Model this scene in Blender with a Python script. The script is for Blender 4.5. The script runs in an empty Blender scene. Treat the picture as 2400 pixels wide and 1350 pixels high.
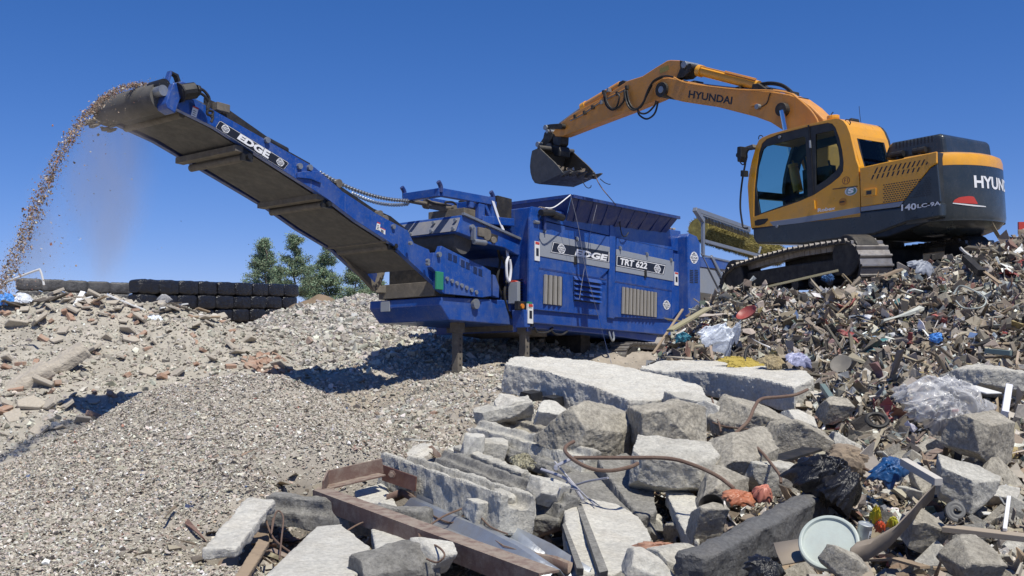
import bpy, bmesh, math, random
import numpy as np
from mathutils import Vector, Matrix, noise as mnoise
from mathutils.geometry import tessellate_polygon
# ---------------------------------------------------------------- camera, sky, sun, exposure
SC = bpy.context.scene
COL = SC.collection
F = 2400.0; HY = 760.0; CAMP = np.array([0, 0, 3.0]); PITCH = math.atan((HY - 675) / F)
cam_d = bpy.data.cameras.new("camera"); cam = bpy.data.objects.new("camera", cam_d); COL.objects.link(cam)
cam_d.sensor_width = 36; cam_d.lens = 36.0; cam_d.clip_start = 0.05; cam_d.clip_end = 3000
cam.location = tuple(CAMP); cam.rotation_euler = (math.pi / 2 + PITCH, 0, 0)
SC.camera = cam
SUN_EL = math.radians(63); SUN_AZ = (0.53, -0.848)      # horizontal direction towards the sun (x, y)
W = bpy.data.worlds.new("World"); SC.world = W; W.use_nodes = True
wn = W.node_tree.nodes; wl = W.node_tree.links
sky = wn.new("ShaderNodeTexSky"); sky.sky_type = 'NISHITA'; sky.sun_disc = False
sky.sun_elevation = SUN_EL; sky.sun_rotation = math.atan2(SUN_AZ[0], SUN_AZ[1])
sky.altitude = 1200; sky.air_density = 1.0; sky.dust_density = 0.3; sky.ozone_density = 5.0
hs = wn.new("ShaderNodeHueSaturation"); hs.inputs['Saturation'].default_value = 1.27
stc = wn.new("ShaderNodeTexCoord"); smp = wn.new("ShaderNodeMapping"); smp.inputs['Location'].default_value = (0, 0, .045); smp.inputs['Scale'].default_value = (1, 1, 1.0)
wl.new(stc.outputs['Generated'], smp.inputs['Vector']); wl.new(smp.outputs[0], sky.inputs[0])
wl.new(sky.outputs[0], hs.inputs['Color'])
stn = wn.new("ShaderNodeMix"); stn.data_type = 'RGBA'; stn.blend_type = 'MULTIPLY'; stn.inputs[0].default_value = 1.0; stn.inputs[7].default_value = (1.16, .91, 1.11, 1)
wl.new(hs.outputs[0], stn.inputs[6]); wl.new(stn.outputs[2], wn["Background"].inputs[0])
wn["Background"].inputs[1].default_value = 0.098
sd = bpy.data.lights.new("sun", 'SUN'); sd.energy = 4.9; sd.angle = math.radians(0.53); sd.color = (1, 0.958, 0.85)
sun = bpy.data.objects.new("sun", sd); COL.objects.link(sun)
_s = Vector((SUN_AZ[0] * math.cos(SUN_EL), SUN_AZ[1] * math.cos(SUN_EL), math.sin(SUN_EL)))
sun.rotation_euler = _s.to_track_quat('Z', 'Y').to_euler(); sun.location = (10, -10, 30)
SC.view_settings.view_transform = 'Standard'; SC.view_settings.look = 'None'
SC.view_settings.exposure = 0.14; SC.view_settings.gamma = 1.0
SC.cycles.max_bounces = 6; SC.cycles.transparent_max_bounces = 12; SC.cycles.volume_bounces = 0
RND = random.Random(7)
# ---------------------------------------------------------------- geometry of the picture
def ray(px, py):
    r = (px - 1200) / F; u = -(py - 675) / F
    return np.array([r, math.cos(PITCH) - math.sin(PITCH) * u, math.sin(PITCH) + math.cos(PITCH) * u])
def at(px, py, D):
    d = ray(px, py); return CAMP + d * (D / d[1])
def nrm(v): return np.asarray(v, float) / np.linalg.norm(v)
class Fr:
    """a machine's own frame: origin and three axes"""
    def __init__(s, O, X, Y, Z): s.O, s.A = np.array(O, float), [np.array(X), np.array(Y), np.array(Z)]
    def on(s, px, py, ax, val):
        d = ray(px, py); n = s.A[ax]; t = (val - (CAMP - s.O) @ n) / (d @ n)
        P = CAMP + d * t - s.O
        return np.array([P @ a for a in s.A])
    def w(s, l): return s.O + s.A[0] * l[0] + s.A[1] * l[1] + s.A[2] * l[2]
    def loc(s, P): return np.array([(np.array(P) - s.O) @ a for a in s.A])
    def mat(s): return Matrix([[s.A[j][i] for j in range(3)] + [s.O[i]] for i in range(3)] + [[0, 0, 0, 1]])
    def pp(s, pts, y): return [(lambda q: (q[0], q[2]))(s.on(a, b, 1, y)) for a, b in pts]
def Z1(x, y): return (x / 3, 100 + y / 3)
def Z2_(x, y): return (700 + x / 3.993, 400 + y / 3.993)
def Z2b(x, y): return (860 + x / 6, 560 + y / 6)
def Z3(x, y): return (1150 + x / 2.934, 440 + y / 2.934)
def Z4(x, y): return (1200 + x / 3.139, 100 + y / 3.139)
def Z5(x, y): return (1650 + x / 2.812, 200 + y / 2.812)
def Z6(x, y): return (1720 + x / 3.97, 260 + y / 3.97)
def ZG(x, y): return (930 + x / 7.258, 420 + y / 7.258)
def ZB(x, y): return (1230 + x / 7.105, 270 + y / 7.105)
def ZT(x, y): return (1660 + x / 3.243, 520 + y / 3.243)
def ZR(x, y): return (1590 + x / 6.429, 470 + y / 6.429)
# ---------------------------------------------------------------- materials
_M = {}
def mat(name, col, rough=0.6, metal=0.0, dirt=0.0, dirtcol=(.33, .29, .24), scale=3.0, bump=0.0, bscale=40.0, var=0.0,
        spec=0.5, coat=0.0, up=0.0, streak=0.0, col2=None, split=0.5, attr=None, pores=0.0, speck=0.0):
    if name in _M: return _M[name]
    m = bpy.data.materials.new(name); m.use_nodes = True; _M[name] = m
    nt = m.node_tree; N = nt.nodes; L = nt.links; b = N["Principled BSDF"]
    b.inputs['Roughness'].default_value = rough; b.inputs['Metallic'].default_value = metal
    b.inputs['Specular IOR Level'].default_value = spec
    if coat: b.inputs['Coat Weight'].default_value = coat; b.inputs['Coat Roughness'].default_value = 0.15
    tc = N.new("ShaderNodeTexCoord"); oi = N.new("ShaderNodeObjectInfo")
    off = N.new("ShaderNodeVectorMath"); off.operation = 'ADD'
    sc_ = N.new("ShaderNodeVectorMath"); sc_.operation = 'SCALE'; sc_.inputs[0].default_value = (13.1, 7.7, 5.3)
    L.new(oi.outputs['Random'], sc_.inputs['Scale']); L.new(tc.outputs['Object'], off.inputs[0]); L.new(sc_.outputs[0], off.inputs[1])
    V = off.outputs[0]
    def noise(s, det=6, r=0.6, vec=None):
        n = N.new("ShaderNodeTexNoise"); n.inputs['Scale'].default_value = s; n.inputs['Detail'].default_value = det
        n.inputs['Roughness'].default_value = r; L.new(vec or V, n.inputs['Vector']); return n.outputs['Fac']
    def mix(a, bcol, fac, bt='MIX'):
        x = N.new("ShaderNodeMix"); x.data_type = 'RGBA'; x.blend_type = bt
        if isinstance(a, tuple): x.inputs[6].default_value = (*a, 1)
        else: L.new(a, x.inputs[6])
        if isinstance(bcol, tuple): x.inputs[7].default_value = (*bcol, 1)
        else: L.new(bcol, x.inputs[7])
        if isinstance(fac, (int, float)): x.inputs[0].default_value = fac
        else: L.new(fac, x.inputs[0])
        return x.outputs[2]
    def ramp(f, lo, hi, amt):
        r = N.new("ShaderNodeMapRange"); r.inputs['From Min'].default_value = lo; r.inputs['From Max'].default_value = hi
        r.inputs['To Max'].default_value = amt; L.new(f, r.inputs['Value']); return r.outputs[0]
    c = tuple(col)
    if attr:
        a = N.new("ShaderNodeAttribute"); a.attribute_name = attr; c = a.outputs['Color']
    if var:
        lo = 1 - var
        r = N.new("ShaderNodeMapRange"); r.inputs['From Min'].default_value = .3; r.inputs['From Max'].default_value = .7
        r.inputs['To Min'].default_value = lo; r.inputs['To Max'].default_value = 1 + var * .6; L.new(noise(scale * 1.7), r.inputs['Value'])
        g = N.new("ShaderNodeCombineColor")
        for k in range(3): L.new(r.outputs[0], g.inputs[k])
        c = mix(c, g.outputs[0], 1.0, 'MULTIPLY')
    if col2: c = mix(c, tuple(col2), ramp(noise(scale * .8, 8, .7), split, split + .09, 1.0))
    if dirt: c = mix(c, tuple(dirtcol), ramp(noise(scale, 9, .72), .45, .75, dirt))
    if speck: c = mix(c, tuple(dirtcol), ramp(noise(26, 5, .65), .56, .64, speck)); c = mix(c, tuple(dirtcol), ramp(noise(.9, 6, .75), .50, .66, speck * .8))
    if streak:
        mp = N.new("ShaderNodeMapping"); mp.inputs['Scale'].default_value = (9, 9, .6); L.new(V, mp.inputs['Vector'])
        c = mix(c, tuple(dirtcol), ramp(noise(2.0, 6, .7, mp.outputs[0]), .57, .75, streak))
    if up:
        ge = N.new("ShaderNodeNewGeometry"); sx = N.new("ShaderNodeSeparateXYZ"); L.new(ge.outputs['Normal'], sx.inputs[0])
        mm = N.new("ShaderNodeMath"); mm.operation = 'MULTIPLY'
        L.new(ramp(sx.outputs[2], .55, .95, up), mm.inputs[0]); L.new(ramp(noise(scale * 2), .3, .6, 1.0), mm.inputs[1])
        c = mix(c, tuple(dirtcol), mm.outputs[0])
    if pores:
        r = N.new("ShaderNodeMapRange"); r.inputs['From Min'].default_value = .36; r.inputs['From Max'].default_value = .62
        r.inputs['To Min'].default_value = 1 - pores; r.inputs['To Max'].default_value = 1 + pores * .25; L.new(noise(38, 7, .75), r.inputs['Value'])
        g = N.new("ShaderNodeCombineColor")
        for k in range(3): L.new(r.outputs[0], g.inputs[k])
        c = mix(c, g.outputs[0], 1.0, 'MULTIPLY')
    if isinstance(c, tuple): b.inputs['Base Color'].default_value = (*c, 1)
    else: L.new(c, b.inputs['Base Color'])
    if dirt or var:
        r = N.new("ShaderNodeMapRange"); r.inputs['From Min'].default_value = .35; r.inputs['From Max'].default_value = .7
        r.inputs['To Min'].default_value = rough * .85; r.inputs['To Max'].default_value = min(1, rough * 1.35); L.new(noise(scale * 2.3), r.inputs['Value'])
        L.new(r.outputs[0], b.inputs['Roughness'])
    if pores:
        b1 = N.new("ShaderNodeBump"); b1.inputs['Strength'].default_value = 1.0; b1.inputs['Distance'].default_value = bump or .01; L.new(noise(bscale, 8, .72), b1.inputs['Height'])
        b2 = N.new("ShaderNodeBump"); b2.inputs['Strength'].default_value = 1.0; b2.inputs['Distance'].default_value = .006; L.new(noise(70, 6, .8), b2.inputs['Height'])
        L.new(b1.outputs[0], b2.inputs['Normal']); L.new(b2.outputs[0], b.inputs['Normal'])
    elif bump:
        bn = N.new("ShaderNodeBump"); bn.inputs['Strength'].default_value = 1.0; bn.inputs['Distance'].default_value = bump
        L.new(noise(bscale, 8, .68), bn.inputs['Height']); L.new(bn.outputs[0], b.inputs['Normal'])
    return m
blue = mat("blue_paint", (.005, .057, .29), .34, dirt=.34, dirtcol=(.17, .19, .25), scale=2.2, bump=.0015, bscale=9, coat=.2, up=.8, streak=.45, var=.12, speck=.32)
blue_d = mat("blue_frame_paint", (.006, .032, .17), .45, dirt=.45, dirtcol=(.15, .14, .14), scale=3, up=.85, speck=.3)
silver = mat("silver_panel", (.27, .29, .32), .5, dirt=.25, dirtcol=(.2, .2, .2), scale=3, streak=.2)
black = mat("black_paint", (.012, .012, .013), .5, dirt=.25, dirtcol=(.08, .075, .07), scale=5)
decalblk = mat("decal_black", (.015, .015, .018), .4)
white = mat("white_lettering", (.78, .78, .78), .5)
yel = mat("machine_yellow", (.76, .345, .016), .32, dirt=.22, dirtcol=(.34, .24, .13), scale=2.5, coat=.3, var=.08, up=.4, speck=.16, streak=.15)
boomy = mat("boom_orange", (.62, .265, .045), .48, dirt=.4, dirtcol=(.30, .20, .13), scale=2.5, streak=.35, up=.4, speck=.3, var=.1)
char = mat("charcoal_paint", (.022, .030, .034), .3, dirt=.3, dirtcol=(.10, .095, .085), scale=2.5, coat=.3, speck=.22, streak=.2)
char2 = mat("charcoal_paint_rough", (.02, .024, .027), .55, dirt=.35, dirtcol=(.09, .085, .08), scale=3)
greys = mat("grey_stripe", (.22, .25, .30), .45)
steel = mat("worn_steel", (.20, .20, .205), .5, .6, dirt=.7, dirtcol=(.13, .105, .08), scale=5, bump=.004, bscale=14)
bucketm = mat("bucket_steel", (.085, .082, .078), .55, .3, dirt=.7, dirtcol=(.15, .135, .115), scale=5, bump=.004, bscale=14, up=.5)
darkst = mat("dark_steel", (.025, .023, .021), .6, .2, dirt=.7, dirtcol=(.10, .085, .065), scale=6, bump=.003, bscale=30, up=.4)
shoe_d = mat("track_side_dirt_and_shade", (.035, .030, .026), .85, dirt=.7, dirtcol=(.09, .075, .058), scale=6, bump=.004, bscale=30)  # link sides: dirt, plus the shade on them painted into the dark tone
shoe = mat("track_shoe_steel", (.30, .28, .26), .45, .5, dirt=.8, dirtcol=(.16, .135, .11), scale=7, bump=.003, bscale=40)
chrome = mat("chrome_rod", (.65, .68, .70), .15, 1.0)
rubber = mat("black_rubber", (.012, .012, .012), .6, dirt=.3, dirtcol=(.12, .1, .085), scale=8)
beltm = mat("belt_rubber", (.085, .082, .078), .85, dirt=.7, dirtcol=(.16, .148, .13), scale=4, bump=.003, bscale=50)
dustst = mat("dusty_steel", (.13, .115, .095), .75, .1, dirt=.8, dirtcol=(.24, .205, .16), scale=6, bump=.004, bscale=30)
filterm = mat("filter_panel", (.33, .31, .28), .8, dirt=.5, dirtcol=(.22, .2, .17), scale=5)
redp = mat("red_plastic", (.5, .05, .03), .4); greenp = mat("green_plastic", (.03, .22, .12), .4)
whitep = mat("white_plastic", (.72, .72, .70), .35, dirt=.2, scale=6)
tyellow = mat("trommel_bristle", (.24, .20, .055), .9, var=.5, scale=6, dirt=.6, dirtcol=(.11, .085, .04))
galv = mat("galvanised_steel", (.30, .32, .34), .45, .6, dirt=.5, dirtcol=(.2, .18, .15), scale=6)
conc = mat("concrete", (.52, .50, .44), .9, pores=.33, dirt=.5, dirtcol=(.33, .29, .23), scale=3.5, bump=.02, bscale=9, var=.2)
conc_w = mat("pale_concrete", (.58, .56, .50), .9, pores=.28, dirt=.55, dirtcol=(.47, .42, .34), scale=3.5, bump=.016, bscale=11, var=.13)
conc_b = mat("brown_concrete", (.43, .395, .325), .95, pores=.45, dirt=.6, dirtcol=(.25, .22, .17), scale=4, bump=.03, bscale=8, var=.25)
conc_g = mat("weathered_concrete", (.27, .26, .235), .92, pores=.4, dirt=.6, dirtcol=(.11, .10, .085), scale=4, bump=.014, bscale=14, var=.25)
rust = mat("rusty_steel", (.16, .10, .08), .85, .1, dirt=.85, dirtcol=(.30, .25, .20), scale=9, bump=.003, bscale=50, up=.8)
rebar_m = mat("rebar_rust", (.15, .095, .07), .75, .2, dirt=.6, dirtcol=(.22, .165, .12), scale=12, bump=.004, bscale=120)
wire_m = mat("pale_wire", (.38, .38, .42), .5, .4)
wood = mat("weathered_wood", (.30, .225, .15), .85, dirt=.5, dirtcol=(.13, .1, .07), scale=5, bump=.003, bscale=25, streak=.6)
brick = mat("red_brick", (.33, .205, .145), .9, dirt=.9, dirtcol=(.38, .33, .27), scale=9, bump=.008, bscale=30)
bagm = mat("black_plastic_film", (.010, .010, .012), .28, dirt=.25, dirtcol=(.1, .09, .08), scale=4, bump=.02, bscale=6)
sheetm = mat("zinc_sheet", (.33, .36, .40), .4, .5, dirt=.7, dirtcol=(.26, .22, .17), scale=3, bump=.006, bscale=9)
def glassmat(name, tint, gl=.06):
    m = bpy.data.materials.new(name); m.use_nodes = True; nt = m.node_tree; nt.nodes.clear()
    o = nt.nodes.new("ShaderNodeOutputMaterial"); t = nt.nodes.new("ShaderNodeBsdfTransparent"); t.inputs[0].default_value = (*tint, 1)
    g = nt.nodes.new("ShaderNodeBsdfGlossy"); g.inputs['Roughness'].default_value = .03
    x = nt.nodes.new("ShaderNodeMixShader"); lw = nt.nodes.new("ShaderNodeFresnel"); lw.inputs[0].default_value = 1.25
    nt.links.new(lw.outputs[0], x.inputs[0]); nt.links.new(t.outputs[0], x.inputs[1]); nt.links.new(g.outputs[0], x.inputs[2])
    nt.links.new(x.outputs[0], o.inputs[0]); return m
glass = glassmat("tinted_glass", (.62, .78, .74))
film = mat("clear_film", (.72, .72, .73), .2); film.node_tree.nodes["Principled BSDF"].inputs['Alpha'].default_value = .38
# ---------------------------------------------------------------- mesh builder
class MB:
    def __init__(s): s.v = []; s.f = []; s.mi = []; s.m = 0
    def add(s, v, f):
        o = len(s.v); s.v += [tuple(map(float, p)) for p in v]; s.f += [tuple(i + o for i in q) for q in f]; s.mi += [s.m] * len(f); return s
    def prism(s, p2, y0, y1, holes=None, axis=1):
        """polygon in the (x,z) plane (axis 1), extruded from y0 to y1"""
        def P(q, y):
            if axis == 1: return (q[0], y, q[1])
            if axis == 0: return (y, q[0], q[1])
            return (q[0], q[1], y)
        loops = [list(p2)] + [list(h) for h in (holes or [])]
        flat = [q for l in loops for q in l]; n = len(flat)
        v = [P(q, y0) for q in flat] + [P(q, y1) for q in flat]; f = []
        if holes:
            tri = tessellate_polygon([[Vector((q[0], q[1], 0)) for q in l] for l in loops])
            for t in tri: f.append(tuple(t)); f.append(tuple(n + i for i in reversed(t)))
        else:
            f.append(tuple(range(n))); f.append(tuple(reversed(range(n, 2 * n))))
        k = 0
        for l in loops:
            m = len(l)
            for i in range(m):
                a = k + i; b = k + (i + 1) % m; f.append((a, b, n + b, n + a))
            k += m
        return s.add(v, f)
    def box(s, x0, x1, y0, y1, z0, z1): return s.prism([(x0, z0), (x1, z0), (x1, z1), (x0, z1)], y0, y1)
    def hexa(s, c):  # 8 corners: 4 bottom, 4 top, same order
        return s.add(c, [(3, 2, 1, 0), (4, 5, 6, 7), (0, 1, 5, 4), (1, 2, 6, 5), (2, 3, 7, 6), (3, 0, 4, 7)])
    def tube(s, a, b, r, n=14, r2=None, cap=True):
        a = np.array(a, float); b = np.array(b, float); d = nrm(b - a)
        u = nrm(np.cross(d, (0, 0, 1) if abs(d[2]) < .9 else (1, 0, 0))); w = np.cross(d, u); r2 = r if r2 is None else r2
        v = [a + r * (math.cos(t) * u + math.sin(t) * w) for t in np.linspace(0, 2 * math.pi, n, False)]
        v += [b + r2 * (math.cos(t) * u + math.sin(t) * w) for t in np.linspace(0, 2 * math.pi, n, False)]
        f = [(i, (i + 1) % n, n + (i + 1) % n, n + i) for i in range(n)]
        if cap: f += [tuple(reversed(range(n))), tuple(range(n, 2 * n))]
        return s.add(v, f)
    def path(s, pts, r, n=8, smooth=4, ribs=False):
        P = [np.array(p, float) for p in pts]
        if smooth and len(P) > 2:
            Q = []
            for i in range(len(P) - 1):
                p0 = P[max(i - 1, 0)]; p1 = P[i]; p2 = P[i + 1]; p3 = P[min(i + 2, len(P) - 1)]
                for k in range(smooth):
                    t = k / smooth
                    Q.append(.5 * ((2 * p1) + (-p0 + p2) * t + (2 * p0 - 5 * p1 + 4 * p2 - p3) * t * t + (-p0 + 3 * p1 - 3 * p2 + p3) * t ** 3))
            Q.append(P[-1]); P = Q
        v = []; f = []; u = None
        for i, p in enumerate(P):
            d = nrm(P[min(i + 1, len(P) - 1)] - P[max(i - 1, 0)])
            if u is None: u = nrm(np.cross(d, (0, 0, 1) if abs(d[2]) < .9 else (1, 0, 0)))
            u = nrm(u - (u @ d) * d); w = np.cross(d, u); rr = r
            v += [p + rr * (math.cos(t) * u + math.sin(t) * w) for t in np.linspace(0, 2 * math.pi, n, False)]
        for i in range(len(P) - 1):
            for k in range(n): f.append((i * n + k, i * n + (k + 1) % n, (i + 1) * n + (k + 1) % n, (i + 1) * n + k))
        f += [tuple(reversed(range(n))), tuple(range((len(P) - 1) * n, len(P) * n))]
        return s.add(v, f)
    def beam(s, a, b, w, h, up=(0, 0, 1)):
        a = np.array(a, float); b = np.array(b, float); d = nrm(b - a); side = nrm(np.cross(d, up)); u = np.cross(side, d)
        c = []
        for p in (a, b):
            c.append([p + side * (i * w / 2) + u * (j * h / 2) for i, j in ((-1, -1), (1, -1), (1, 1), (-1, 1))])
        return s.add(c[0] + c[1], [(0, 1, 2, 3), (7, 6, 5, 4), (0, 4, 5, 1), (1, 5, 6, 2), (2, 6, 7, 3), (3, 7, 4, 0)])
    def build(s, name, mats, parent=None, bev=0.0, smooth=False, seg=2):
        me = bpy.data.meshes.new(name); me.from_pydata(s.v, [], s.f)
        if not isinstance(mats, (list, tuple)): mats = [mats]
        for m in mats: me.materials.append(m)
        me.polygons.foreach_set('material_index', s.mi); me.shade_flat()
        bm = bmesh.new(); bm.from_mesh(me); bmesh.ops.recalc_face_normals(bm, faces=bm.faces)
        bm.to_mesh(me); bm.free()
        if smooth: me.shade_smooth(); me.set_sharp_from_angle(angle=math.radians(38))
        me.update()
        o = bpy.data.objects.new(name, me); COL.objects.link(o)
        if parent: o.parent = parent
        if bev:
            b = o.modifiers.new("bevel", 'BEVEL'); b.width = bev; b.segments = seg; b.limit_method = 'ANGLE'; b.angle_limit = math.radians(35)
            b.harden_normals = False
        return o
def tag(o, label=None, cat=None, group=None, kind=None):
    if label: o['label'] = label
    if cat: o['category'] = cat
    if group: o['group'] = group
    if kind: o['kind'] = kind
    return o
def empty(name, M, label, cat, group=None):
    o = bpy.data.objects.new(name, None); COL.objects.link(o); o.matrix_world = M; o.empty_display_size = .3
    return tag(o, label, cat, group)
def copy_tree(o, parent=None):
    c = o.copy(); COL.objects.link(c); c.parent = parent
    for ch in [x for x in COL.objects if x.parent == o]: copy_tree(ch, c)
    return c
_tx = {}
def text2d(s, bold=.02, shear=0.0):
    k = (s, bold, shear)
    if k in _tx: return _tx[k]
    cu = bpy.data.curves.new("t", 'FONT'); cu.body = s; cu.offset = bold; cu.shear = shear; cu.resolution_u = 3
    o = bpy.data.objects.new("t", cu); COL.objects.link(o)
    dg = bpy.context.evaluated_depsgraph_get(); dg.update(); me = o.evaluated_get(dg).to_mesh()
    v = np.array([tuple(p.co) for p in me.vertices])[:, :2]; f = [tuple(p.vertices) for p in me.polygons]
    bpy.data.objects.remove(o)
    v = (v - v.min(0)) / (v.max(0) - v.min(0)); _tx[k] = (v, f); return v, f
def text(mb, s, fr, quad, y, bold=.02, shear=0.0, fn=None):
    """letters mapped between four corner points TL TR BR BL of the photograph, on the frame's plane y"""
    v, f = text2d(s, bold, shear); q = [np.array(p, float) for p in quad]; out = []
    for a, b in v:
        p = (1 - a) * (1 - b) * q[3] + a * (1 - b) * q[2] + a * b * q[1] + (1 - a) * b * q[0]
        out.append(fn(p) if fn else fr.on(p[0], p[1], 1, y))
    return mb.add(out, f)
def emblem(fr, c, rx, ry, y, out, parent, slope=0.0, name='emblem'):
    """round white globe mark with dark grid and a white lettered band"""
    mb = MB(); n = 28
    def P(a, b, k=0): q = fr.on(c[0] + a * rx, c[1] - b * ry + slope * a * rx, 1, y + out * k); return q
    mb.m = 0; mb.add([P(math.cos(t), math.sin(t), 1) for t in np.linspace(0, 2 * math.pi, n, False)], [tuple(range(n))])
    mb.m = 1
    for s in (-1, 1):
        for k in range(4):
            a0 = -.72 + k * .38; a1 = a0 + .29
            for b0, b1 in ((.34, .56), (.62, .86)):
                w = math.sqrt(1 - b1 * b1) * .98
                if max(abs(a0), abs(a1)) * 1.1 < w * 1.25:
                    mb.add([P(a, s * b, 2) for a, b in ((a0 * .9, b0), (a1 * .9, b0), (a1 * .9 * (.8 if b1 > .7 else 1), b1), (a0 * .9 * (.8 if b1 > .7 else 1), b1))], [(0, 1, 2, 3)])
    mb.m = 0; mb.add([P(a, b, 3) for a, b in ((-1.12, -.27), (1.12, -.27), (1.12, .27), (-1.12, .27))], [(0, 1, 2, 3)])
    mb.m = 1
    v, f = text2d("EDGE", .03)
    mb.add([P(-.95 + 1.9 * a, -.19 + .38 * b, 4) for a, b in v], f)
    return mb.build(name, [white, decalblk], parent)
# ---------------------------------------------------------------- terrain: one sheet from surveyed heights
# tags: g shredded gravel pile, s brick rubble slope, m crushed grey mound, w mixed waste heap, f foreground rubble, d dusty yard
CTRL = []
def V(t, *pts):
    for px, py, D in pts: p = at(px, py, D); CTRL.append((p[0], p[1], p[2], t))
def Hd(t, *pts):
    for px, D, z in pts: CTRL.append(((px - 1200) / F * D, D, z, t))
V('g', (-200, 1350, 5.6), (0, 1350, 5.5), (300, 1350, 5.4), (600, 1350, 5.3), (0, 1230, 7.2), (300, 1180, 7.0), (600, 1150, 7.0), (830, 1100, 7.9),
  (0, 1115, 10.0), (139, 1055, 10.4), (245, 982, 10.9), (345, 922, 11.3), (450, 902, 11.7), (560, 884, 11.9), (680, 887, 11.9), (760, 928, 11.6),
  (850, 985, 11.1), (950, 1018, 10.4), (1060, 1022, 9.8), (400, 1040, 9.0), (650, 1010, 9.2), (850, 1060, 8.6), (250, 1080, 8.9), (200, 1150, 8.0), (-200, 1200, 9.5))
V('s', (0, 1062, 15.0), (100, 1015, 16), (200, 985, 16.6), (-200, 1060, 15))
Hd('s', (300, 16.8, 1.42), (420, 18, 1.45), (560, 18.6, 1.5), (660, 18.8, 1.6), (420, 16, 1.4), (560, 16, 1.4))
Hd('g', (0, 12.2, 1.25), (200, 13.2, 1.35), (400, 14, 1.4), (600, 14.4, 1.4), (700, 14.2, 1.45), (-200, 12, 1.2))
Hd('d', (780, 14.6, 1.45), (900, 13.4, 1.5), (1000, 12.4, 1.5), (1120, 12, 1.55), (1200, 12.4, 1.65))
V('s', (0, 880, 18.5), (200, 900, 18.2), (380, 850, 20.6), (560, 850, 20.6), (0, 800, 20.6), (300, 790, 21.2), (540, 800, 21.8), (-200, 800, 20),
  (0, 702, 22), (150, 699, 22.3), (300, 704, 22.8), (420, 718, 23.4), (510, 747, 23.2), (590, 802, 22.2), (680, 870, 20.2), (-200, 692, 22), (-600, 690, 22))
Hd('s', (0, 25, 2.6), (300, 26, 2.5), (500, 26, 2.3), (-300, 25, 2.6))
V('m', (570, 790, 27), (650, 728, 28.5), (715, 742, 28), (760, 715, 29.5), (845, 690, 30.5), (905, 708, 30), (1000, 745, 28), (1100, 775, 26.5), (700, 800, 23.5),
  (780, 800, 23), (900, 770, 24.5), (760, 868, 21.2), (880, 850, 21.6), (1000, 830, 22), (1100, 805, 23.5), (1250, 785, 25.5), (1400, 795, 26))
Hd('d', (850, 16.2, 1.40), (780, 16.2, 1.40), (930, 16.6, 1.45))
V('d', (730, 912, 19.2), (820, 966, 18.6), (870, 966, 18.8), (900, 950, 19.1), (960, 925, 19.1), (1000, 905, 19.2), (1072, 887, 19.1), (1150, 880, 19.4), (1000, 975, 14.6), (1100, 960, 14.4), (1200, 905, 16.5))
Hd('d', (1420, 18.5, 1.72), (1500, 18.5, 1.74), (1480, 20.5, 1.72), (1450, 22, 1.85), (1350, 20, 1.8), (1560, 20.5, 1.8))
Hd('d', (1400, 13, 1.85), (1480, 14, 1.95), (1300, 13, 1.8), (1500, 16, 2.0), (1300, 16, 2.0), (1450, 17, 2.05), (1300, 21, 1.95), (1650, 22.5, 2.2), (1600, 25, 2.2), (1500, 28, 2.3), (1900, 28, 2.3))
Hd('m', (840, 34, 2.4), (650, 32, 2.3), (1000, 33, 2.4))
for px in (-900, 0, 700, 1200, 1800, 2600): Hd('d', (px, 42, 2.3), (px, 60, 2.3), (px, 120, 2.3))
Hd('d', (300, 32, 2.3), (-300, 30, 2.3), (100, 28, 2.4), (500, 29, 2.3))
# mixed waste heap
V('w', (1515, 850, 12.2), (1560, 800, 12.8), (1600, 745, 13.6), (1640, 712, 14.2), (1700, 686, 14.9), (1800, 672, 14.9), (1920, 660, 14.3), (2020, 645, 13.7),
  (2120, 628, 13.6), (2220, 588, 14.0), (2320, 556, 14.5), (2400, 534, 14.8), (2700, 510, 15), (1560, 862, 12.2), (1700, 780, 12.8), (1700, 858, 11.9), (1900, 760, 12.4), (1850, 852, 11.6),
  (2150, 730, 12.0), (2400, 700, 12.2), (2000, 880, 9.9), (2200, 830, 10.4), (2400, 830, 10.2), (2700, 800, 10.4), (2050, 960, 8.8), (2300, 950, 8.6))
Hd('w', (1700, 17.2, 3.02), (1800, 17, 3.2), (1850, 15.4, 3.32), (2000, 17, 3.28), (1950, 15.5, 3.3), (2150, 15.6, 3.5), (2300, 17, 3.75), (2100, 20, 3.3), (1750, 19.8, 2.9), (1640, 17, 2.4), (1560, 15.4, 2.15),
   (1900, 23, 2.6), (2300, 23, 3.0), (2700, 18, 3.6), (2700, 24, 2.6))
# foreground rubble bed, lower than the blocks that lie on it
V('f', (700, 1275, 6.5), (770, 1200, 7.2), (890, 1160, 7.7))
V('f', (1950, 1050, 7.4), (2200, 1070, 7.0), (2450, 1050, 7.2), (1800, 1000, 8.3), (2000, 1180, 5.9), (2300, 1180, 5.8), (2450, 1350, 4.6), (2100, 1350, 4.6), (1800, 1350, 4.8),
  (1500, 1380, 5.2), (1250, 1400, 5.4), (1000, 1400, 5.6), (800, 1390, 5.5), (1650, 1200, 6.2), (1450, 1190, 6.6), (1300, 1120, 7.4), (1100, 1140, 7.4), (950, 1200, 6.8), (800, 1280, 6.0),
  (1250, 1020, 9.0), (1450, 1010, 9.4), (1650, 1000, 9.6), (1400, 960, 10.6), (1600, 940, 11.0), (1750, 1010, 9), (1130, 1030, 9.3), (1850, 940, 10))
Hd('f', (600, 3.5, 1.4), (1200, 3.5, 1.6), (1800, 3.5, 1.75), (2400, 3.5, 1.9), (0, 3.5, 1.4), (1200, 0.5, 1.5), (-3000, 2, 1.5), (6000, 2, 1.9))
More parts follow.
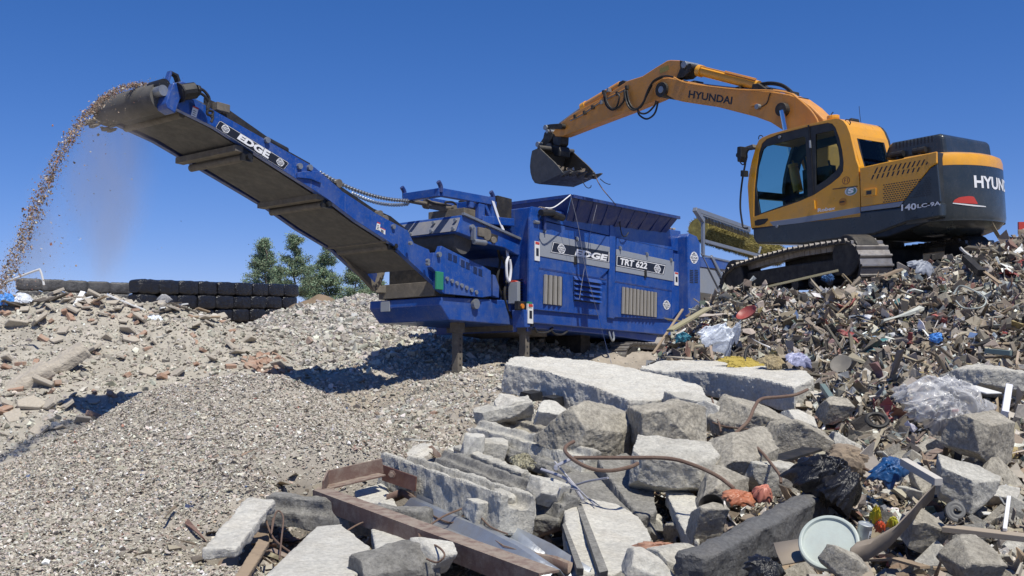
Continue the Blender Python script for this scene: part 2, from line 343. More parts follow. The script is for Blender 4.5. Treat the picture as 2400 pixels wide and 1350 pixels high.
for x, y, z in ((-60, -20, 1.6), (60, -20, 1.6), (0, -60, 1.6), (-80, 30, 2.3), (90, 30, 2.3), (-200, 150, 2.3), (200, 150, 2.3), (0, 300, 2.3), (-300, 300, 2.3), (300, 300, 2.3), (0, -15, 1.5), (-15, 8, 1.6), (-25, 16, 2.4)):
    CTRL.append((x, y, z, 'd'))
CTRL = [(a, b, c - (.24 if t == 'w' else .24 if t == 'f' and b > 3.6 else 0), t) for a, b, c, t in CTRL]
CP = np.array([(a, b) for a, b, _, _ in CTRL]); CZ = np.array([c for _, _, c, _ in CTRL]); CT = np.array([t for *_, t in CTRL])
_d = np.sqrt(((CP[:, None] - CP[None]) ** 2).sum(2) + .02)
_n = len(CP); _A = np.zeros((_n + 1, _n + 1)); _A[:_n, :_n] = -_d - np.eye(_n) * .03; _A[:_n, _n] = 1; _A[_n, :_n] = 1
_w = np.linalg.solve(_A, np.append(CZ, 0))
def _vnoise(x, y, s, seed=0):
    """cheap value noise"""
    x = x * s + seed * 17.3; y = y * s + seed * 9.1; xi = np.floor(x).astype(np.int64); yi = np.floor(y).astype(np.int64); fx = x - xi; fy = y - yi
    def h(a, b): n = (a * 374761393 + b * 668265263 + seed * 1442695) & 0x7fffffff; n = ((n ^ (n >> 13)) * 1274126177) & 0x7fffffff; return (n & 0xffff) / 65535.0
    fx = fx * fx * (3 - 2 * fx); fy = fy * fy * (3 - 2 * fy)
    return (h(xi, yi) * (1 - fx) + h(xi + 1, yi) * fx) * (1 - fy) + (h(xi, yi + 1) * (1 - fx) + h(xi + 1, yi + 1) * fx) * fy - .5
TAGS = ['g', 's', 'm', 'w', 'f', 'd']
def terrain(x, y, weights=False, detail=True):
    x = np.asarray(x, float).ravel(); y = np.asarray(y, float).ravel(); z = np.empty_like(x); wt = np.zeros((len(x), len(TAGS))) if weights else None
    for i in range(0, len(x), 40000):
        sl = slice(i, i + 40000); d2 = (x[sl, None] - CP[:, 0]) ** 2 + (y[sl, None] - CP[:, 1]) ** 2
        z[sl] = -np.sqrt(d2 + .02) @ _w[:_n] + _w[_n]
        if weights:
            k = 1 / (d2 + .02) ** 2
            for j, t in enumerate(TAGS): wt[sl, j] = k[:, CT == t].sum(1)
    if detail:
        near = np.clip(1.6 - np.hypot(x, y) / 45, 0, 1)
        z += near * (_vnoise(x, y, .9, 1) * .16 + _vnoise(x, y, 2.3, 2) * .10 + _vnoise(x, y, 6, 3) * .05 + _vnoise(x, y, 14, 4) * .03)
    if weights: return z, wt / wt.sum(1, keepdims=True)
    return z
def H(x, y): return float(terrain([x], [y])[0])
# per-kind tint (diffuse base colours)
TINT = dict(g=(.37, .335, .28), s=(.38, .35, .295), m=(.39, .36, .31), w=(.14, .12, .095), f=(.15, .13, .105), d=(.33, .285, .23))
def _axis(lo, a, b, hi, step, n):
    out = list(np.arange(a, b, step)); g = (hi / b) if b > 0 else 0
    e = b; k = step
    while e < hi: k *= 1.09; e += k; out.append(e)
    e = a; k = step; pre = []
    while e > lo: k *= 1.09; e -= k; pre.append(e)
    return np.array(pre[::-1] + out)
gx = _axis(-900, -13, 13, 900, .055, 0); gy = _axis(-300, 3, 24, 1500, .05, 0)
GX, GY = np.meshgrid(gx, gy); gz, gw = terrain(GX, GY, True)
nx, ny = len(gx), len(gy)
co = np.stack([GX.ravel(), GY.ravel(), gz], 1)
me = bpy.data.meshes.new("ground"); me.vertices.add(len(co)); me.vertices.foreach_set('co', co.ravel())
ii = (np.arange(ny - 1)[:, None] * nx + np.arange(nx - 1)[None]).ravel()
fc = np.stack([ii, ii + 1, ii + nx + 1, ii + nx], 1)
def set_faces(me, fc):
    n, k = fc.shape; me.loops.add(n * k); me.loops.foreach_set('vertex_index', fc.ravel().astype(np.int32))
    me.polygons.add(n); me.polygons.foreach_set('loop_start', np.arange(0, n * k, k, dtype=np.int32))
set_faces(me, fc)
tc_ = np.array([TINT[t] for t in TAGS]); gwp = gw ** 2; gwp /= gwp.sum(1, keepdims=True); colr = gwp @ tc_
me.update(); me.validate()
ca = me.color_attributes.new("Tint", 'FLOAT_COLOR', 'POINT'); ca.data.foreach_set('color', np.concatenate([colr, np.ones((len(colr), 1))], 1).ravel())
me.polygons.foreach_set('use_smooth', np.ones(len(fc), bool))
gm = mat("ground_soil", (.3, .3, .3), .95, var=.28, scale=1.6, bump=.05, bscale=6, dirt=.25, dirtcol=(.40, .36, .31), attr="Tint")
me.materials.append(gm)
tag_ground = bpy.data.objects.new("ground", me); COL.objects.link(tag_ground); tag(tag_ground, kind='structure')
# ---------------------------------------------------------------- scattering many small pieces as one mesh
RS = np.random.RandomState(3)
def rock_t(seed, j=.28):
    r = np.random.RandomState(seed); bm = bmesh.new()
    p = r.uniform(-1, 1, (11, 3)); p = p / np.abs(p).max(1, keepdims=True) * r.uniform(.75, 1, (11, 1)); p[:, 2] *= .8
    for q in p: bm.verts.new(tuple(q))
    bmesh.ops.convex_hull(bm, input=bm.verts); bmesh.ops.delete(bm, geom=[v for v in bm.verts if not v.link_faces], context='VERTS')
    bmesh.ops.triangulate(bm, faces=bm.faces); bm.verts.index_update()
    v = np.array([tuple(a.co) for a in bm.verts]); f = np.array([[a.index for a in q.verts] for q in bm.faces]); bm.free(); return v, f
def flake_t(seed, nseg=3, curl=.6, th=.06):
    r = np.random.RandomState(seed); c = r.uniform(-curl, curl); tw = r.uniform(-.5, .5); v = []
    for s in (0, 1):
        for i in range(nseg + 1):
            t = i / nseg * 2 - 1
            for w in (-1, 1):
                ww = w * (.62 + .3 * r.uniform()) ; v.append((t * (1 + .12 * r.uniform(-1, 1)), ww, c * t * t + tw * t * w * .5 + s * th + .05 * r.uniform(-1, 1) * (s == 0)))
    m = 2 * (nseg + 1); f = []
    for i in range(nseg):
        a = 2 * i; f.append((a, a + 1, a + 3, a + 2)); f.append((m + a, m + a + 2, m + a + 3, m + a + 1)); f.append((a, a + 2, m + a + 2, m + a)); f.append((a + 1, m + a + 1, m + a + 3, a + 3))
    f += [(0, m, m + 1, 1), (m - 2, m - 1, 2 * m - 1, 2 * m - 2)]
    f = np.array(f); tri = np.concatenate([f[:, [0, 1, 2]], f[:, [0, 2, 3]]]); return np.array(v), tri
def stick_t(seed):
    r = np.random.RandomState(seed); v, f = flake_t(seed, 3, .35, .16); v[:, 1] *= r.uniform(.07, .16); v[:, 2] *= .6; return v, f
ROCKS = [rock_t(k) for k in range(8)]; FLAKES = [flake_t(k, 3, .7) for k in range(9)]; CURLS = [flake_t(50 + k, 4, 1.3, .05) for k in range(4)]; STICKS = [stick_t(k) for k in range(4)]
def scatter(name, xs, ys, size, templates, palette, label, cat, lift=.3, tilt=1.0, aspect=(.6, 1.0), flat=(.5, 1.0), rough=.85, zs=None, kind='stuff', spread=0.0):
    n = len(xs); z = terrain(xs, ys) if zs is None else zs
    which = RS.randint(0, len(templates), n); VV = []; FF = []; CC = []; off = 0
    pal = np.array([p[:3] for p in palette]); pw = np.array([p[3] for p in palette], float); pw /= pw.sum()
    ci = RS.choice(len(pal), n, p=pw); cols = pal[ci] * RS.uniform(.7, 1.25, (n, 1)) * RS.uniform(.95, 1.05, (n, 3))
    for k, (tv, tf) in enumerate(templates):
        idx = np.where(which == k)[0]; m = len(idx)
        if not m: continue
        s = size[idx]; S = np.stack([s, s * RS.uniform(*aspect, m), s * RS.uniform(*flat, m)], 1)
        P = tv[None] * S[:, None]
        P = P * (1 + RS.uniform(-.12, .12, P.shape))
        a = RS.uniform(0, 2 * math.pi, m); b = RS.normal(0, .55, m) * tilt; c = RS.normal(0, .55, m) * tilt
        def rot(P, i, j, t):
            ct, st = np.cos(t)[:, None], np.sin(t)[:, None]; x = P[..., i] * ct - P[..., j] * st; y = P[..., i] * st + P[..., j] * ct
            P[..., i] = x; P[..., j] = y; return P
        P = rot(P, 0, 1, RS.uniform(0, 6.28, m)); P = rot(P, 1, 2, b); P = rot(P, 0, 2, c); P = rot(P, 0, 1, a)
        P[..., 0] += xs[idx][:, None]; P[..., 1] += ys[idx][:, None]; P[..., 2] += (z[idx] + lift * s + spread * RS.uniform(0, 1, m))[:, None]
        VV.append(P.reshape(-1, 3)); FF.append((tf[None] + (np.arange(m) * len(tv))[:, None, None] + off).reshape(-1, 3)); off += m * len(tv)
        CC.append(np.repeat(cols[idx], len(tv), 0))
    VV = np.concatenate(VV); FF = np.concatenate(FF); CC = np.concatenate(CC)
    me = bpy.data.meshes.new(name); me.vertices.add(len(VV)); me.vertices.foreach_set('co', VV.ravel()); set_faces(me, FF)
    me.update(); me.shade_flat(); ca = me.color_attributes.new("Tint", 'FLOAT_COLOR', 'POINT'); ca.data.foreach_set('color', np.clip(np.concatenate([CC, np.ones((len(CC), 1))], 1), 0, 1).ravel())
    me.materials.append(mat("fragments_%d" % int(rough * 100), (.3, .3, .3), rough, attr="Tint", bump=.004, bscale=60, dirt=.35, dirtcol=(.25, .22, .18), scale=9))
    o = bpy.data.objects.new(name, me); COL.objects.link(o)
    return tag(o, label, cat, kind=kind) if kind else tag(o, label, cat)
def inpoly(xs, ys, poly):
    r = np.zeros(len(xs), bool); n = len(poly)
    for i in range(n):
        x1, y1 = poly[i]; x2, y2 = poly[(i + 1) % n]; c = ((y1 > ys) != (y2 > ys)); r ^= c & (xs < (x2 - x1) * (ys - y1) / (y2 - y1 + 1e-12) + x1)
    return r
def sample(tags, n, x0, x1, y0, y1, dens=None):
    """points spread over the ground where the given kinds of ground are"""
    xs = RS.uniform(x0, x1, n * 4); ys = RS.uniform(y0, y1, n * 4); _, w = terrain(xs, ys, True, detail=False); k = sum(w[:, TAGS.index(t)] for t in tags)
    fov = (np.abs(xs) < ys * .56 + 1.2)
    keep = (RS.uniform(0, 1, len(xs)) < k ** 2) & fov
    if dens is not None: keep &= RS.uniform(0, 1, len(xs)) < dens(xs, ys)
    xs, ys = xs[keep], ys[keep]; return xs[:n], ys[:n]
GP = [(0.441, 0.400, 0.335, 7), (0.352, 0.319, 0.263, 6), (0.502, 0.466, 0.400, 4), (0.644, 0.619, 0.567, 1.5), (0.366, 0.281, 0.222, 1.2), (0.216, 0.198, 0.169, 2), (0.777, 0.771, 0.734, .6), (0.078, 0.105, 0.189, .08), (0.355, 0.161, 0.117, .14), (0.144, 0.198, 0.161, .08)]
falloff = lambda x, y: np.clip((6.0 / np.maximum(y, 3)) ** 1.3, .12, 1)
x_, y_ = sample('g', 290000, -7, 1.5, 4.2, 12.8, falloff)
scatter("gravel", x_, y_, np.clip(RS.lognormal(math.log(.0057), .42, len(x_)), .0025, .024) * (1 + y_ * .035), ROCKS[:5] + FLAKES[:5], GP,
        "pile of fine shredded rubble chips", "gravel", flat=(.3, .8), lift=.25)
SP = [(0.412, 0.380, 0.319, 7), (0.343, 0.318, 0.263, 4), (0.512, 0.486, 0.419, 3), (0.344, 0.246, 0.183, .4), (0.245, 0.228, 0.190, 2), (0.616, 0.608, 0.565, .5)]
x_, y_ = sample('s', 20000, -12, -1, 14.5, 24)
scatter("rubble_crumbs", x_, y_, np.clip(RS.lognormal(math.log(.017), .6, len(x_)), .008, .09), ROCKS + FLAKES[:2], SP, "small crumbs of brick and mortar on the dusty slope", "rubble")
MP = [(0.445, 0.419, 0.367, 6), (0.365, 0.339, 0.292, 4), (0.516, 0.495, 0.446, 2.5), (0.270, 0.253, 0.221, 2), (0.370, 0.297, 0.237, .5)]
x_, y_ = sample('m', 60000, -8, 5, 18.5, 31.5)
scatter("crushed_stone", x_, y_, np.clip(RS.lognormal(math.log(.022), .6, len(x_)), .009, .13), ROCKS, MP, "mounds of pale crushed concrete behind the shredder", "gravel")
x_, y_ = sample('d', 40000, -6, 5, 10, 21)
scatter("yard_gravel", x_, y_, np.clip(RS.lognormal(math.log(.014), .6, len(x_)), .006, .07), ROCKS, MP + SP, "loose stones on the yard floor", "gravel")
WP = [(0.275, 0.228, 0.170, 8), (0.190, 0.158, 0.124, 6), (0.384, 0.339, 0.267, 6), (0.485, 0.445, 0.376, 4), (0.673, 0.668, 0.619, 2.6), (0.058, 0.053, 0.047, 3.5), (0.255, 0.140, 0.107, 1.1), (0.144, 0.185, 0.144, .8),
      (0.083, 0.139, 0.270, .3), (0.334, 0.093, 0.084, .3), (0.391, 0.325, 0.149, .6), (0.799, 0.811, 0.791, 1.2), (0.224, 0.244, 0.256, 1.0), (0.334, 0.204, 0.185, .6)]
x_, y_ = sample('w', 145000, 0, 9.5, 8, 17)
scatter("mixed_waste", x_, y_, np.clip(RS.lognormal(math.log(.0195), .66, len(x_)), .006, .11), FLAKES + CURLS + CURLS + ROCKS[:1] + STICKS, WP, "heap of mixed shredded waste under the excavator", "waste",
        lift=.45, tilt=1.6, flat=(.6, 1.5), aspect=(.22, .9), spread=.05)
x_, y_ = sample('w', 2600, 0, 9.5, 8, 16)
scatter("waste_sticks", x_, y_, np.clip(RS.lognormal(math.log(.11), .4, len(x_)), .05, .32), STICKS, WP[:5] + [(.33, .25, .16, 4)], "laths and strips among the shredded waste", "waste", lift=.3, tilt=.8, spread=.06)
x_, y_ = sample('f', 34000, -2.5, 5.5, 3.8, 11.5)
scatter("rubble_fill", x_, y_, np.clip(RS.lognormal(math.log(.011), .75, len(x_)), .004, .06), ROCKS + FLAKES[:3] + STICKS[:1], WP[:5] + SP[:3], "small rubble between the concrete blocks", "rubble", lift=.2)

x_, y_ = sample('w', 1900, 0, 9.5, 8, 13.2)
scatter("waste_sheets", x_, y_, np.clip(RS.lognormal(math.log(.062), .4, len(x_)), .03, .17), CURLS + FLAKES, [(.27, .22, .16, 6), (.36, .31, .24, 4), (.14, .12, .10, 5), (.05, .045, .04, 3), (.55, .53, .49, 1.2), (.22, .24, .24, 1.5)], "bent boards and sheets among the shredded waste", "waste", lift=.15, tilt=1.3, flat=(.6, 1.6), aspect=(.25, .8), spread=.05)
x_, y_ = sample('f', 3000, -2.5, 5.5, 3.8, 11.5)
scatter("splinters", x_, y_, np.clip(RS.lognormal(math.log(.055), .45, len(x_)), .02, .16), STICKS + CURLS[:2], [(.30, .225, .15, 6), (.17, .13, .09, 5), (.42, .37, .30, 4), (.60, .58, .54, 1.5), (.06, .05, .045, 3), (.16, .09, .07, 2)], "splinters and laths between the concrete blocks", "splinters", lift=.3, tilt=.8, spread=.05)

x_, y_ = sample('f', 26000, .6, 6, 3.8, 10.5); k_ = x_ > .10 * y_ + .35; x_, y_ = x_[k_], y_[k_]
scatter("foreground_litter", x_, y_, np.clip(RS.lognormal(math.log(.017), .6, len(x_)), .006, .07), FLAKES + CURLS + STICKS + ROCKS[:3], WP + [(.50, .46, .39, 8), (.36, .31, .24, 8)], "fine litter and chips between the blocks on the right", "litter", lift=.4, tilt=1.4, flat=(.6, 1.4), aspect=(.25, .9), spread=.05)
# ---------------------------------------------------------------- blue mobile shredder
_X = nrm(ray(2973, 913)); _Y = nrm(ray(-2080, 906)); _Y = nrm(_Y - (_Y @ _X) * _X); _Z = np.cross(_X, _Y)
S = Fr(at(1247, 770, 20.9), _X, _Y, _Z)
shred = empty("mobile_shredder", S.mat(), "dusty blue tracked shredder with long raised discharge conveyor", "shredder")
def SP_(pts, y): return S.pp(pts, y)
def sx(px, py, y): return S.on(px, py, 1, y)
# --- body
tl = sx(1249, 484, 0); tr = sx(1598, 541, 0); bl = sx(1243, 765, 0); x0 = tl[0]; x1 = tr[0]; zt = tl[2]; zt2 = tr[2]
body = MB(); body.prism([(x0, .12), (x1, .12), (x1, zt2), (x0, zt)], .03, 2.7).build("housing", blue, shred, bev=.02)
# near face panels on the side plane, px outlines in the photograph's coordinates via Z3
def panel(name, pts, m, y=0.0, th=.03, bev=.008, zf=Z3, par=shred, holes=None):
    return MB().prism(SP_([zf(*p) for p in pts], y), y, y + th + .002, holes=[SP_([zf(*p) for p in h], y) for h in holes] if holes else None).build(name, m, par, bev=bev)
panel("corner_post", [(284, 128), (340, 138), (325, 838), (262, 835), (270, 210)], blue, -.025, .05)
panel("upper_panel", [(348, 145), (820, 215), (820, 330), (520, 262), (345, 218)], blue, -.012)
panel("upper_panel", [(828, 217), (1300, 300), (1302, 440), (828, 335)], blue, -.012)
panel("corner_post", [(822, 216), (862, 222), (852, 900), (812, 893)], blue, -.03, .05)
panel("corner_post", [(1262, 452), (1306, 460), (1295, 850), (1250, 900), (1250, 700)], blue, -.03, .05)
vA = [[(365, 596), (495, 615), (493, 812), (362, 800)]]
d1 = panel("door", [(338, 225), (820, 336), (815, 560), (752, 620), (748, 880), (325, 840)], blue, -.02, .04, holes=None)
d2 = panel("door", [(868, 345), (1255, 430), (1252, 700), (1245, 905), (850, 890)], blue, -.02, .04)
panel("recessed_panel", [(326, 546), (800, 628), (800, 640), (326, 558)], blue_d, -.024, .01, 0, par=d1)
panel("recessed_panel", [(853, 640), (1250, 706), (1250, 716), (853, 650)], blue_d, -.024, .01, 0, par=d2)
sg = panel("name_panel", [(340, 308), (820, 408), (818, 557), (333, 468)], silver, -.034, .012, .003, par=d1)
sg2 = panel("name_panel", [(865, 422), (1262, 508), (1258, 643), (862, 572)], silver, -.034, .012, .003, par=d2)
def strip(parent, quad, y, zf=Z3):
    q = [np.array(zf(*p)) for p in quad]; mb = MB(); c = sum(q) / 4
    for k, (s, off) in enumerate(((1.0, 0), (.985, .002), (.97, .004))):
        mb.m = (0, 1, 0)[k]; w = []
        for p in q:
            d = c - p; l = np.array([np.sign(d[0]) * (0, 1.5, 3.2)[k], np.sign(d[1]) * (0, 1.5, 3.2)[k]]); w.append(S.on(*(p + l * .8), 1, y - off))
        mb.add(w, [(0, 1, 2, 3)])
    return mb.build("decal", [decalblk, white], parent)
strip(sg, [(428, 370), (820, 448), (818, 516), (412, 446)], -.037)
strip(sg2, [(865, 464), (1206, 530), (1190, 600), (862, 538)], -.037)
t = MB(); text(t, "EDGE", S, [Z3(592, 420), Z3(808, 462), Z3(795, 503), Z3(577, 465)], -.045, .05); t.build("lettering", white, sg)
t = MB(); text(t, "TRT 622", S, [Z3(893, 481), Z3(1080, 516), Z3(1074, 560), Z3(886, 528)], -.045, .035); t.build("lettering", white, sg2)
emblem(S, Z3(488, 420), 8.3, 11.5, -.042, -.001, sg, .2); emblem(S, Z3(1147, 558), 7.0, 10, -.042, -.001, sg2, .2)
emblem(S, Z3(1210, 806), 7.5, 11, -.026, -.001, d2, .15)
def vent(pts, parent, n, m, y, name="filter_vent", vertical=True):
    q = [S.on(*Z3(*p), 1, y) for p in pts]  # TL TR BR BL
    mb = MB(); TL, TR, BR, BL = q; o = np.array([0, -.006, 0])
    mb.m = 1; mb.add([p + o * .5 for p in q], [(0, 1, 2, 3)]); mb.m = 0
    for k in range(n):
        a, b = k / n, (k + .82) / n
        if vertical:
            A = TL + (TR - TL) * a; B = TL + (TR - TL) * b; C = BL + (BR - BL) * b; D = BL + (BR - BL) * a
            mb.add([A - [0, .05, 0], B + o, C + o, D - [0, .05, 0], A + o, D + o], [(0, 1, 2, 3), (0, 3, 5, 4)])
        else:
            A = TL + (BL - TL) * a; B = TR + (BR - TR) * a; C = TR + (BR - TR) * b; D = TL + (BL - TL) * b
            mb.add([A + o, B + o, C - [0, .07, 0], D - [0, .07, 0], D + o, C + o], [(0, 1, 2, 3), (3, 2, 5, 4), (0, 3, 4), (1, 5, 2)])
    return mb.build(name, [m, decalblk], parent)
vent([(365, 596), (494, 614), (492, 812), (360, 798)], d1, 4, filterm, -.03)
vent([(568, 606), (752, 634), (750, 800), (570, 775)], d1, 5, blue, -.03, "louvre", False)
vent([(903, 682), (1146, 722), (1144, 892), (898, 866)], d2, 10, filterm, -.03)
for par, pts in ((d1, ((372, 296), (597, 352))), (d2, ((893, 416), (1077, 458), (1243, 497)))):
    for p in pts:
        q = S.on(*Z3(*p), 1, -.05); m = MB(); m.box(q[0] - .035, q[0] + .035, -.06, -.02, q[2] - .03, q[2] + .05); m.tube((q[0], -.07, q[2] - .05), (q[0], -.07, q[2] + .02), .018, 8); m.build("latch", galv, par, bev=.006)
for par, p in ((d1, (586, 499)), (d2, (1067, 592))):
    q = S.on(*Z3(*p), 1, -.05); m = MB(); m.box(q[0] - .05, q[0] + .05, -.055, -.02, q[2] - .09, q[2] + .09); m.box(q[0] - .025, q[0] + .025, -.066, -.05, q[2] - .05, q[2] + .05); m.build("handle", rubber, par, bev=.008)
for p, s in (((318, 436), (.09, .2)), ((1275, 626), (.1, .17)), ((264, 866), (.09, .2))):
    q = S.on(*Z3(*p), 1, -.03); w, h = s; m = MB(); m.m = 0; m.box(q[0] - w, q[0] + w, -.042 if p[0] > 270 else -.07, -.03, q[2] - h, q[2] + h); m.m = 1; m.box(q[0] - w * .8, q[0] + w * .8, -.046 if p[0] > 270 else -.074, -.04, q[2] + h * .7, q[2] + h * .95)
    m.m = 2; m.box(q[0] - w * .5, q[0] + w * .5, -.046 if p[0] > 270 else -.074, -.04, q[2] - h * .5, q[2] + h * .3); m.build("warning_sticker", [whitep, redp, decalblk], shred)
q = S.on(*Z3(310, 237), 1, -.03); m = MB(); m.tube((q[0] - .08, -.05, q[2]), (q[0] + .08, -.05, q[2]), .035, 10); m.build("latch", galv, shred)
m = MB(); a = sx(*Z3(345, 170), -.12); b = sx(*Z3(430, 172), -.12); m.tube(a, b, .07, 12); c = sx(*Z3(425, 180), -.10); d = sx(*Z3(495, 208), -.1); m.tube(c, d, .075, 12)
m.build("exhaust_pipe", black, shred)
m = MB(); a = sx(*Z3(370, 190), -.06); b = sx(*Z3(372, 290), -.06); m.tube(a, b, .035, 8); m.build("gas_strut", blue_d, shred)
# end face furniture: red stop button and lamps
m = MB(); q = S.on(*Z3(176, 668), 1, .35); m.tube(q, q + [-.12, 0, 0], .09, 12); m.build("stop_button", redp, shred)
m = MB(); q = S.on(*Z3(172, 715), 1, .35); m.box(q[0] - .1, q[0], q[1] - .12, q[1] + .12, q[2] - .25, q[2] + .2); m.build("control_box", silver, shred, bev=.01)
m = MB(); q = S.on(*Z3(262, 808), 1, -.03); m.box(q[0] - .06, q[0] + .06, -.07, -.02, q[2] - .07, q[2] + .07); m.build("indicator_lamp", greenp, shred)
# lower beam and recess
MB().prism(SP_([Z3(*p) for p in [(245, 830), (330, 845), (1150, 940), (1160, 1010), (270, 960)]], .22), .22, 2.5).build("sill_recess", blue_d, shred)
MB().prism(SP_([Z3(*p) for p in [(270, 905), (1150, 1015), (1130, 1062), (800, 1012), (690, 1000), (275, 965)]], .12), .12, 2.6).build("chassis_beam", blue, shred, bev=.015)
MB().prism(SP_([Z3(*p) for p in [(228, 838), (278, 842), (272, 960), (235, 960)]], -.05), -.05, .25).build("corner_box", blue, shred, bev=.012)
MB().prism(SP_([Z3(*p) for p in [(280, 850), (300, 850), (300, 955), (285, 955)]], .05), .06, .3).build("lamp_bracket", black, shred)
q = S.on(*Z3(228, 815), 1, -.02); m = MB(); m.box(q[0] - .16, q[0] + .12, 0, .1, q[2] - .08, q[2] + .1); m.build("switch_box", black, shred, bev=.01)
m = MB(); m.tube((q[0] - .04, -.03, q[2]), (q[0] - .04, .02, q[2]), .05, 10); m.build("signal_lamp", mat("amber_plastic", (.6, .2, .02), .3), shred)
# right tower
a = sx(1612, 545, -.3); b = sx(1641, 560, -.3); c = sx(1641, 720, -.3)
MB().prism([(a[0], .3), (b[0] - .05, .3), (b[0], b[2] - .12), (b[0] - .18, b[2] + .05), (a[0] + .1, a[2]), (a[0], a[2] - .1)], -.3, 2.6).build("end_tower", blue, shred, bev=.03)
emblem(S, (1627, 604), 8.6, 14, -.302, -.001, shred, .1)
m = MB()
for cx in (1621, 1632):
    for k in range(8):
        q = sx(cx, 634 + k * 4, -.303); m.box(q[0] - .1, q[0] + .1, -.304, -.30, q[2] - .012, q[2] + .012)
m.build("vent_slots", decalblk, shred)
for py in (645, 672): pass
# hopper with outward flared plates
A = sx(1340, 457, -.3); B = sx(1590, 508, -.3); A2 = A + [0, 3.3, 0]; B2 = B + [0, 3.3, 0]
zb = zt - .12; a = np.array([A[0] + .22, .0, zb]); b = np.array([B[0] - .12, .0, zt2 - .15]); a2 = a + [0, 2.7, 0]; b2 = b + [0, 2.7, 0]
def plate(name, p, th, m, par=None):
    p = [np.array(x, float) for x in p]; n = nrm(np.cross(p[1] - p[0], p[3] - p[0])) * th
    mb = MB(); mb.hexa(p + [x + n for x in p]); return mb.build(name, m, par or shred, bev=.006)
np_ = plate("hopper_plate", [a, b, B, A], .02, blue_d)
LA = np.array([A[0], A[1], A[2]]); LC = S.on(1100, 489, 0, A[0])
plate("hopper_plate", [a, A, A2, a2], .02, blue_d); plate("hopper_plate", [b, B, B2, b2], .02, blue_d); plate("hopper_plate", [a2, b2, B2, A2], .02, blue_d)
m = MB()
for k in range(8):
    t_ = (k + .5) / 8; p = a + (b - a) * t_; q = A + (B - A) * t_; n = np.array([0, -.05, -.02]); w = np.array([.035, 0, 0])
    m.hexa([p - w, p + w, p + w + n, p - w + n, q - w, q + w, q + w + n * .6, q - w + n * .6])
m.beam(A + [0, -.03, -.03], B + [0, -.03, -.03], .05, .07)
m.build("hopper_ribs", blue_d, np_)
MB().beam(A + [-.01, 0, -.02], A2 + [-.01, 0, -.02], .05, .07).build("hopper_rim", blue_d, shred)
# crumbs lying on the top edge of the housing
rr = random.Random(5); m = MB()
for k in range(70):
    x = x0 + .3 + rr.random() * (x1 - x0 - .5); tt = (x - x0) / (x1 - x0); z = zt + (zt2 - zt) * tt; v, f = ROCKS[k % 8]; s_ = .02 + .05 * rr.random() ** 2
    m.m = rr.choice((0, 0, 1)); m.add([(x + p[0] * s_ * 1.5, .06 + .05 * rr.random() + p[1] * s_, z + s_ * .4 + p[2] * s_ * .7) for p in v], [tuple(q) for q in f])
o = m.build("shredded_scraps", [mat("scrap_pale", (.45, .36, .27), .9), mat("scrap_grey", (.3, .27, .23), .9)], None); o.matrix_world = S.mat(); tag(o, "shredded scraps lying along the top edge of the blue housing", "scraps", kind="stuff")
# --- crawler tracks
def track_loop(loop, y0, y1, n, fr_par, name="track", inner=.10, hub=None):
    """links round a closed (x,z) loop, each with a grouser"""
    P = [np.array(p, float) for p in loop]; L = [0]
    for i in range(len(P)): L.append(L[-1] + np.linalg.norm(P[(i + 1) % len(P)] - P[i]))
    def pos(s):
        s %= L[-1]
        for i in range(len(P)):
            if s <= L[i + 1]: t_ = (s - L[i]) / (L[i + 1] - L[i]); return P[i] + (P[(i + 1) % len(P)] - P[i]) * t_
        return P[0]
    c = sum(P) / len(P); mb = MB(); st = L[-1] / n
    for k in range(n):
        a = pos(k * st); b = pos((k + .93) * st); d = nrm(b - a); nn = np.array([-d[1], d[0]])
        if nn @ ((a + b) / 2 - c) < 0: nn = -nn
        q = [a - nn * .02, b - nn * .02, b + nn * .015, a + d * (st * .35) + nn * .02, a + d * (st * .30) + nn * .05, a + d * (st * .12) + nn * .05, a + nn * .015]
        n0 = len(mb.mi); mb.prism([tuple(x) for x in q], y0, y1); mb.mi[n0] = mb.mi[n0 + 1] = 1  # end caps take the darker side tone, shade included
        mb.prism([tuple(x) for x in (a - nn * .02, b - nn * .02, b - nn * inner, a - nn * inner)], (y0 + y1) / 2 - .09, (y0 + y1) / 2 + .09)
    return mb
tx = sx(1470, 830, -.05); r_ = .42; zc = sx(1480, 845, -.05)[2] - .02
def stadium(xa, xb, zc, r, n=9, rb=None):
    rb = rb or r
    return [(xa + r * math.cos(t_), zc + r * math.sin(t_)) for t_ in np.linspace(math.pi / 2, 1.5 * math.pi, n)] + [(xb + rb * math.cos(t_), zc + rb * math.sin(t_)) for t_ in np.linspace(-math.pi / 2, math.pi / 2, n)]
trk = empty_part = None
for y0, y1 in ((-.05, .45), (2.2, 2.7)):
    fr_ = MB().prism(stadium(tx[0] + .25, tx[0] + 3.55, zc, .26), y0 + .08, y1 - .08).build("track_frame", darkst, shred, bev=.01)
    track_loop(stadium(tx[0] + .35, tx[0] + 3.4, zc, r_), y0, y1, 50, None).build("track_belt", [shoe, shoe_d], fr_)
    m = MB()
    for xx in (tx[0] + .35, tx[0] + 3.4): m.tube((xx, y0 + .03, zc), (xx, y1 - .03, zc), .33, 22)
    for k in range(5): m.tube((tx[0] + .9 + k * .5, y0 + .06, zc - .24), (tx[0] + .9 + k * .5, y1 - .06, zc - .24), .12, 12)
    m.build("track_wheels", darkst, fr_)
m = MB()
for px in (1372, 1440): q = sx(px, 800, .7); m.box(q[0] - .2, q[0] + .2, .7, 2.0, zc - .3, .2)
m.build("undercarriage_strut", darkst, shred)
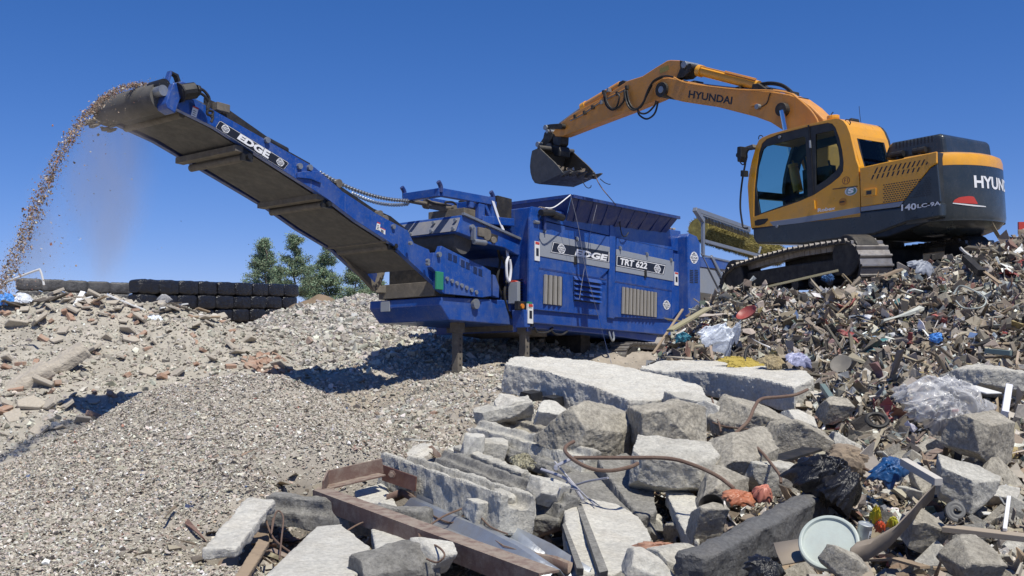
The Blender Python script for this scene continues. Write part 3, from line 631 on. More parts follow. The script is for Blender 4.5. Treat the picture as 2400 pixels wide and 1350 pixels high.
# --- lower bed under the conveyor tail
P = SP_([Z2b(*p) for p in [(1035, 812), (2080, 868), (2150, 1222), (1700, 1185), (1160, 1140), (1030, 930)]], .5)
bd = MB().prism(P, .5, 2.35).build("tail_bed", blue, shred, bev=.02)
q0 = sx(*Z2b(2080, 880), .5)
MB().prism([(q0[0] - .05, -.02), (q0[0] + 1.2, -.1), (q0[0] + 1.2, q0[2]), (q0[0] - .05, q0[2])], .52, 2.3).build("bed_link", dustst, shred)
m = MB(); q = sx(*Z2b(1502, 915), .5); m.tube((q[0], .42, q[2]), (q[0], .5, q[2]), .10, 18); m.build("towing_eye", galv, bd)
m = MB(); q = sx(*Z2b(2030, 910), .5); m.prism([(q[0] - .12, q[2] - .16), (q[0] + .12, q[2] - .2), (q[0] + .14, q[2] + .12), (q[0] - .1, q[2] + .14)], .44, .5); m.build("hinge_bracket", blue, bd, bev=.01)
e = S.on(893, 705, 0, P[0][0]); m = MB(); m.box(P[0][0] - .03, P[0][0], e[1] - .25, e[1] - .02, e[2] - .22, e[2] - .02); m.build("plate_sticker", silver, bd)
# legs
for (tpx, tpy, D_, bpy_) in ((1072, 765, .9, 885), (1229, 770, .3, 850)):
    a = sx(tpx, tpy, D_); g = H(*S.w((a[0], a[1], 0))[:2]); bot = g - S.w(a)[2]
    m = MB(); w = .075
    m.box(a[0] - w, a[0] + w, a[1] - w, a[1] + w, a[2] + .25, a[2] + (bot - .1)); m.box(a[0] - w - .03, a[0] + w + .03, a[1] - w - .03, a[1] + w + .03, a[2] + .2, a[2] - .12)
    m.box(a[0] - .2, a[0] + .2, a[1] - .2, a[1] + .2, a[2] + bot - .03, a[2] + bot + .04); m.m = 1
    for k in range(7): zz = a[2] - .25 - k * .13; m.box(a[0] - .02, a[0] + .02, a[1] - w - .004, a[1] - w, zz - .02, zz + .02)
    m.build("support_leg", [dustst, black], shred, bev=.004)
# --- guards either side of the conveyor tail
gd = MB().prism(SP_([Z2b(*p) for p in [(940, 190), (1010, 200), (1050, 95), (1500, 322), (1640, 385), (1745, 450), (1750, 805), (1630, 822), (1090, 770), (985, 690), (985, 480), (905, 395)]], .45), .45, .56).build("side_guard", blue, shred, bev=.01)
MB().prism(SP_([Z2b(*p) for p in [(1765, 500), (1800, 515), (1850, 670), (1845, 830), (1765, 800)]], .45), .43, .56).build("side_guard", blue, shred, bev=.01)
MB().prism(SP_([Z2b(*p) for p in [(1085, 520), (1630, 740), (1630, 822), (1090, 770)]], .44), .43, .452).build("bolted_strip", blue, gd, bev=.005)
m = MB()
for k in range(7): q = sx(*Z2b(1122 + k * 68.5, 562 + k * 31.5), .43); MB().tube((q[0], .40, q[2]), (q[0], .435, q[2]), .042, 10).build("bolt", galv, gd)
for p in ((1010, 218), (605, 60), (850, 305), (850, 350)): q = sx(*Z2b(*p), .43); MB().tube((q[0], .39, q[2]), (q[0], .45, q[2]), .05 if p[0] > 900 else .035, 10).build("bolt", galv, gd)
for c in ((1205, 250), (1385, 345), (1560, 440)):
    m = MB(); q = [np.array(Z2b(c[0] + dx, c[1] + dy)) for dx, dy in ((-85, -85), (75, -20), (75, 90), (-85, 20))]
    m.m = 0; m.add([S.on(*p, 1, .447) for p in q], [(0, 1, 2, 3)]); w = []
    m.m = 1
    for r__ in range(6):
        for cc in range(2):
            b0 = np.array(Z2b(c[0] - 62 + cc * 72, c[1] - 55 + cc * 30 + r__ * 17)); dx = np.array((52 / 6, 22 / 6)); dy = np.array((0, 9 / 6))
            m.add([S.on(*p, 1, .444) for p in (b0, b0 + dx, b0 + dx + dy, b0 + dy)], [(0, 1, 2, 3)])
    m.build("vent_grille", [blue, decalblk], gd)
q = sx(*Z2b(1020, 580), .42); m = MB(); m.box(q[0] - .1, q[0] + .1, .40, .45, q[2] - .18, q[2] + .16); m.build("junction_box", greenp, gd, bev=.01)
# --- conveyor: near rail, far rail, belt, skirts, drum
YN, YF = .6, 2.12
bot = [Z1(1215, 460), Z1(1500, 600), Z1(2100, 980), (763, 467), Z2_(530, 480), Z2_(860, 690), Z2_(1000, 830), Z2_(1330, 1130)]
top = [Z2_(1250, 880), Z2_(1200, 740), Z2_(1060, 680), Z2_(1000, 560), Z2_(700, 400), Z2_(380, 190), (795, 446), Z1(2200, 880), Z1(1500, 485), Z1(1330, 385), Z1(1270, 285)]
rail = SP_(bot + top, YN)
r1 = MB().prism(rail, YN - .05, YN + .05).build("conveyor_rail", blue, shred, bev=.012)
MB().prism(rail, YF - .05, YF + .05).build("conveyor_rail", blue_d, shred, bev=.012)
# belt: bottom run and top run between the rails
bb = SP_([Z1(1180, 440), Z1(1500, 600), Z1(2100, 985), (763, 470), Z2_(530, 485), Z2_(860, 700), Z2_(1150, 930)], YN)
def ribbon(pts, y0, y1, th, off=0.0):
    mb = MB()
    for i in range(len(pts) - 1):
        a, b = pts[i], pts[i + 1]; mb.hexa([(a[0], y0, a[1] + off), (b[0], y0, b[1] + off), (b[0], y1, b[1] + off), (a[0], y1, a[1] + off), (a[0], y0, a[1] + off + th), (b[0], y0, b[1] + off + th), (b[0], y1, b[1] + off + th), (a[0], y1, a[1] + off + th)])
    return mb
m = ribbon(bb, YN + .12, YF - .12, .02, .02); m2 = ribbon(bb, YN + .12, YF - .12, .02, .34)
m.add(m2.v, m2.f)
hd = S.on(388, 232, 1, YN + .1); R_ = .215; hc = np.array([hd[0] - .06, YN, hd[2] + .02])
belt = m.build("conveyor_belt", beltm, shred)
fp = np.array([S.on(262, 278, 1, YF)[0], 0, S.on(262, 270, 1, YF)[2]])
MB().tube((hc[0], YN + .08, hc[2]), (hc[0] - .0, YF + .02, hc[2]), R_, 36).build("head_drum", beltm, belt, smooth=True)
MB().tube((hc[0] + .35, YN + .1, hc[2] - .18), (hc[0] + .35, YF, hc[2] - .18), .06, 14).build("snub_roller", dustst, shred, smooth=True)
m = MB(); v, f = ROCKS[2]
for k in range(26):
    p = np.array([hc[0] - .1 + rr.uniform(-.2, .35), YF - .05 + rr.uniform(-.06, .14), hc[2] - .15 + rr.uniform(-.12, .14)]); s_ = rr.uniform(.03, .09); m.add([p + np.array(q) * s_ for q in v], [tuple(q) for q in f])
m.build("caked_dirt", dustst, belt)
# black skirt strips along the top, near and far, plus their rollers
sk = SP_([Z1(1440, 400), Z1(1560, 450), Z1(2000, 760), Z1(2180, 860)], YN + .12)
for yy in (YN + .12, YF - .14):
    m = MB()
    for pts in (sk, SP_([Z2_(215, 40), Z2_(700, 370), Z2_(860, 440), Z2_(1010, 560)], YN + .12)):
        for i in range(len(pts) - 1):
            a, b = pts[i], pts[i + 1]; m.hexa([(a[0], yy, a[1] - .25), (b[0], yy, b[1] - .25), (b[0], yy + .03, b[1] - .25), (a[0], yy + .03, a[1] - .25), (a[0], yy, a[1] + .03), (b[0], yy, b[1] + .03), (b[0], yy + .03, b[1] + .03), (a[0], yy + .03, a[1] + .03)])
    m.build("rubber_skirt", rubber, shred)
for a, b in (((1530, 455), (1560, 470)),): q = sx(*Z1(1545, 455), YN + .1); MB().box(q[0] - .12, q[0] + .12, YN, YN + .16, q[2] - .08, q[2] + .05).build("skirt_clamp", dustst, shred, bev=.01)
a = sx(*Z1(1870, 690), YN + .02); b = sx(*Z1(2010, 765), YN + .02); MB().tube(a, b, .07, 12).build("tilt_cylinder", black, shred)
for p in ((1872, 686), (2100, 870), (2172, 880)): q = sx(*Z1(*p), YN - .05); MB().tube(q, q - [0, .05, 0], .05, 10).build("pin", galv, shred)
MB().prism(SP_([Z1(2085, 915), Z1(2130, 905), Z1(2230, 905), Z1(2260, 930), Z1(2250, 990), Z1(2180, 960), Z1(2085, 950)], YN - .06), YN - .09, YN - .05).build("hinge_plate", blue, shred, bev=.008)
for p in ((760, 410), (810, 455), (375, 120)): q = sx(*Z2_(*p), YN + .05); MB().tube(q + [0, -.02, 0], q + [0, .25, .02], .075, 12).build("guide_roller", dustst, shred)
for p in ((880, 525),): q = sx(*Z2_(*p), YN - .05); MB().tube(q, q - [0, .04, 0], .045, 10).build("pin", galv, shred)
# cross members and return rollers below the belt
for (ax_, ay_, bx_, by_) in ((1250, 765, 1640, 715), (1840, 1080, 2210, 1055), (2230 + 100, 0, 0, 0)):
    if bx_ == 0: near = (895, 553); far = (770, 560)
    else: near = Z1(bx_, by_); far = Z1(ax_, ay_)
    q = sx(near[0] + 8, near[1], YN + .05); m = MB()
    m.box(q[0] - .06, q[0] + .10, YN, YF, q[2] - .12, q[2] - .02); o = m.build("cross_member", dustst, shred, bev=.006)
    m = MB(); m.tube((q[0] + .18, YN + .12, q[2] - .17), (q[0] + .18, YF - .1, q[2] - .17), .062, 16)
    m.build("return_roller", dustst, o, smooth=True)
    m = MB(); m.box(q[0] + .08, q[0] + .28, YN - .0, YN + .06, q[2] - .24, q[2]); m.tube((q[0] + .18, YN - .06, q[2] - .17), (q[0] + .18, YN + .12, q[2] - .17), .045, 10); m.build("roller_bracket", black, o)
# EDGE board on the conveyor
dq = [Z1(1545, 545), Z1(2035, 845), Z1(1995, 897), Z1(1512, 600)]; c = np.array([sum(p[0] for p in dq) / 4, sum(p[1] for p in dq) / 4]); m = MB()
for k, s_ in enumerate((1.0, .985, .965)):
    m.m = (0, 1, 0)[k]; ins = (0, .7, 1.5)[k]; w = []
    for i, p in enumerate(dq):
        p = np.array(p); e1 = nrm(np.array(dq[(i + 1) % 4]) - p); e2 = nrm(np.array(dq[i - 1]) - p)
        p2 = p + (e1 + e2) * ins; rd = 4.0 - ins
        w += [S.on(*(p2 + e2 * rd * .8), 1, YN - .052 - k * .002), S.on(*(p2 + e1 * rd * .8), 1, YN - .052 - k * .002)]
    m.add(w, [tuple(range(8))])
brd = m.build("name_board", [decalblk, white], r1)
m = MB(); text(m, "EDGE", S, [Z1(1692, 640), Z1(1905, 768), Z1(1885, 818), Z1(1665, 674)], YN - .062, .05); m.build("lettering", white, brd)
emblem(S, Z1(1587, 606), 8.5, 9.5, YN - .058, -.001, brd, .3); emblem(S, Z1(1971, 841), 8, 9, YN - .058, -.001, brd, .3)
for qd in ([Z1(1358, 443), Z1(1398, 460), Z1(1380, 528), Z1(1342, 510)], [Z2_(735, 478), Z2_(765, 490), Z2_(760, 560), Z2_(722, 550)], [Z2_(760, 528), Z2_(812, 550), Z2_(810, 600), Z2_(760, 565)]):
    m = MB(); m.m = 0; m.add([S.on(*p, 1, YN - .053) for p in qd], [(0, 1, 2, 3)]); m.m = 1; p0, p1, p2, p3 = [np.array(p) for p in qd]
    m.add([S.on(*p, 1, YN - .055) for p in (p0, p1, p1 * .85 + p2 * .15, p0 * .85 + p3 * .15)], [(0, 1, 2, 3)])
    m.m = 2; mid = (p0 + p2) / 2
    for k in range(3): cc = p0 * (.6 - .2 * k) + p3 * (.4 + .2 * k); dd = p1 * (.6 - .2 * k) + p2 * (.4 + .2 * k); m.add([S.on(*p, 1, YN - .055) for p in (cc * .8 + dd * .2, cc * .3 + dd * .7, cc * .3 + dd * .7 + [0, 1.3], cc * .8 + dd * .2 + [0, 1.3])], [(0, 1, 2, 3)])
    m.build("warning_sticker", [whitep, redp, decalblk], r1)
# head end: bearing housing, guard hood with handle, hydraulic motor, hoses
MB().prism(SP_([Z1(1150, 430), Z1(1165, 380), Z1(1200, 290), Z1(1265, 275), (1330 / 3, 100 + 300 / 3), (1345 / 3, 100 + 400 / 3), Z1(1250, 400), Z1(1215, 500), Z1(1160, 465)], YN - .08), YN - .14, YN + .1).build("head_bracket", blue, shred, bev=.015)
MB().prism(SP_([Z1(1160, 290), Z1(1190, 200), Z1(1205, 205), Z1(1178, 292)], YN), YN - .04, YN + .06).build("hood_arm", blue, shred, bev=.008)
MB().prism(SP_([Z1(1190, 198), Z1(1245, 225), Z1(1265, 285), Z1(1248, 285), Z1(1232, 238), Z1(1195, 215)], YN), YN - .04, YN + .06).build("hood_arm", black, shred, bev=.008)
m = MB(); a = sx(*Z1(1265, 350), YN - .12); b = sx(*Z1(1375, 335), YN - .2); m.tube(a, b, .12, 14); m.tube(b, sx(*Z1(1395, 340), YN - .2), .09, 8); m.tube(a, sx(*Z1(1255, 352), YN - .12), .15, 10); m.build("hydraulic_motor", black, shred, bev=.008)
for dz in (0, .07):
    m = MB(); pts = [sx(*Z1(*p), YN - .18) + [0, -.02, dz] for p in ((1385, 350), (1430, 375), (1465, 430), (1450, 500), (1490, 520), (1480, 560))]; m.path(pts, .022, 8); m.build("hydraulic_hose", rubber, shred, smooth=True)
q = sx(*Z1(1160, 300), YN - .05); MB().tube(q, q + [0, .3, 0], .10, 16).build("scraper_knob", black, shred)
q = sx(*Z1(1150, 335), YN - .08); MB().tube(q, q + [0, .2, 0], .08, 16).build("scraper_knob", galv, shred)
# tail of the conveyor: dark box and brace below
m = MB(); P_ = SP_([Z2b(840, 600), Z2b(1010, 640), Z2b(1040, 770), Z2b(150, 730)], .7)
a = sx(1028, 694, .62); za = a[2]
MB().box(a[0] - .12, a[0] + .5, .62, 2.08, za + .0, za + .28).build("tail_box", dustst, shred, bev=.01)
MB().box(a[0] + .1, a[0] + 2.6, .75, 2.0, za + .28, za + .75).build("tail_chute", darkst, shred)
fb = lambda px, py: S.on(px, py, 1, 2.05)
m = MB(); a = fb(786, 576); b = fb(880, 678); m.beam(a, b, .09, .13); m.beam(fb(893, 636), b, .10, .14, (0, 1, 0)); m.beam(b, b + [.35, -.3, 0], .1, .14); m.build("tail_brace", dustst, shred, bev=.006)
# --- inclined magnet unit over the conveyor with gantry
YM, YM2 = .35, 2.05
mag = MB().prism(SP_([ZG(*p) for p in [(1110, 605), (1500, 735), (2190, 1085), (2190, 1290), (2050, 1290), (1840, 1165), (1580, 1110), (1030, 900)]], YM), YM, YM2).build("magnet_housing", blue, shred, bev=.015)
eA, eB = SP_([ZG(1110, 605), ZG(1030, 905)], YM); zv = (eA[1] - eB[1])
ep = MB().hexa([(eB[0] - .02, YM + .03, eB[1] + .03), (eB[0] - .01, YM + .03, eB[1] + .03), (eB[0] - .01, YM2 - .03, eB[1] + .03), (eB[0] - .02, YM2 - .03, eB[1] + .03),
    (eA[0] - .02, YM + .03, eA[1] - .05), (eA[0] - .01, YM + .03, eA[1] - .05), (eA[0] - .01, YM2 - .03, eA[1] - .05), (eA[0] - .02, YM2 - .03, eA[1] - .05)]).build("end_plate", dustst2 if 'dustst2' in globals() else mat("dusty_blue_plate", (.17, .18, .22), .7, dirt=.8, dirtcol=(.28, .26, .24), scale=3), mag, bev=.004)
m = MB()
for yy in (YM + .1, YM + .65, YM + 1.2, YM2 - .12):
    for t_ in (.22, .7):
        if t_ > .5 and yy in (YM + 1.2,): continue
        p = np.array([eB[0] + (eA[0] - eB[0]) * t_ - .02, yy, eB[1] + (eA[1] - eB[1]) * t_]); MB().tube(p, p - [.05, 0, 0], .035, 8).build("bolt", galv, ep)
c1, c2 = SP_([ZG(1110, 590), ZG(2190, 1065)], YM); MB().beam((c1[0], YM - .02, c1[1]), (c2[0], YM - .02, c2[1]), .07, .05).build("top_flange", galv, mag, bev=.004)
MB().tube((eB[0] + .35, YM + .15, eB[1] - .10), (eB[0] + .35, YM2 - .2, eB[1] - .10), .27, 28).build("magnet_drum", beltm, mag, smooth=True)
# machinery in the recess of the magnet side
m = MB(); q = sx(*ZG(1540, 930), YM - .02); m.tube(q, q + [0, .12, 0], .14, 14); m.tube(q + [.2, -.02, -.1], q + [.25, .1, -.1], .07, 10); m.box(q[0] - .3, q[0] - .1, YM - .04, YM + .02, q[2] - .08, q[2] + .1); m.build("gear_motor", dustst, mag, bev=.01)
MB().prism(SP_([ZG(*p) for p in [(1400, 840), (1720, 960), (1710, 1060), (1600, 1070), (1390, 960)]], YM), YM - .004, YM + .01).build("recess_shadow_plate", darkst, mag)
m = MB(); a = sx(*ZG(1305, 820), YM - .06); b = sx(*ZG(1305, 1040), YM - .06); m.beam(a, b, .06, .1, (0, 1, 0)); m.tube(a, a + [0, .1, 0], .06, 10); m.tube(sx(*ZG(1310, 1060), YM - .08), sx(*ZG(1510, 1085), YM - .08), .055, 10); m.build("adjuster", galv, mag, bev=.005)
# gantry
m = MB(); G = lambda x, y, yy=.5: sx(*ZG(x, y), yy)
YG = .5; YGF = 2.0
g1 = G(750, 225); g2 = G(1640, 385); far1 = S.on(*ZG(130, 300), 0, g1[0]); YGF = far1[1]
m.beam(g1, g2, .12, .16); m.beam(g1 + [0, -.0, 0], np.array([g1[0], YGF, g1[2]]), .12, .16); m.beam(np.array([g1[0], YGF, g1[2]]), np.array([g2[0], YGF, g2[2]]), .12, .16)
m.beam(g2, np.array([g2[0], YGF, g2[2]]), .12, .14)
m.beam(G(1620, 380), G(1620, 740), .16, .12, (0, 1, 0)); m.beam(G(1415, 420), G(1415, 690), .2, .1, (0, 1, 0)); m.beam(G(1480, 430), G(1600, 700), .08, .08, (0, 1, 0)); m.beam(G(1415, 690), G(1960, 740), .14, .16); m.beam(G(1245, 360), G(1245, 490), .12, .1, (0, 1, 0))
gt = m.build("magnet_gantry", blue, shred, bev=.012)
m = MB()
for p, yy in ((g1, YG), (np.array([g1[0], YGF, g1[2]]), YGF), (g2, YG), (np.array([g2[0] - .8, YGF, g2[2]]), YGF)):
    q = np.array([p[0], yy, p[2]]); MB().path([q, q + [-.01, 0, .12], q + [-.08, 0, .2]], .045, 8).build("lifting_hook", blue_d, gt)
yc = 1.3; a = sx(*ZG(210, 365), yc); b = sx(*ZG(900, 500), yc); mid = a + (b - a) * .42
m = MB(); m.tube(a, mid, .045, 12); m.tube(mid, b, .085, 16); m.tube(mid - (b - a) * .03, mid + (b - a) * .04, .10, 16); m.tube(b - [0, .15, 0], b + [0, .15, 0], .06, 12); m.build("hydraulic_cylinder", dustst, gt, smooth=True)
m = MB(); m.path([sx(*ZG(500, 350), yc - .1), sx(*ZG(640, 410), yc - .1), sx(*ZG(820, 430), yc - .1), sx(*ZG(830, 390), yc - .1), sx(*ZG(950, 390), yc - .1), sx(*ZG(1010, 440), yc - .1)], .022, 8); m.build("hydraulic_hose", rubber, gt, smooth=True)
MB().box(b[0] - .15, b[0] + .7, yc - .5, yc + .45, b[2] - .45, b[2] - .05).build("magnet_mount", dustst, mag, bev=.01)
q = sx(*ZG(1420, 480), 1.2); MB().box(q[0] - .25, q[0] + .25, .55, 1.6, q[2] - .45, q[2] + .15).build("magnet_mount", darkst, mag, bev=.01)
# chains from conveyor to the cylinder
def chain(a, b, sag, n, par, r=.012):
    m = MB(); a = np.array(a); b = np.array(b); P = [a + (b - a) * t_ + np.array([0, 0, -sag * 4 * t_ * (1 - t_)]) for t_ in np.linspace(0, 1, n + 1)]
    for i in range(n):
        p, q = P[i], P[i + 1]; d = (q - p); s_ = nrm(np.cross(d, (0, 0, 1) if i % 2 else (0, 1, 0))) * .028; p = p - d * .12; q = q + d * .12
        m.path([p, p + s_ + d * .2, q + s_ - d * .2, q, q - s_ - d * .2, p - s_ + d * .2, p], r, 5, 0)
    return m.build("chain", galv, par)
ca = sx(*Z1(2250, 915), YN - .02); chain(ca, a, .12, 62, gt); cb = sx(*Z2_(500, 210), YF); chain(cb, a + [.05, .05, -.05], .10, 44, gt)
# dark chute region between magnet and bed, and end wall
MB().box(x0 + .02, x0 + .12, .15, 2.6, -.05, zt - .05).build("end_wall", blue_d, shred)
MB().box(q0[0] - 1.4, x0 + .02, .9, 2.1, .35, 1.15).build("feed_chute", darkst, shred)
m = MB()
for k in range(12): zz = .35 + k * .06; m.box(x0 - .03, x0 - .01, .25, .75, zz, zz + .02)
m.build("mesh_guard", black, shred)
# --- trommel with cleaning brush, behind on the right
yb = .5
def R(x, y, yy=yb): return sx(*ZR(x, y), yy)
m = MB(); m.beam(R(300, 150), R(1080, 425), .05, .12); m.beam(R(325, 205), R(1080, 470), .04, .04)
m.beam(R(245, 130), R(370, 310), .12, .12, (0, 1, 0)); m.beam(R(370, 300), R(370, 830), .10, .08, (0, 1, 0)); m.beam(R(395, 610), R(1250, 840), .06, .09); m.beam(R(1240, 700), R(1210, 800), .06, .05, (0, 1, 0)); m.beam(R(380, 830), R(900, 950), .05, .05)
m.beam(R(490, 840), R(640, 1130), .10, .07, (0, 1, 0)); m.beam(R(340, 790), R(610, 1330), .03, .03, (0, 1, 0))
tf = m.build("trommel_frame", galv, shred, bev=.005)
m = MB()
for k in range(34): t_ = k / 33; p = R(345 + 720 * t_, 215 + 262 * t_); m.box(p[0] - .02, p[0] + .02, p[1], p[1] + .02, p[2] - .18, p[2])
m.build("rubber_fingers", rubber, tf)
a = R(300, 430, yb + .55); b = R(1500, 830, yb + .55); ra = .40
m = MB(); m.tube(a, b, ra * .8, 30)
br = m.build("trommel_brush", tyellow, tf)
m = MB(); d = nrm(b - a); u = nrm(np.cross(d, (0, 0, 1))); w = np.cross(d, u); ln = np.linalg.norm(b - a); rs = np.random.RandomState(4)
for k in range(9000):
    t_ = rs.uniform(0, 1); th_ = rs.uniform(0, 6.283); rr_ = ra * rs.uniform(.9, 1.06); n_ = math.cos(th_) * u + math.sin(th_) * w; p = a + d * ln * t_ + n_ * ra * .72; e = a + d * (ln * t_ + rs.normal(0, .03)) + n_ * rr_; s_ = np.cross(n_, d) * .011 + d * rs.uniform(-.01, .01)
    m.add([p - s_, p + s_, e], [(0, 1, 2)])
m.build("bristles", tyellow, br)
MB().prism([(lambda q: (q[0], q[2]))(R(*p)) for p in [(325, 840), (900, 955), (900, 1060), (330, 1000)]], yb, yb + 1.6).build("trommel_beam", blue, shred, bev=.01)
MB().prism([(lambda q: (q[0], q[2]))(R(*p)) for p in [(320, 1000), (1100, 1180), (1100, 1500), (300, 1380)]], yb + .02, yb + 1.6).build("trommel_hopper", mat("grey_plate", (.23, .25, .28), .5, dirt=.4, dirtcol=(.3, .28, .25), streak=.3), shred, bev=.01)
# --- white ratchet strap hanging from the gantry
m = MB(); pts = [sx(*ZG(x, y), .42) for x, y in ((1645, 370), (1700, 540), (1750, 690), (1830, 880), (1880, 1100), (1900, 1320))]
for i in range(len(pts) - 1):
    a_, b_ = pts[i], pts[i + 1]; w = .055; m.hexa([a_ + [-w, 0, 0], a_ + [w, .02, 0], a_ + [w, .03, 0], a_ + [-w, .015, 0], b_ + [-w, 0, 0], b_ + [w, .02, 0], b_ + [w, .03, 0], b_ + [-w, .015, 0]])
pe = pts[-1]; m.path([pe, pe + [-.07, 0, -.15], pe + [-.05, 0, -.42], pe + [.03, 0, -.5], pe + [.08, 0, -.25], pe + [.04, 0, -.05]], .03, 8)
o = m.build("strap", mat("white_webbing", (.72, .73, .78), .6, dirt=.2), None); o.matrix_world = S.mat(); tag(o, "white webbing strap hanging from the blue magnet gantry", "strap")
# --- hanging wires over the hopper and side
def wire(pts, r, label, m_, name="wire"):
    P = [np.array(p) for p in pts]; mb = MB(); mb.path(P, r, 6, 5); o = mb.build(name, m_, None, smooth=True); return tag(o, label, "wire")
sw = lambda px, py, y: S.w(sx(px, py, y))
wire([sw(1337, 457, -.42), sw(1300, 485, -.42), sw(1278, 487, -.3)], .012, "white wire bent over the near corner of the hopper rim", white)
wire([sw(1337, 457, -.42), sw(1355, 530, -.42), sw(1371, 622, -.4), sw(1395, 715, -.4), sw(1418, 800, -.6), sw(1433, 852, -1.0)], .006, "thin pale wire hanging down the blue side past the louvres", wire_m)
wire([sw(1399, 480, -.36), sw(1385, 540, -.3), sw(1371, 620, -.3), sw(1358, 700, -.3)], .0045, "thin wire hanging from the hopper rim in front of the lettering", wire_m)

for k, pts in enumerate([((1175, 600), (1190, 640), (1182, 690), (1196, 740), (1215, 752)), ((1190, 598), (1203, 650), (1198, 700), (1210, 735)), ((1160, 560), (1172, 610), (1165, 660), (1180, 700))]):
    MB().path([sx(a, b, .5 + .05 * k) for a, b in pts], .028, 8).build("hydraulic_hose", rubber, shred, smooth=True)
for k, pts in enumerate([((1290, 770), (1300, 782), (1318, 784), (1330, 776)), ((1252, 768), (1262, 780), (1285, 778), (1296, 768))]):
    MB().path([sx(a, b, .1) for a, b in pts], .022, 8).build("hydraulic_hose", rubber, shred, smooth=True)
q = sx(*Z3(826, 1010), .08); m = MB(); m.path([q + [-.09, 0, .08], q + [-.07, -.04, -.08], q + [0, -.05, -.14], q + [.07, -.04, -.08], q + [.09, 0, .08]], .025, 8); m.build("lifting_shackle", galv, shred, smooth=True)
# ---------------------------------------------------------------- yellow excavator
_X2 = nrm(ray(-675, 885)); _Zc = np.array([-.045, .03, 1.0]); _Z2 = nrm(_Zc - (_Zc @ _X2) * _X2); _Y2 = np.cross(_Z2, _X2)
E = Fr(at(2195, 560, 14.5), _X2, _Y2, _Z2)
exc = empty("excavator", E.mat(), "yellow and charcoal tracked excavator with raised arm on the waste heap", "excavator")
def ex(px, py, y): return E.on(px, py, 1, y)
def EP(pts, y, z=Z5): return E.pp([z(*p) for p in pts] if z else pts, y)
WD = 1.94; XC, YC = 1.80, -.97; AX, BY, X0C, NE = .62, .97, .26, 2.15
def _se(t, out=0.0):
    c, s_ = math.cos(t), math.sin(t); return (X0C - (AX + out) * abs(c) ** (2 / NE), YC + (BY + out) * math.copysign(abs(s_) ** (2 / NE), s_))
def foot(ins, n=40):
    """counterweight outline seen from above, inset towards its middle"""
    return [(.46, -ins)] + [_se(t, -ins) for t in np.linspace(math.pi / 2 * .999, -math.pi / 2 * .999, n)] + [(.46, -WD + ins)]
def loft(levels, name, m, par, bev=0):
    mb = MB(); n = len(foot(0)); v = []
    for z, ins in levels: v += [(x, y, z) for x, y in foot(ins)]
    f = []
    for k in range(len(levels) - 1):
        for i in range(n): f.append((k * n + i, k * n + (i + 1) % n, (k + 1) * n + (i + 1) % n, (k + 1) * n + i))
    f.append(tuple(reversed(range(n)))); f.append(tuple(range((len(levels) - 1) * n, len(levels) * n)))
    mb.add(v, f); return mb.build(name, m, par, smooth=True, bev=bev)
zb5 = lambda x, y, yy=0: ex(*Z5(x, y), yy)[2]
zband = ex(2197, 386, 0)[2]; ztop = ex(2197, 353, 0)[2]; zcr = ex(2205, 511, 0)[2]
cw = loft([(.10, .40), (.12, .30), (.19, .10), (.27, .03), (zcr - .03, .015), (zcr, .012), (zcr + .04, 0), (zband, 0)], "counterweight", char, exc)
loft([(zband + .003, 0), (ztop - .10, 0), (ztop - .03, .02), (ztop, .07)], "counterweight_band", yel, exc)
# lettering and reflector on the curved rear
_ARC = [_se(t) for t in np.linspace(math.pi / 2 * .999, -math.pi / 2 * .999, 240)]
_AL = np.concatenate([[0], np.cumsum([math.dist(_ARC[i], _ARC[i + 1]) for i in range(239)])])
def arc(s_, z, out=.005):
    x = np.interp(s_, _AL, [p[0] for p in _ARC]); y = np.interp(s_, _AL, [p[1] for p in _ARC]); e = .01
    tx = np.interp(s_ + e, _AL, [p[0] for p in _ARC]) - x; ty = np.interp(s_ + e, _AL, [p[1] for p in _ARC]) - y; l = math.hypot(tx, ty) + 1e-9
    return np.array([x + ty / l * out, y - tx / l * out, z])
def curve_pt(px, py, out, want=False):
    """point where the picture ray meets the counterweight's rear outline"""
    d = ray(px, py); o = E.loc(CAMP); dl = np.array([d @ a for a in E.A]); best = None
    for i in range(239):
        (xa, ya), (xb, yb_) = _ARC[i], _ARC[i + 1]; den = dl[0] * (yb_ - ya) - dl[1] * (xb - xa)
        if abs(den) < 1e-12: continue
        t_ = ((xa - o[0]) * (yb_ - ya) - (ya - o[1]) * (xb - xa)) / den; u_ = ((xa - o[0]) * dl[1] - (ya - o[1]) * dl[0]) / den
        if 0 <= u_ <= 1 and t_ > 0 and (best is None or t_ < best[0]): best = (t_, _AL[i] + u_ * (_AL[i + 1] - _AL[i]))
    if best is None: print("no hit", px, py); return None
    q = o + dl * best[0]; return best[1] if want else arc(best[1], q[2], out)
sA = curve_pt(2283, 432, 0, True); zA = curve_pt(2283, 440, 0)[2]; zB = curve_pt(2283, 411, 0)[2]
v, f = text2d("HYUNDAI", .03); m = MB()
m.add([arc(sA + 1.35 * a, zA + (zB - zA) * b) for a, b in v], f); m.build("lettering", white, cw)
def patch(xs, top, bot, out, n=14):
    """thin decal following the curved rear, between two photographed edges"""
    mb = MB(); v = []
    for k in range(n + 1):
        x = xs[0] + (xs[-1] - xs[0]) * k / n; v += [curve_pt(*Z5(x, np.interp(x, xs, top)), out), curve_pt(*Z5(x, np.interp(x, xs, bot)), out)]
    return mb.add(v, [(2 * k, 2 * k + 1, 2 * k + 3, 2 * k + 2) for k in range(n)])
patch([1640, 1650, 1680, 1740, 1775, 1800], [769, 754, 738, 730, 733, 776], [772, 773, 776, 779, 781, 783], .008).build("tail_reflector", redp, cw)
patch([1638, 1700, 1780, 1855], [774, 780, 788, 797], [780, 788, 798, 803], .008).build("reflector_trim", whitep, cw)
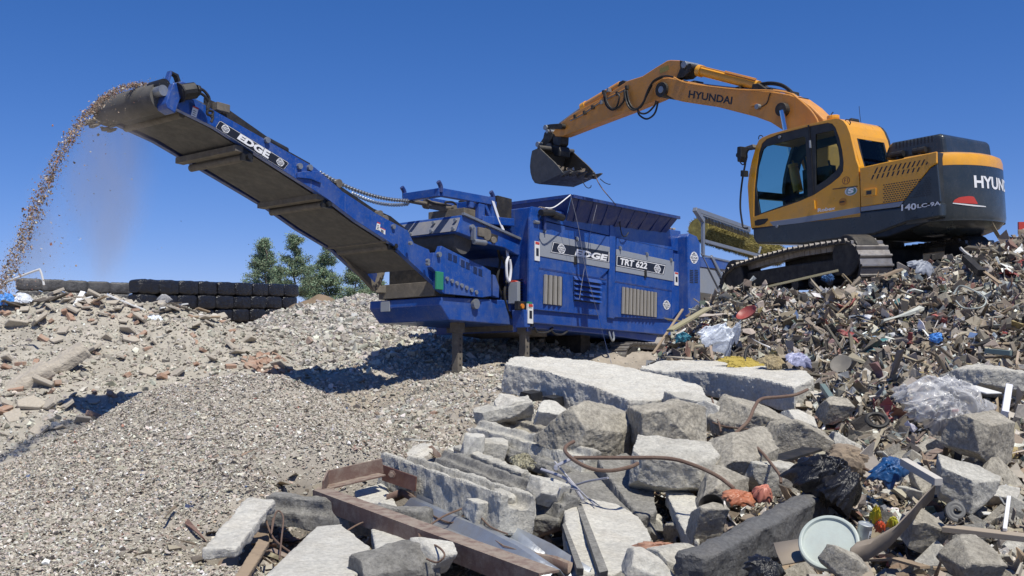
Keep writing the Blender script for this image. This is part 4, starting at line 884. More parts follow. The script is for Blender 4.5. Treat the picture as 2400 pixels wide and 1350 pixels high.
# --- upper structure core, side panels
zs = .06
MB().prism(EP([(1040, 540), (1535, 437), (1558, 870), (1200, 1000), (1030, 1010)], 0), -WD + .05, -.03).build("engine_housing", char2, exc, bev=.02)
MB().prism(EP([(320, 940), (1040, 830), (1560, 770), (1562, 870), (1340, 905), (1120, 985), (640, 1050), (345, 1045), (322, 1010)], 0), -WD + .05, .0).build("floor_skirt", char, exc, bev=.035, seg=3)
sk_ = [(1028, 543), (1170, 512), (1535, 436), (1537, 515), (1490, 545), (1320, 760), (1180, 782), (1036, 802)]
vent1 = []
for r in range(2):
    for k in range(12 if r == 0 else 10):
        x = (1118 if r == 0 else 1100) + k * (31 if r == 0 else 33.5); ytop = 542 - (x - 1118) * .17 + (0 if r == 0 else 46); h = (40 if r == 0 else 30); s_ = 20 if r == 0 else 12
        vent1.append([(x, ytop + h), (x + 11, ytop + h - 2), (x + 11 + s_, ytop - 2), (x + s_, ytop)])
pnl = MB().prism(EP(sk_, 0), -.03, .012).build("engine_door", yel, exc, bev=.014)
m = MB()
for q in vent1:
    if q[2][0] < 1492: m.add([ex(*Z5(*p), .0135) for p in q], [(0, 1, 2, 3)])
m.build("cooling_slots", decalblk, pnl)
m = MB()
for r in range(9):
    for k in range(16):
        x = 1180 + k * 17 + (r % 2) * 8; y = 655 + r * 14 - (x - 1180) * .16; lim = 1495 - (y - 540) * .75
        if x + 14 < lim: m.add([ex(*Z5(*p), .0135) for p in ((x, y), (x + 11, y - 2), (x + 11, y + 5), (x, y + 7))], [(0, 1, 2, 3)])
m.build("cooling_grille", decalblk, pnl)
m = MB()
for r in range(9):
    for k in range(9):
        x = 1360 + k * 17 + (r % 2) * 8; y = 625 + r * 14 - (x - 1360) * .16; lim = 1506 - (y - 540) * .75
        if x > lim and x < 1490: m.add([ex(*Z5(*p), .0135) for p in ((x, y), (x + 11, y - 2), (x + 11, y + 5), (x, y + 7))], [(0, 1, 2, 3)])
gp_ = MB().prism(EP([(1538, 520), (1492, 548), (1322, 765), (1300, 800), (1560, 768)], 0), -.03, .010).build("lower_side_panel", char, exc, bev=.008)
m.build("cooling_grille", decalblk, gp_)
MB().prism(EP([(1034, 803), (1180, 783), (1318, 762), (1290, 800), (1036, 832)], 0), -.02, .011).build("stripe", greys, exc, bev=.003)
m = MB(); text(m, "140", E, [Z5(1300, 785), Z5(1400, 775), Z5(1400, 818), Z5(1300, 828)], .013, .03); text(m, "LC-9A", E, [Z5(1406, 784), Z5(1560, 762), Z5(1560, 790), Z5(1406, 810)], .013, .03)
m.build("lettering", white, exc)
m = MB(); m.prism(EP([(1058, 690), (1140, 678), (1138, 725), (1058, 735)], 0), .012, .03); m.m = 1; m.prism(EP([(1078, 697), (1112, 692), (1112, 718), (1078, 722)], 0), .03, .036); m.build("door_catch", [yel, char2], pnl, bev=.004)
MB().prism(EP([(1480, 455), (1535, 440), (1535, 512), (1500, 520), (1475, 505)], 0), -.02, .016).build("corner_cap", yel, exc, bev=.004)
# deck, hood, far side
d0 = ex(*Z5(1028, 545), 0); d1_ = ex(*Z5(1535, 438), 0)
MB().prism([(d0[0], d0[2] - .2), (.30, d1_[2] - .2), (.30, d1_[2] - .02), (d0[0], d0[2] - .02)], -WD + .02, -.02).build("deck", yel, exc, bev=.02)
MB().prism([(d0[0] + 2.0, .3), (.4, .3), (.4, d1_[2] - .05), (d0[0] + 1.2, d0[2] - .3), (d0[0] + 2.0, .6)], -WD + .01, -WD + .9).build("right_housing", char, exc, bev=.03)
hp = EP([(1175, 492), (1195, 440), (1212, 392), (1235, 374), (1545, 316), (1575, 325), (1590, 432), (1590, 470)], -.55)
hood = MB().prism(hp, -1.95, -.55).build("engine_hood", char, exc, bev=.06, seg=3)
m = MB()
for k in range(11): x = 1262 + k * 23.5; y = 378 - k * 4.5; m.add([ex(*Z5(*p), -.546) for p in ((x, y), (x + 8, y - 2), (x + 8, y + 40), (x, y + 42))], [(0, 1, 2, 3)])
m.build("hood_slots", decalblk, hood)
m = MB()
for p in ((1275, 455), (1420, 430)): q = ex(*Z5(*p), -.5); m.tube(q + [-.1, 0, 0], q + [.1, 0, 0], .05, 10); m.tube(q + [0, 0, .05], q + [0, 0, -.12], .03, 8)
m.build("hood_hinge", black, hood)
m = MB(); q = E.on(*Z5(1850, 495), 0, .1); m.tube(q, q + [0, 0, .07], .05, 12); m.build("rear_lamp", mat("amber_lens", (.6, .25, .03), .3), exc)
# --- cab (hollow, with panes, seat and levers inside)
YCB = -1.02; xr = ex(*Z6(1160, 520), 0)[0]; zr0 = ex(*Z6(1175, 1000), 0)[2]
outer = [(160, 1090), (140, 900), (128, 700), (140, 590), (165, 470), (205, 330), (232, 272), (262, 248), (340, 215), (520, 165), (700, 122), (880, 82), (940, 70), (985, 74), (1020, 95), (1050, 135), (1080, 210), (1110, 340), (1135, 450), (1160, 520), (1170, 700), (1178, 985)]
hole = [(185, 985), (188, 740), (205, 560), (232, 390), (262, 300), (300, 262), (420, 212), (700, 142), (868, 110), (915, 118), (945, 155), (980, 250), (1008, 370), (1021, 480), (1015, 560), (985, 610), (900, 680), (750, 778), (620, 838), (470, 890)]
cab = MB().prism(EP(outer, 0, Z6), -.06, .0, holes=[EP(hole, 0, Z6)]).build("cab", yel, exc, bev=.012)
panes = [[(205, 700), (225, 520), (270, 360), (300, 330), (480, 283), (655, 238), (668, 250), (685, 640), (690, 810), (480, 872), (245, 955)],
         [(762, 215), (930, 180), (965, 290), (985, 440), (985, 500), (950, 560), (860, 640), (765, 700)]]
inner_h = [EP(q, -.02, Z6) for q in panes]
shr = [(200, 975)] + hole[1:]
door = MB().prism(EP(hole, -.015, Z6), -.05, -.012, holes=inner_h).build("door", char2, cab, bev=.004)
for q in panes: MB().prism(EP(q, -.03, Z6), -.036, -.031).build("window_pane", glass, door)
m = MB(); a = ex(*Z6(697, 130), -.008); b = ex(*Z6(740, 780), -.008); m.beam(a, b, .03, .02, (0, 1, 0)); m.build("door_seam", black, door)
m = MB(); a = ex(*Z6(707, 275), 0); b = ex(*Z6(712, 345), 0); m.tube(a, b, .018, 8); a = ex(*Z6(740, 835), .02); b = ex(*Z6(745, 912), .02); m.m = 1; m.beam(a, b, .05, .03, (0, 1, 0)); m.build("door_hinge", [galv, yel], cab)
# far wall of the cab with a rounded window
far_hole = [(185, 940), (200, 560), (300, 300), (640, 215), (870, 150), (950, 300), (980, 540), (800, 720), (600, 800)]
fo = EP(outer, 0, Z6)
MB().prism(fo, YCB - .06, YCB, holes=[EP([(215, 640), (260, 420), (340, 320), (600, 245), (660, 400), (690, 560), (670, 660), (240, 740)], 0, Z6), EP([(760, 230), (925, 190), (965, 400), (975, 500), (940, 560), (780, 590)], 0, Z6)]).build("cab_far_side", char2, cab, bev=.01)
# roof, rear wall with window, front posts, floor
X0f = fo[0][0]; xs_, zs_ = zip(*fo)
rf = [p for p in fo[6:17]]
m = MB(); n = len(rf)
m.prism(list(rf) + [(x, z - .05) for x, z in reversed(rf)], YCB, -.06); m.build("cab_roof", yel, cab, bev=.01)
rp = fo[16:]; zw1 = fo[16][1]; zlow = fo[19][1]
def rearpt(y, z):  # x on the rear profile at height z
    for i in range(len(fo) - 6, len(fo) - 1):
        (xa, za), (xb, zb_) = fo[i], fo[i + 1]
        if (za - z) * (zb_ - z) <= 0 and za != zb_: return xa + (xb - xa) * (z - za) / (zb_ - za)
    return fo[-1][0]
def rearpatch(y0, y1, z0, z1, out, n=5):
    mb = MB()
    for i in range(n):
        za = z0 + (z1 - z0) * i / n; zb_ = z0 + (z1 - z0) * (i + 1) / n
        xa, xb = rearpt(0, za) - out, rearpt(0, zb_) - out
        mb.hexa([(xa, y0, za), (xb, y0, zb_), (xb, y1, zb_), (xa, y1, za), (xa + .03, y0, za), (xb + .03, y0, zb_), (xb + .03, y1, zb_), (xa + .03, y1, za)])
    return mb
wz0 = zlow + .02; wz1 = zw1 - .06
mm_ = rearpatch(-.16, -.06, fo[-1][1], fo[16][1], 0); b_ = rearpatch(YCB, YCB + .12, fo[-1][1], fo[16][1], 0); c_ = rearpatch(YCB + .12, -.16, fo[-1][1], wz0, 0, 3); d_ = rearpatch(YCB + .12, -.16, wz1, fo[16][1], 0, 2)
for o_ in (b_, c_, d_): mm_.add(o_.v, o_.f)
rw = mm_.build("cab_rear_wall", yel, cab)
rearpatch(YCB + .13, -.17, wz0 + .01, wz1 - .01, -.008).build("rear_window", glass, rw)
m = rearpatch(YCB + .12, YCB + .16, wz0, wz1, .003); k_ = rearpatch(-.20, -.16, wz0, wz1, .003); m.add(k_.v, k_.f); m.build("window_seal", black, rw)
ff = fo[:7]
m = MB()
for (y0, y1) in ((-.09, -.01), (YCB, YCB + .10)):
    for i in range(6): a, b = ff[i], ff[i + 1]; m.hexa([(a[0] - .06, y0, a[1]), (a[0] + .0, y0, a[1]), (a[0] + .0, y1, a[1]), (a[0] - .06, y1, a[1]), (b[0] - .06, y0, b[1]), (b[0] + .0, y0, b[1]), (b[0] + .0, y1, b[1]), (b[0] - .06, y1, b[1])])
m.build("front_post", char2, cab)
m = MB(); zz = ex(*Z6(190, 760), 0)[2]; m.box(ff[1][0] - .08, ff[1][0] - .0, YCB, -.05, zz - .08, zz + .04); zz = ex(*Z6(190, 985), 0)[2]; m.box(ff[1][0] - .06, ff[1][0], YCB, -.05, zz - .2, zz + .05); m.build("front_crossbar", char2, cab)
m = MB(); m.box(rp[-1][0], ff[0][0] - .02, YCB, -.03, ff[0][1] - .02, ff[0][1] + .22); m.build("cab_floor", char2, cab)
xc_ = rp[-1][0] + .65; zf_ = ff[0][1] + .25
m = MB(); m.box(xc_ - .25, xc_ + .28, -.78, -.28, zf_ + .32, zf_ + .46); m.prism([(xc_ - .22, zf_ + .42), (xc_ - .1, zf_ + .42), (xc_ - .25, zf_ + 1.12), (xc_ - .37, zf_ + 1.1)], -.76, -.30); m.prism([(xc_ - .30, zf_ + 1.08), (xc_ - .2, zf_ + 1.08), (xc_ - .25, zf_ + 1.32), (xc_ - .33, zf_ + 1.32)], -.66, -.42)
m.box(xc_ - .2, xc_ + .2, -.75, -.3, zf_, zf_ + .32); m.build("driver_seat", rubber, cab, bev=.04)
m = MB()
for yy in (-.2, -.86): m.box(xc_ - .1, xc_ + .45, yy - .06, yy + .06, zf_, zf_ + .58); m.tube((xc_ + .4, yy, zf_ + .55), (xc_ + .44, yy, zf_ + .8), .02, 8)
m.build("control_console", black, cab, bev=.02)
# lower cab side trim: stripe, skirt, recess handle, lettering, stickers
MB().prism(EP([(370, 1072), (335, 1032), (600, 995), (880, 945), (1172, 893), (1178, 950), (880, 1003), (600, 1045)], 0, Z6), -.01, .009).build("stripe", greys, cab, bev=.002)
rec = MB().prism(EP([(195, 1025), (225, 1010), (315, 1000), (322, 1015), (285, 1050), (230, 1068), (200, 1066)], 0, Z6), .002, .008).build("step_handle", black, cab)
m = MB(); text(m, "Robex", E, [Z6(780, 908), Z6(948, 888), Z6(940, 920), Z6(780, 942)], .004, .03); m.build("lettering", white, cab)
def disc(c, rx, ry, y, name, mats, par, zf=Z6, ring=.84, n=26, sl=-.15):
    m = MB()
    for k, s_ in enumerate((1, ring)):
        m.m = k; m.add([ex(*zf(c[0] + rx * s_ * math.cos(t_), c[1] + ry * s_ * math.sin(t_) + sl * rx * s_ * math.cos(t_)), y + k * .002) for t_ in np.linspace(0, 2 * math.pi, n, False)], [tuple(range(n))])
    return m, m.build(name, mats, par) if name else None
disc((1043, 647), 36, 36, .004, "round_sticker", [mat("brown_ink", (.22, .06, .03), .5), yel], cab)
m = MB(); text(m, "F1", E, [Z6(1026, 630), Z6(1062, 625), Z6(1060, 664), Z6(1026, 668)], .008, .01); m.build("lettering", mat("brown_ink", (), .5), cab)
disc((1090, 745), 58, 42, .004, "oval_sticker", [whitep, mat("teal_print", (.08, .22, .20), .5, col2=(.45, .5, .5), scale=6)], cab)
m = MB(); text(m, "S", E, [Z6(1062, 722), Z6(1118, 712), Z6(1114, 762), Z6(1058, 772)], .009, .06); m.build("lettering", white, cab)
disc((1012, 845), 42, 42, .003, "lock_recess", [yel, mat("yellow_recess", (.40, .16, .015), .5)], cab)
m = MB(); m.add([ex(*Z6(*p), .008) for p in ((985, 842), (1030, 836), (1030, 850), (985, 856))], [(0, 1, 2, 3)]); m.build("lock", black, cab)
MB().beam(ex(*Z6(1150, 700), .003), ex(*Z6(920, 728), .003), .012, .01, (0, 1, 0)).build("seam", black, cab)
# handrail, mirror, aerial, work lamp, handles
m = MB(); m.path([ex(*Z6(*p), .12) for p in ((195, 352), (140, 360), (118, 400), (105, 500), (85, 600), (65, 760), (60, 900), (75, 1020), (90, 1085), (130, 1090))], .016, 8); m.path([ex(*Z6(*p), .12) for p in ((50, 412), (55, 470), (90, 500), (110, 430))], .010, 6); m.build("handrail", black, cab, smooth=True)
m = MB(); m.prism(EP([(80, 340), (115, 335), (118, 430), (105, 480), (82, 480), (76, 410)], .12, Z6), .08, .26); m.build("mirror", black, cab, bev=.012)
m = MB(); m.prism(EP([(90, 555), (122, 555), (124, 612), (88, 614)], .12, Z6), .08, .2); m.build("mirror", black, cab, bev=.01)
m = MB(); q = ex(*Z6(50, 412), .2); m.tube(q - [0, .04, 0], q + [0, .04, 0], .04, 12); m.build("mirror", black, cab)
MB().prism(EP([(110, 340), (190, 312), (200, 340), (130, 362)], .0, Z6), -.10, .05).build("mirror_arm", dustst, cab, bev=.005)
def wirep(pts, y, r, name, m_, par, zf=Z6): mb = MB(); mb.path([ex(*zf(*p), y) for p in pts], r, 6, 4); return mb.build(name, m_, par, smooth=True)
wirep([(1035, 100), (1045, 80), (1070, 85), (1085, 110), (1075, 130)], -.1, .008, "grab_loop", black, cab); wirep([(230, 265), (235, 235), (255, 228), (270, 240)], -.05, .008, "grab_loop", black, cab)
wirep([(1190, 160), (1175, 60), (1165, -45)], -.7, .004, "aerial", black, cab); wirep([(890, 70), (905, 35), (925, 10)], -.7, .008, "aerial", black, cab)
q = ex(*Z6(1220, 190), -.75); m = MB(); m.box(q[0] - .08, q[0] + .08, q[1] - .1, q[1] + .1, q[2] - .1, q[2] + .07); m.build("work_lamp", dustst, cab, bev=.01)
m = MB(); q = ex(*Z6(925, 62), -.5); m.tube(q - [0, 0, .03], q + [0, 0, .03], .10, 14); m.build("roof_cap", yel, cab, bev=.01)
for p in ((428, 243), (405, 1075)): q = ex(*Z6(*p), 0); MB().tube(q, q + [0, .02, 0], .025, 10).build("marker_stud", galv, cab)
# --- boom
YB = -1.28
bo = [(1060, 290), (1100, 262), (1150, 255), (1240, 272), (1500, 328), (1900, 356), (2040, 380), (2110, 405), (2200, 470), (2290, 560), (2330, 760), (2330, 1000), (2310, 1120), (2260, 1160), (2210, 1130), (2130, 900), (2010, 670), (1985, 640), (1900, 585), (1790, 545), (1500, 470), (1250, 433), (1200, 420), (1140, 385), (1090, 395), (1045, 375), (1035, 330)]
boom = MB().prism(EP(bo, YB + .17, Z4), YB - .17, YB + .17).build("boom", boomy, exc, bev=.018)
m = MB(); text(m, "HYUNDAI", E, [Z4(1303, 350), Z4(1624, 398), Z4(1616, 455), Z4(1296, 405)], YB + .173, .028); m.build("lettering", decalblk, boom)
def pin(px, py, y0, y1, r, name, par, m_=darkst, zf=Z4):
    q = ex(*zf(px, py), y1); return MB().tube((q[0], y0, q[2]), (q[0], y1, q[2]), r, 20).build(name, m_, par, bev=.006)
pin(1093, 345, YB - .26, YB + .24, .15, "boom_pin", boom); pin(1093, 345, YB - .27, YB + .25, .07, "boom_pin", boom, galv)
pin(1975, 490, YB - .30, YB + .28, .12, "cylinder_pin", boom)
m = MB(); m.beam(ex(*Z4(1760, 468), YB + .18), ex(*Z4(1805, 455), YB + .18), .03, .05, (0, 1, 0)); m.m = 1; q = ex(*Z4(1812, 472), YB + .2); m.tube(q - [0, .03, 0], q + [0, .05, 0], .05, 12); m.build("boom_lamp", [boomy, galv], boom, bev=.004)
for yy in (YB + .27, YB - .27):
    a = ex(*Z4(1980, 495), yy); a = ex(*Z4(1985, 500), yy); b = ex(*Z6(548, 500), yy); c = ex(*Z6(600, 750), yy)
    o = MB().tube(a, b, .045, 14).build("lift_cylinder_rod", chrome, boom, smooth=True)
    MB().tube(b, c, .085, 18).build("lift_cylinder", yel, boom, smooth=True)
    MB().tube(b + (c - b) * .0, b + (c - b) * .12, .10, 18).build("cylinder_collar", yel, boom, smooth=True)
# arm cylinder above the boom
a = ex(*Z4(1372, 205), YB); b = ex(*Z4(1815, 318), YB); t0 = ex(*Z4(1300, 180), YB)
MB().tube(t0, a, .04, 12).build("arm_cylinder_rod", chrome, boom, smooth=True)
ac = MB().tube(a, b, .093, 20).build("arm_cylinder", yel, boom, smooth=True)
MB().tube(a, a + (b - a) * .07, .115, 20).build("cylinder_collar", yel, ac, smooth=True)
m = MB(); m.prism(EP([(1800, 310), (1840, 305), (1900, 345), (1890, 362), (1790, 352)], YB, Z4), YB - .12, YB + .12); m.build("cylinder_bracket", darkst, boom, bev=.01)
m = MB(); off = np.array([0, .09, .10]); m.path([a + (b - a) * t_ + off for t_ in (.1, .4, .8, 1.0)], .014, 6); m.path([a + (b - a) * t_ + [0, .06, .12] for t_ in (.5, .8, 1.0)], .014, 6); m.build("steel_pipe", boomy, ac)
# pipes and hoses along the boom
for k, dy in enumerate((0, .05, .10, -.2)):
    m = MB(); m.path([ex(*Z4(x, y - k % 3 * 5), YB + .12 - dy) for x, y in ((1190, 255), (1300, 300), (1660, 345), (1900, 352), (2040, 372), (2100, 410), (2190, 490), (2240, 560), (2250, 590))], .016, 7); m.build("steel_pipe", boomy if k % 2 else galv, boom, smooth=True)
for k in range(2):
    m = MB(); m.path([ex(*Z4(x, y + k * 14), YB + .02) for x, y in ((1830, 300), (1900, 292), (1980, 305), (2050, 350), (2110, 420), (2190, 500), (2290, 560))], .02, 7); m.build("hydraulic_hose", rubber, boom, smooth=True)
for x, y in ((1340, 302), (1670, 345), (1900, 355), (2040, 380), (2110, 425), (2180, 490), (2215, 535)):
    q = ex(*Z4(x, y), YB + .1); MB().box(q[0] - .05, q[0] + .05, YB - .12, YB + .15, q[2] - .04, q[2] + .05).build("pipe_clamp", darkst, boom, bev=.005)
wirep([(1900, 370), (1890, 400), (1870, 450), (1815, 480)], YB + .185, .010, "lamp_cable", black, boom, Z4)
# --- arm
YA = YB
ar = [(1140, 132), (1165, 127), (1240, 130), (1262, 150), (1235, 245), (1195, 262), (1140, 330), (1130, 385), (1070, 415), (860, 503), (500, 640), (372, 690), (318, 690), (300, 660), (330, 615), (420, 540), (520, 480), (680, 395), (820, 300), (850, 280), (960, 245), (1060, 180)]
arm = MB().prism(EP(ar, YA + .13, Z4), YA - .13, YA + .13).build("arm", boomy, exc, bev=.015)
MB().prism(EP([(1232, 128), (1290, 150), (1322, 185), (1318, 205), (1260, 255), (1205, 262), (1235, 190)], YA + .15, Z4), YA - .15, YA + .15).build("arm_lug", darkst, arm, bev=.012)
pin(1262, 160, YA - .2, YA + .19, .07, "pin", arm, galv); pin(1305, 175, YA - .2, YA + .19, .06, "pin", arm, darkst)
m = MB(); text(m, "GHT", E, [Z4(1095, 195), Z4(1145, 178), Z4(1150, 198), Z4(1100, 218)], YA + .133, .0)
m2 = MB(); m2.add([ex(*Z4(*p), YA + .132) for p in ((1085, 190), (1150, 165), (1155, 200), (1090, 228))], [(0, 1, 2, 3)]); m2.build("faded_sticker", mat("faded_sticker", (.36, .27, .06), .6, dirt=.7), arm)
MB().prism(EP([(775, 320), (785, 290), (815, 275), (838, 285), (835, 320), (800, 335)], YA + .1, Z4), YA - .1, YA + .1).build("cylinder_bracket", darkst, arm, bev=.01)
a = ex(*Z4(800, 312), YA); b = ex(*Z4(520, 478), YA); c = ex(*Z4(355, 598), YA)
MB().tube(a, b, .085, 18).build("bucket_cylinder", boomy, arm, smooth=True); MB().tube(b, c, .038, 12).build("bucket_cylinder_rod", galv, arm, smooth=True); MB().tube(b, b + nrm(a - b) * .14, .10, 18).build("cylinder_collar", yel, arm, smooth=True)
for k in range(2):
    m = MB(); m.path([ex(*Z4(x, y + k * 10), YA + .15) for x, y in ((840, 335), (740, 385), (650, 430), (520, 520), (430, 565))], .012, 6); m.build("steel_pipe", galv if k else boomy, arm, smooth=True)
for x, y in ((680, 365), (715, 350), (600, 475), (540, 515), (470, 545), (850, 330), (665, 440), (780, 375)):
    q = ex(*Z4(x, y), YA + .14); MB().box(q[0] - .03, q[0] + .03, YA + .1, YA + .19, q[2] - .04, q[2] + .04).build("pipe_clamp", galv if x % 2 else darkst, arm, bev=.004)
for k, pts in enumerate([((675, 365), (680, 420), (700, 470), (740, 495), (790, 470), (825, 420), (825, 345)), ((685, 370), (700, 440), (735, 485), (770, 470), (790, 400), (775, 375)),
        ((825, 345), (840, 430), (865, 480), (900, 495), (950, 470), (985, 400), (1010, 330), (1050, 275), (1120, 245), (1190, 252)), ((845, 350), (860, 430), (890, 480), (930, 480), (970, 430), (1000, 350), (1040, 290), (1110, 255)),
        ((925, 490), (935, 530), (980, 560), (1020, 550), (1055, 510), (1075, 430)), ((920, 490), (940, 515), (975, 522), (1010, 505), (1050, 460), (1060, 425)), ((835, 350), (850, 440), (880, 488), (915, 488), (960, 450), (995, 380), (1030, 310))]):
    m = MB(); m.path([ex(*Z4(*p), YA + .22 + .02 * (k % 3)) for p in pts], .019, 8, 6); m.build("hydraulic_hose", rubber, arm, smooth=True)
# --- linkage and bucket
YL = YA
MB().prism(EP([(310, 200), (330, 165), (420, 148), (600, 135), (640, 160), (640, 210), (600, 235), (500, 230), (400, 225), (340, 245), (312, 235)], YL + .2, ZB), YL + .15, YL + .2).build("link_lever", darkst, exc, bev=.012)
MB().prism(EP([(310, 200), (330, 165), (420, 148), (600, 135), (640, 160), (640, 210), (600, 235), (500, 230), (400, 225), (340, 245), (312, 235)], YL + .2, ZB), YL - .2, YL - .15).build("link_lever", darkst, exc, bev=.012)
MB().prism(EP([(360, 250), (400, 235), (450, 255), (465, 310), (455, 380), (330, 545), (230, 520), (250, 455), (300, 380), (320, 290)], YL + .12, ZB), YL - .12, YL + .12).build("link_rod", darkst, exc, bev=.02)
for x, y, r_, nm in ((345, 205, .06, galv), (378, 268, .045, galv), (605, 185, .06, darkst), (215, 485, .06, galv)):
    q = ex(*ZB(x, y), YL + .22); MB().tube((q[0], YL - .24, q[2]), (q[0], YL + .24, q[2]), r_, 14).build("link_pin", nm, exc)
MB().prism(EP([(460, 290), (610, 330), (600, 470), (580, 520), (470, 520), (455, 400)], YL + .1, ZB), YL - .14, YL + .1).build("quick_coupler", black, exc, bev=.03)
MB().prism(EP([(480, 500), (600, 520), (620, 600), (610, 700), (520, 690), (470, 600)], YL + .1, ZB), YL - .16, YL + .16).build("quick_coupler", rubber, exc, bev=.03)
YK0, YK1 = YL + .52, YL - .50
side = EP([(232, 535), (190, 560), (120, 590), (95, 720), (83, 850), (92, 960), (120, 1060), (165, 1130), (240, 1148), (420, 1070), (640, 960), (560, 860), (490, 780), (340, 640)], YK0, ZB)
shell = [side[i] for i in (0, 1, 2, 3, 4, 5, 6, 7, 8, 9, 10)]
bk = MB(); 
for y0, y1 in ((YK0 - .03, YK0), (YK1, YK1 + .03)): bk.prism(side, y0, y1)
cx_, cz_ = np.mean([p[0] for p in side]), np.mean([p[1] for p in side])
for i in range(len(shell) - 1):
    a, b = np.array(shell[i]), np.array(shell[i + 1]); n_ = nrm(np.array([-(b - a)[1], (b - a)[0]])); n_ = n_ if n_ @ (np.array([cx_, cz_]) - a) > 0 else -n_; n_ = n_ * .03
    bk.prism([tuple(a), tuple(b), tuple(b + n_), tuple(a + n_)], YK1 + .03, YK0 - .03)
bucket = bk.build("bucket", bucketm, exc, bev=.006)
m = MB(); L_ = np.array(side[10]); dirn = nrm(L_ - np.array(side[8]))
for k in range(5):
    yy = YK1 + .06 + k * (YK0 - YK1 - .12) / 4; a = np.array([L_[0], yy, L_[1]]) - np.array([dirn[0], 0, dirn[1]]) * .08; b = a + np.array([dirn[0], 0, dirn[1]]) * .27; n_ = np.array([-dirn[1], 0, dirn[0]])
    m = MB(); m.add([a + [0, -.055, 0] + n_ * .05, a + [0, .055, 0] + n_ * .05, a + [0, .055, 0] - n_ * .05, a + [0, -.055, 0] - n_ * .05, b + [0, -.03, 0] + n_ * .01, b + [0, .03, 0] + n_ * .01, b + [0, .03, 0] - n_ * .012, b + [0, -.03, 0] - n_ * .012], [(0, 1, 2, 3), (7, 6, 5, 4), (0, 4, 5, 1), (1, 5, 6, 2), (2, 6, 7, 3), (3, 7, 4, 0)]); m.build("bucket_tooth", bucketm, bucket, bev=.008)
a, b = np.array(side[0]), np.array(side[1]); MB().tube((a[0], YK1, a[1] + .0), (a[0], YK0, a[1]), .05, 12).build("bucket_rim_tube", bucketm, bucket)
for yy in (YL + .14, YL - .18): MB().prism(EP([(360, 600), (350, 520), (400, 470), (440, 465), (470, 540), (465, 610)], YL + .14, ZB), yy, yy + .04).build("bucket_ear", bucketm, bucket, bev=.008)
rs = np.random.RandomState(8); m = MB()
for k in range(30):
    t_ = rs.uniform(0, 1); p = np.array(side[12]) * (1 - t_) + np.array(side[10]) * t_; yy = rs.uniform(YK1 + .1, YK0 - .02); v, f = (ROCKS + FLAKES + STICKS)[rs.randint(0, 20)]; s_ = rs.uniform(.02, .06); m.m = rs.choice(3, p=(.5, .3, .2))
    ry = rs.uniform(0, 6.28); m.add([(p[0] + .03 + (q[0] * math.cos(ry) - q[1] * math.sin(ry)) * s_ + rs.uniform(-.0, .01), yy + (q[0] * math.sin(ry) + q[1] * math.cos(ry)) * s_, p[1] - .09 + q[2] * s_ * 1.2) for q in v], [tuple(q) for q in f])
o = m.build("waste_load", [mat("waste_brown", (.2, .16, .12), .9), mat("waste_pale", (.5, .47, .43), .8), mat("waste_dark", (.05, .045, .04), .9)], None); o.matrix_world = E.mat(); tag(o, "shredded waste lying in the raised bucket of the excavator", "waste", kind="stuff")
def ew(px, py, y, zf=None): return E.w(ex(*(zf(px, py) if zf else (px, py)), y))
wire([ew(1180, 1000, YK1 + .1, ZB), ew(1210, 1090, YK1 + .1, ZB), ew(1280, 1210, YK1 + .1, ZB), ew(1390, 1345, YK1 + .1, ZB), S.w(sx(1452, 490, -.2)), S.w(sx(1481, 524, -.1))], .011, "long bent cable hanging from the bucket teeth to the blue housing", rebar_m)
wire([ew(1255, 1060, YK1 + .1, ZB), ew(1320, 1115, YK1 + .1, ZB), ew(1390, 1148, YK1 + .1, ZB), ew(1425, 1148, YK1 + .1, ZB)], .009, "short black wire sticking out beyond the bucket tip", black)
wire([ew(960, 1090, YK0 - .1, ZB), ew(1000, 1170, YK0 - .1, ZB), ew(1050, 1212, YK0 - .1, ZB), ew(1095, 1200, YK0 - .1, ZB), ew(1105, 1165, YK0 - .1, ZB)], .009, "hooked black wire dangling under the bucket", black)
wire([sw(1455, 500, -.12), sw(1453, 525, -.1), sw(1458, 550, -.1), sw(1466, 554, -.1), sw(1473, 545, -.1)], .014, "dark hooked rod lying on the upper blue side panel", black)
# --- undercarriage in its own heading
_h = math.radians(20); U = None
_xu = nrm(np.array([-math.sin(_h), math.cos(_h), -.02])); _zu = nrm(_Z2 - (_Z2 @ _xu) * _xu); _yu = np.cross(_zu, _xu)
U = Fr(at(2012, 640, 14.3), _xu, _yu, _zu)
UL = lambda px, py, y=0: U.on(px, py, 1, y)
tp = U.pp([ZT(*p) for p in [(1040, 150), (820, 182), (600, 218), (380, 275), (180, 340), (120, 390), (92, 440), (84, 500), (100, 560)]], 0)
bt = [(tp[-1][0] - .15, tp[-1][1] - .12), (tp[-1][0] - .6, tp[-1][1] - .2)]
rear = U.pp([ZT(*p) for p in [(1155, 360), (1148, 290), (1135, 230), (1100, 180)]], 0)
zb_ = rear[0][1] - .22
loop = tp + bt + [(rear[0][0] + .35, zb_ - .08), (rear[0][0] + .08, zb_ + .06)] + rear
REL = Matrix([[_d, *_r] for _d, *_r in []]) if 0 else (E.mat().inverted() @ U.mat())
def uadd(o): o.matrix_local = REL; return o
cxz = np.mean(np.array(loop), 0)
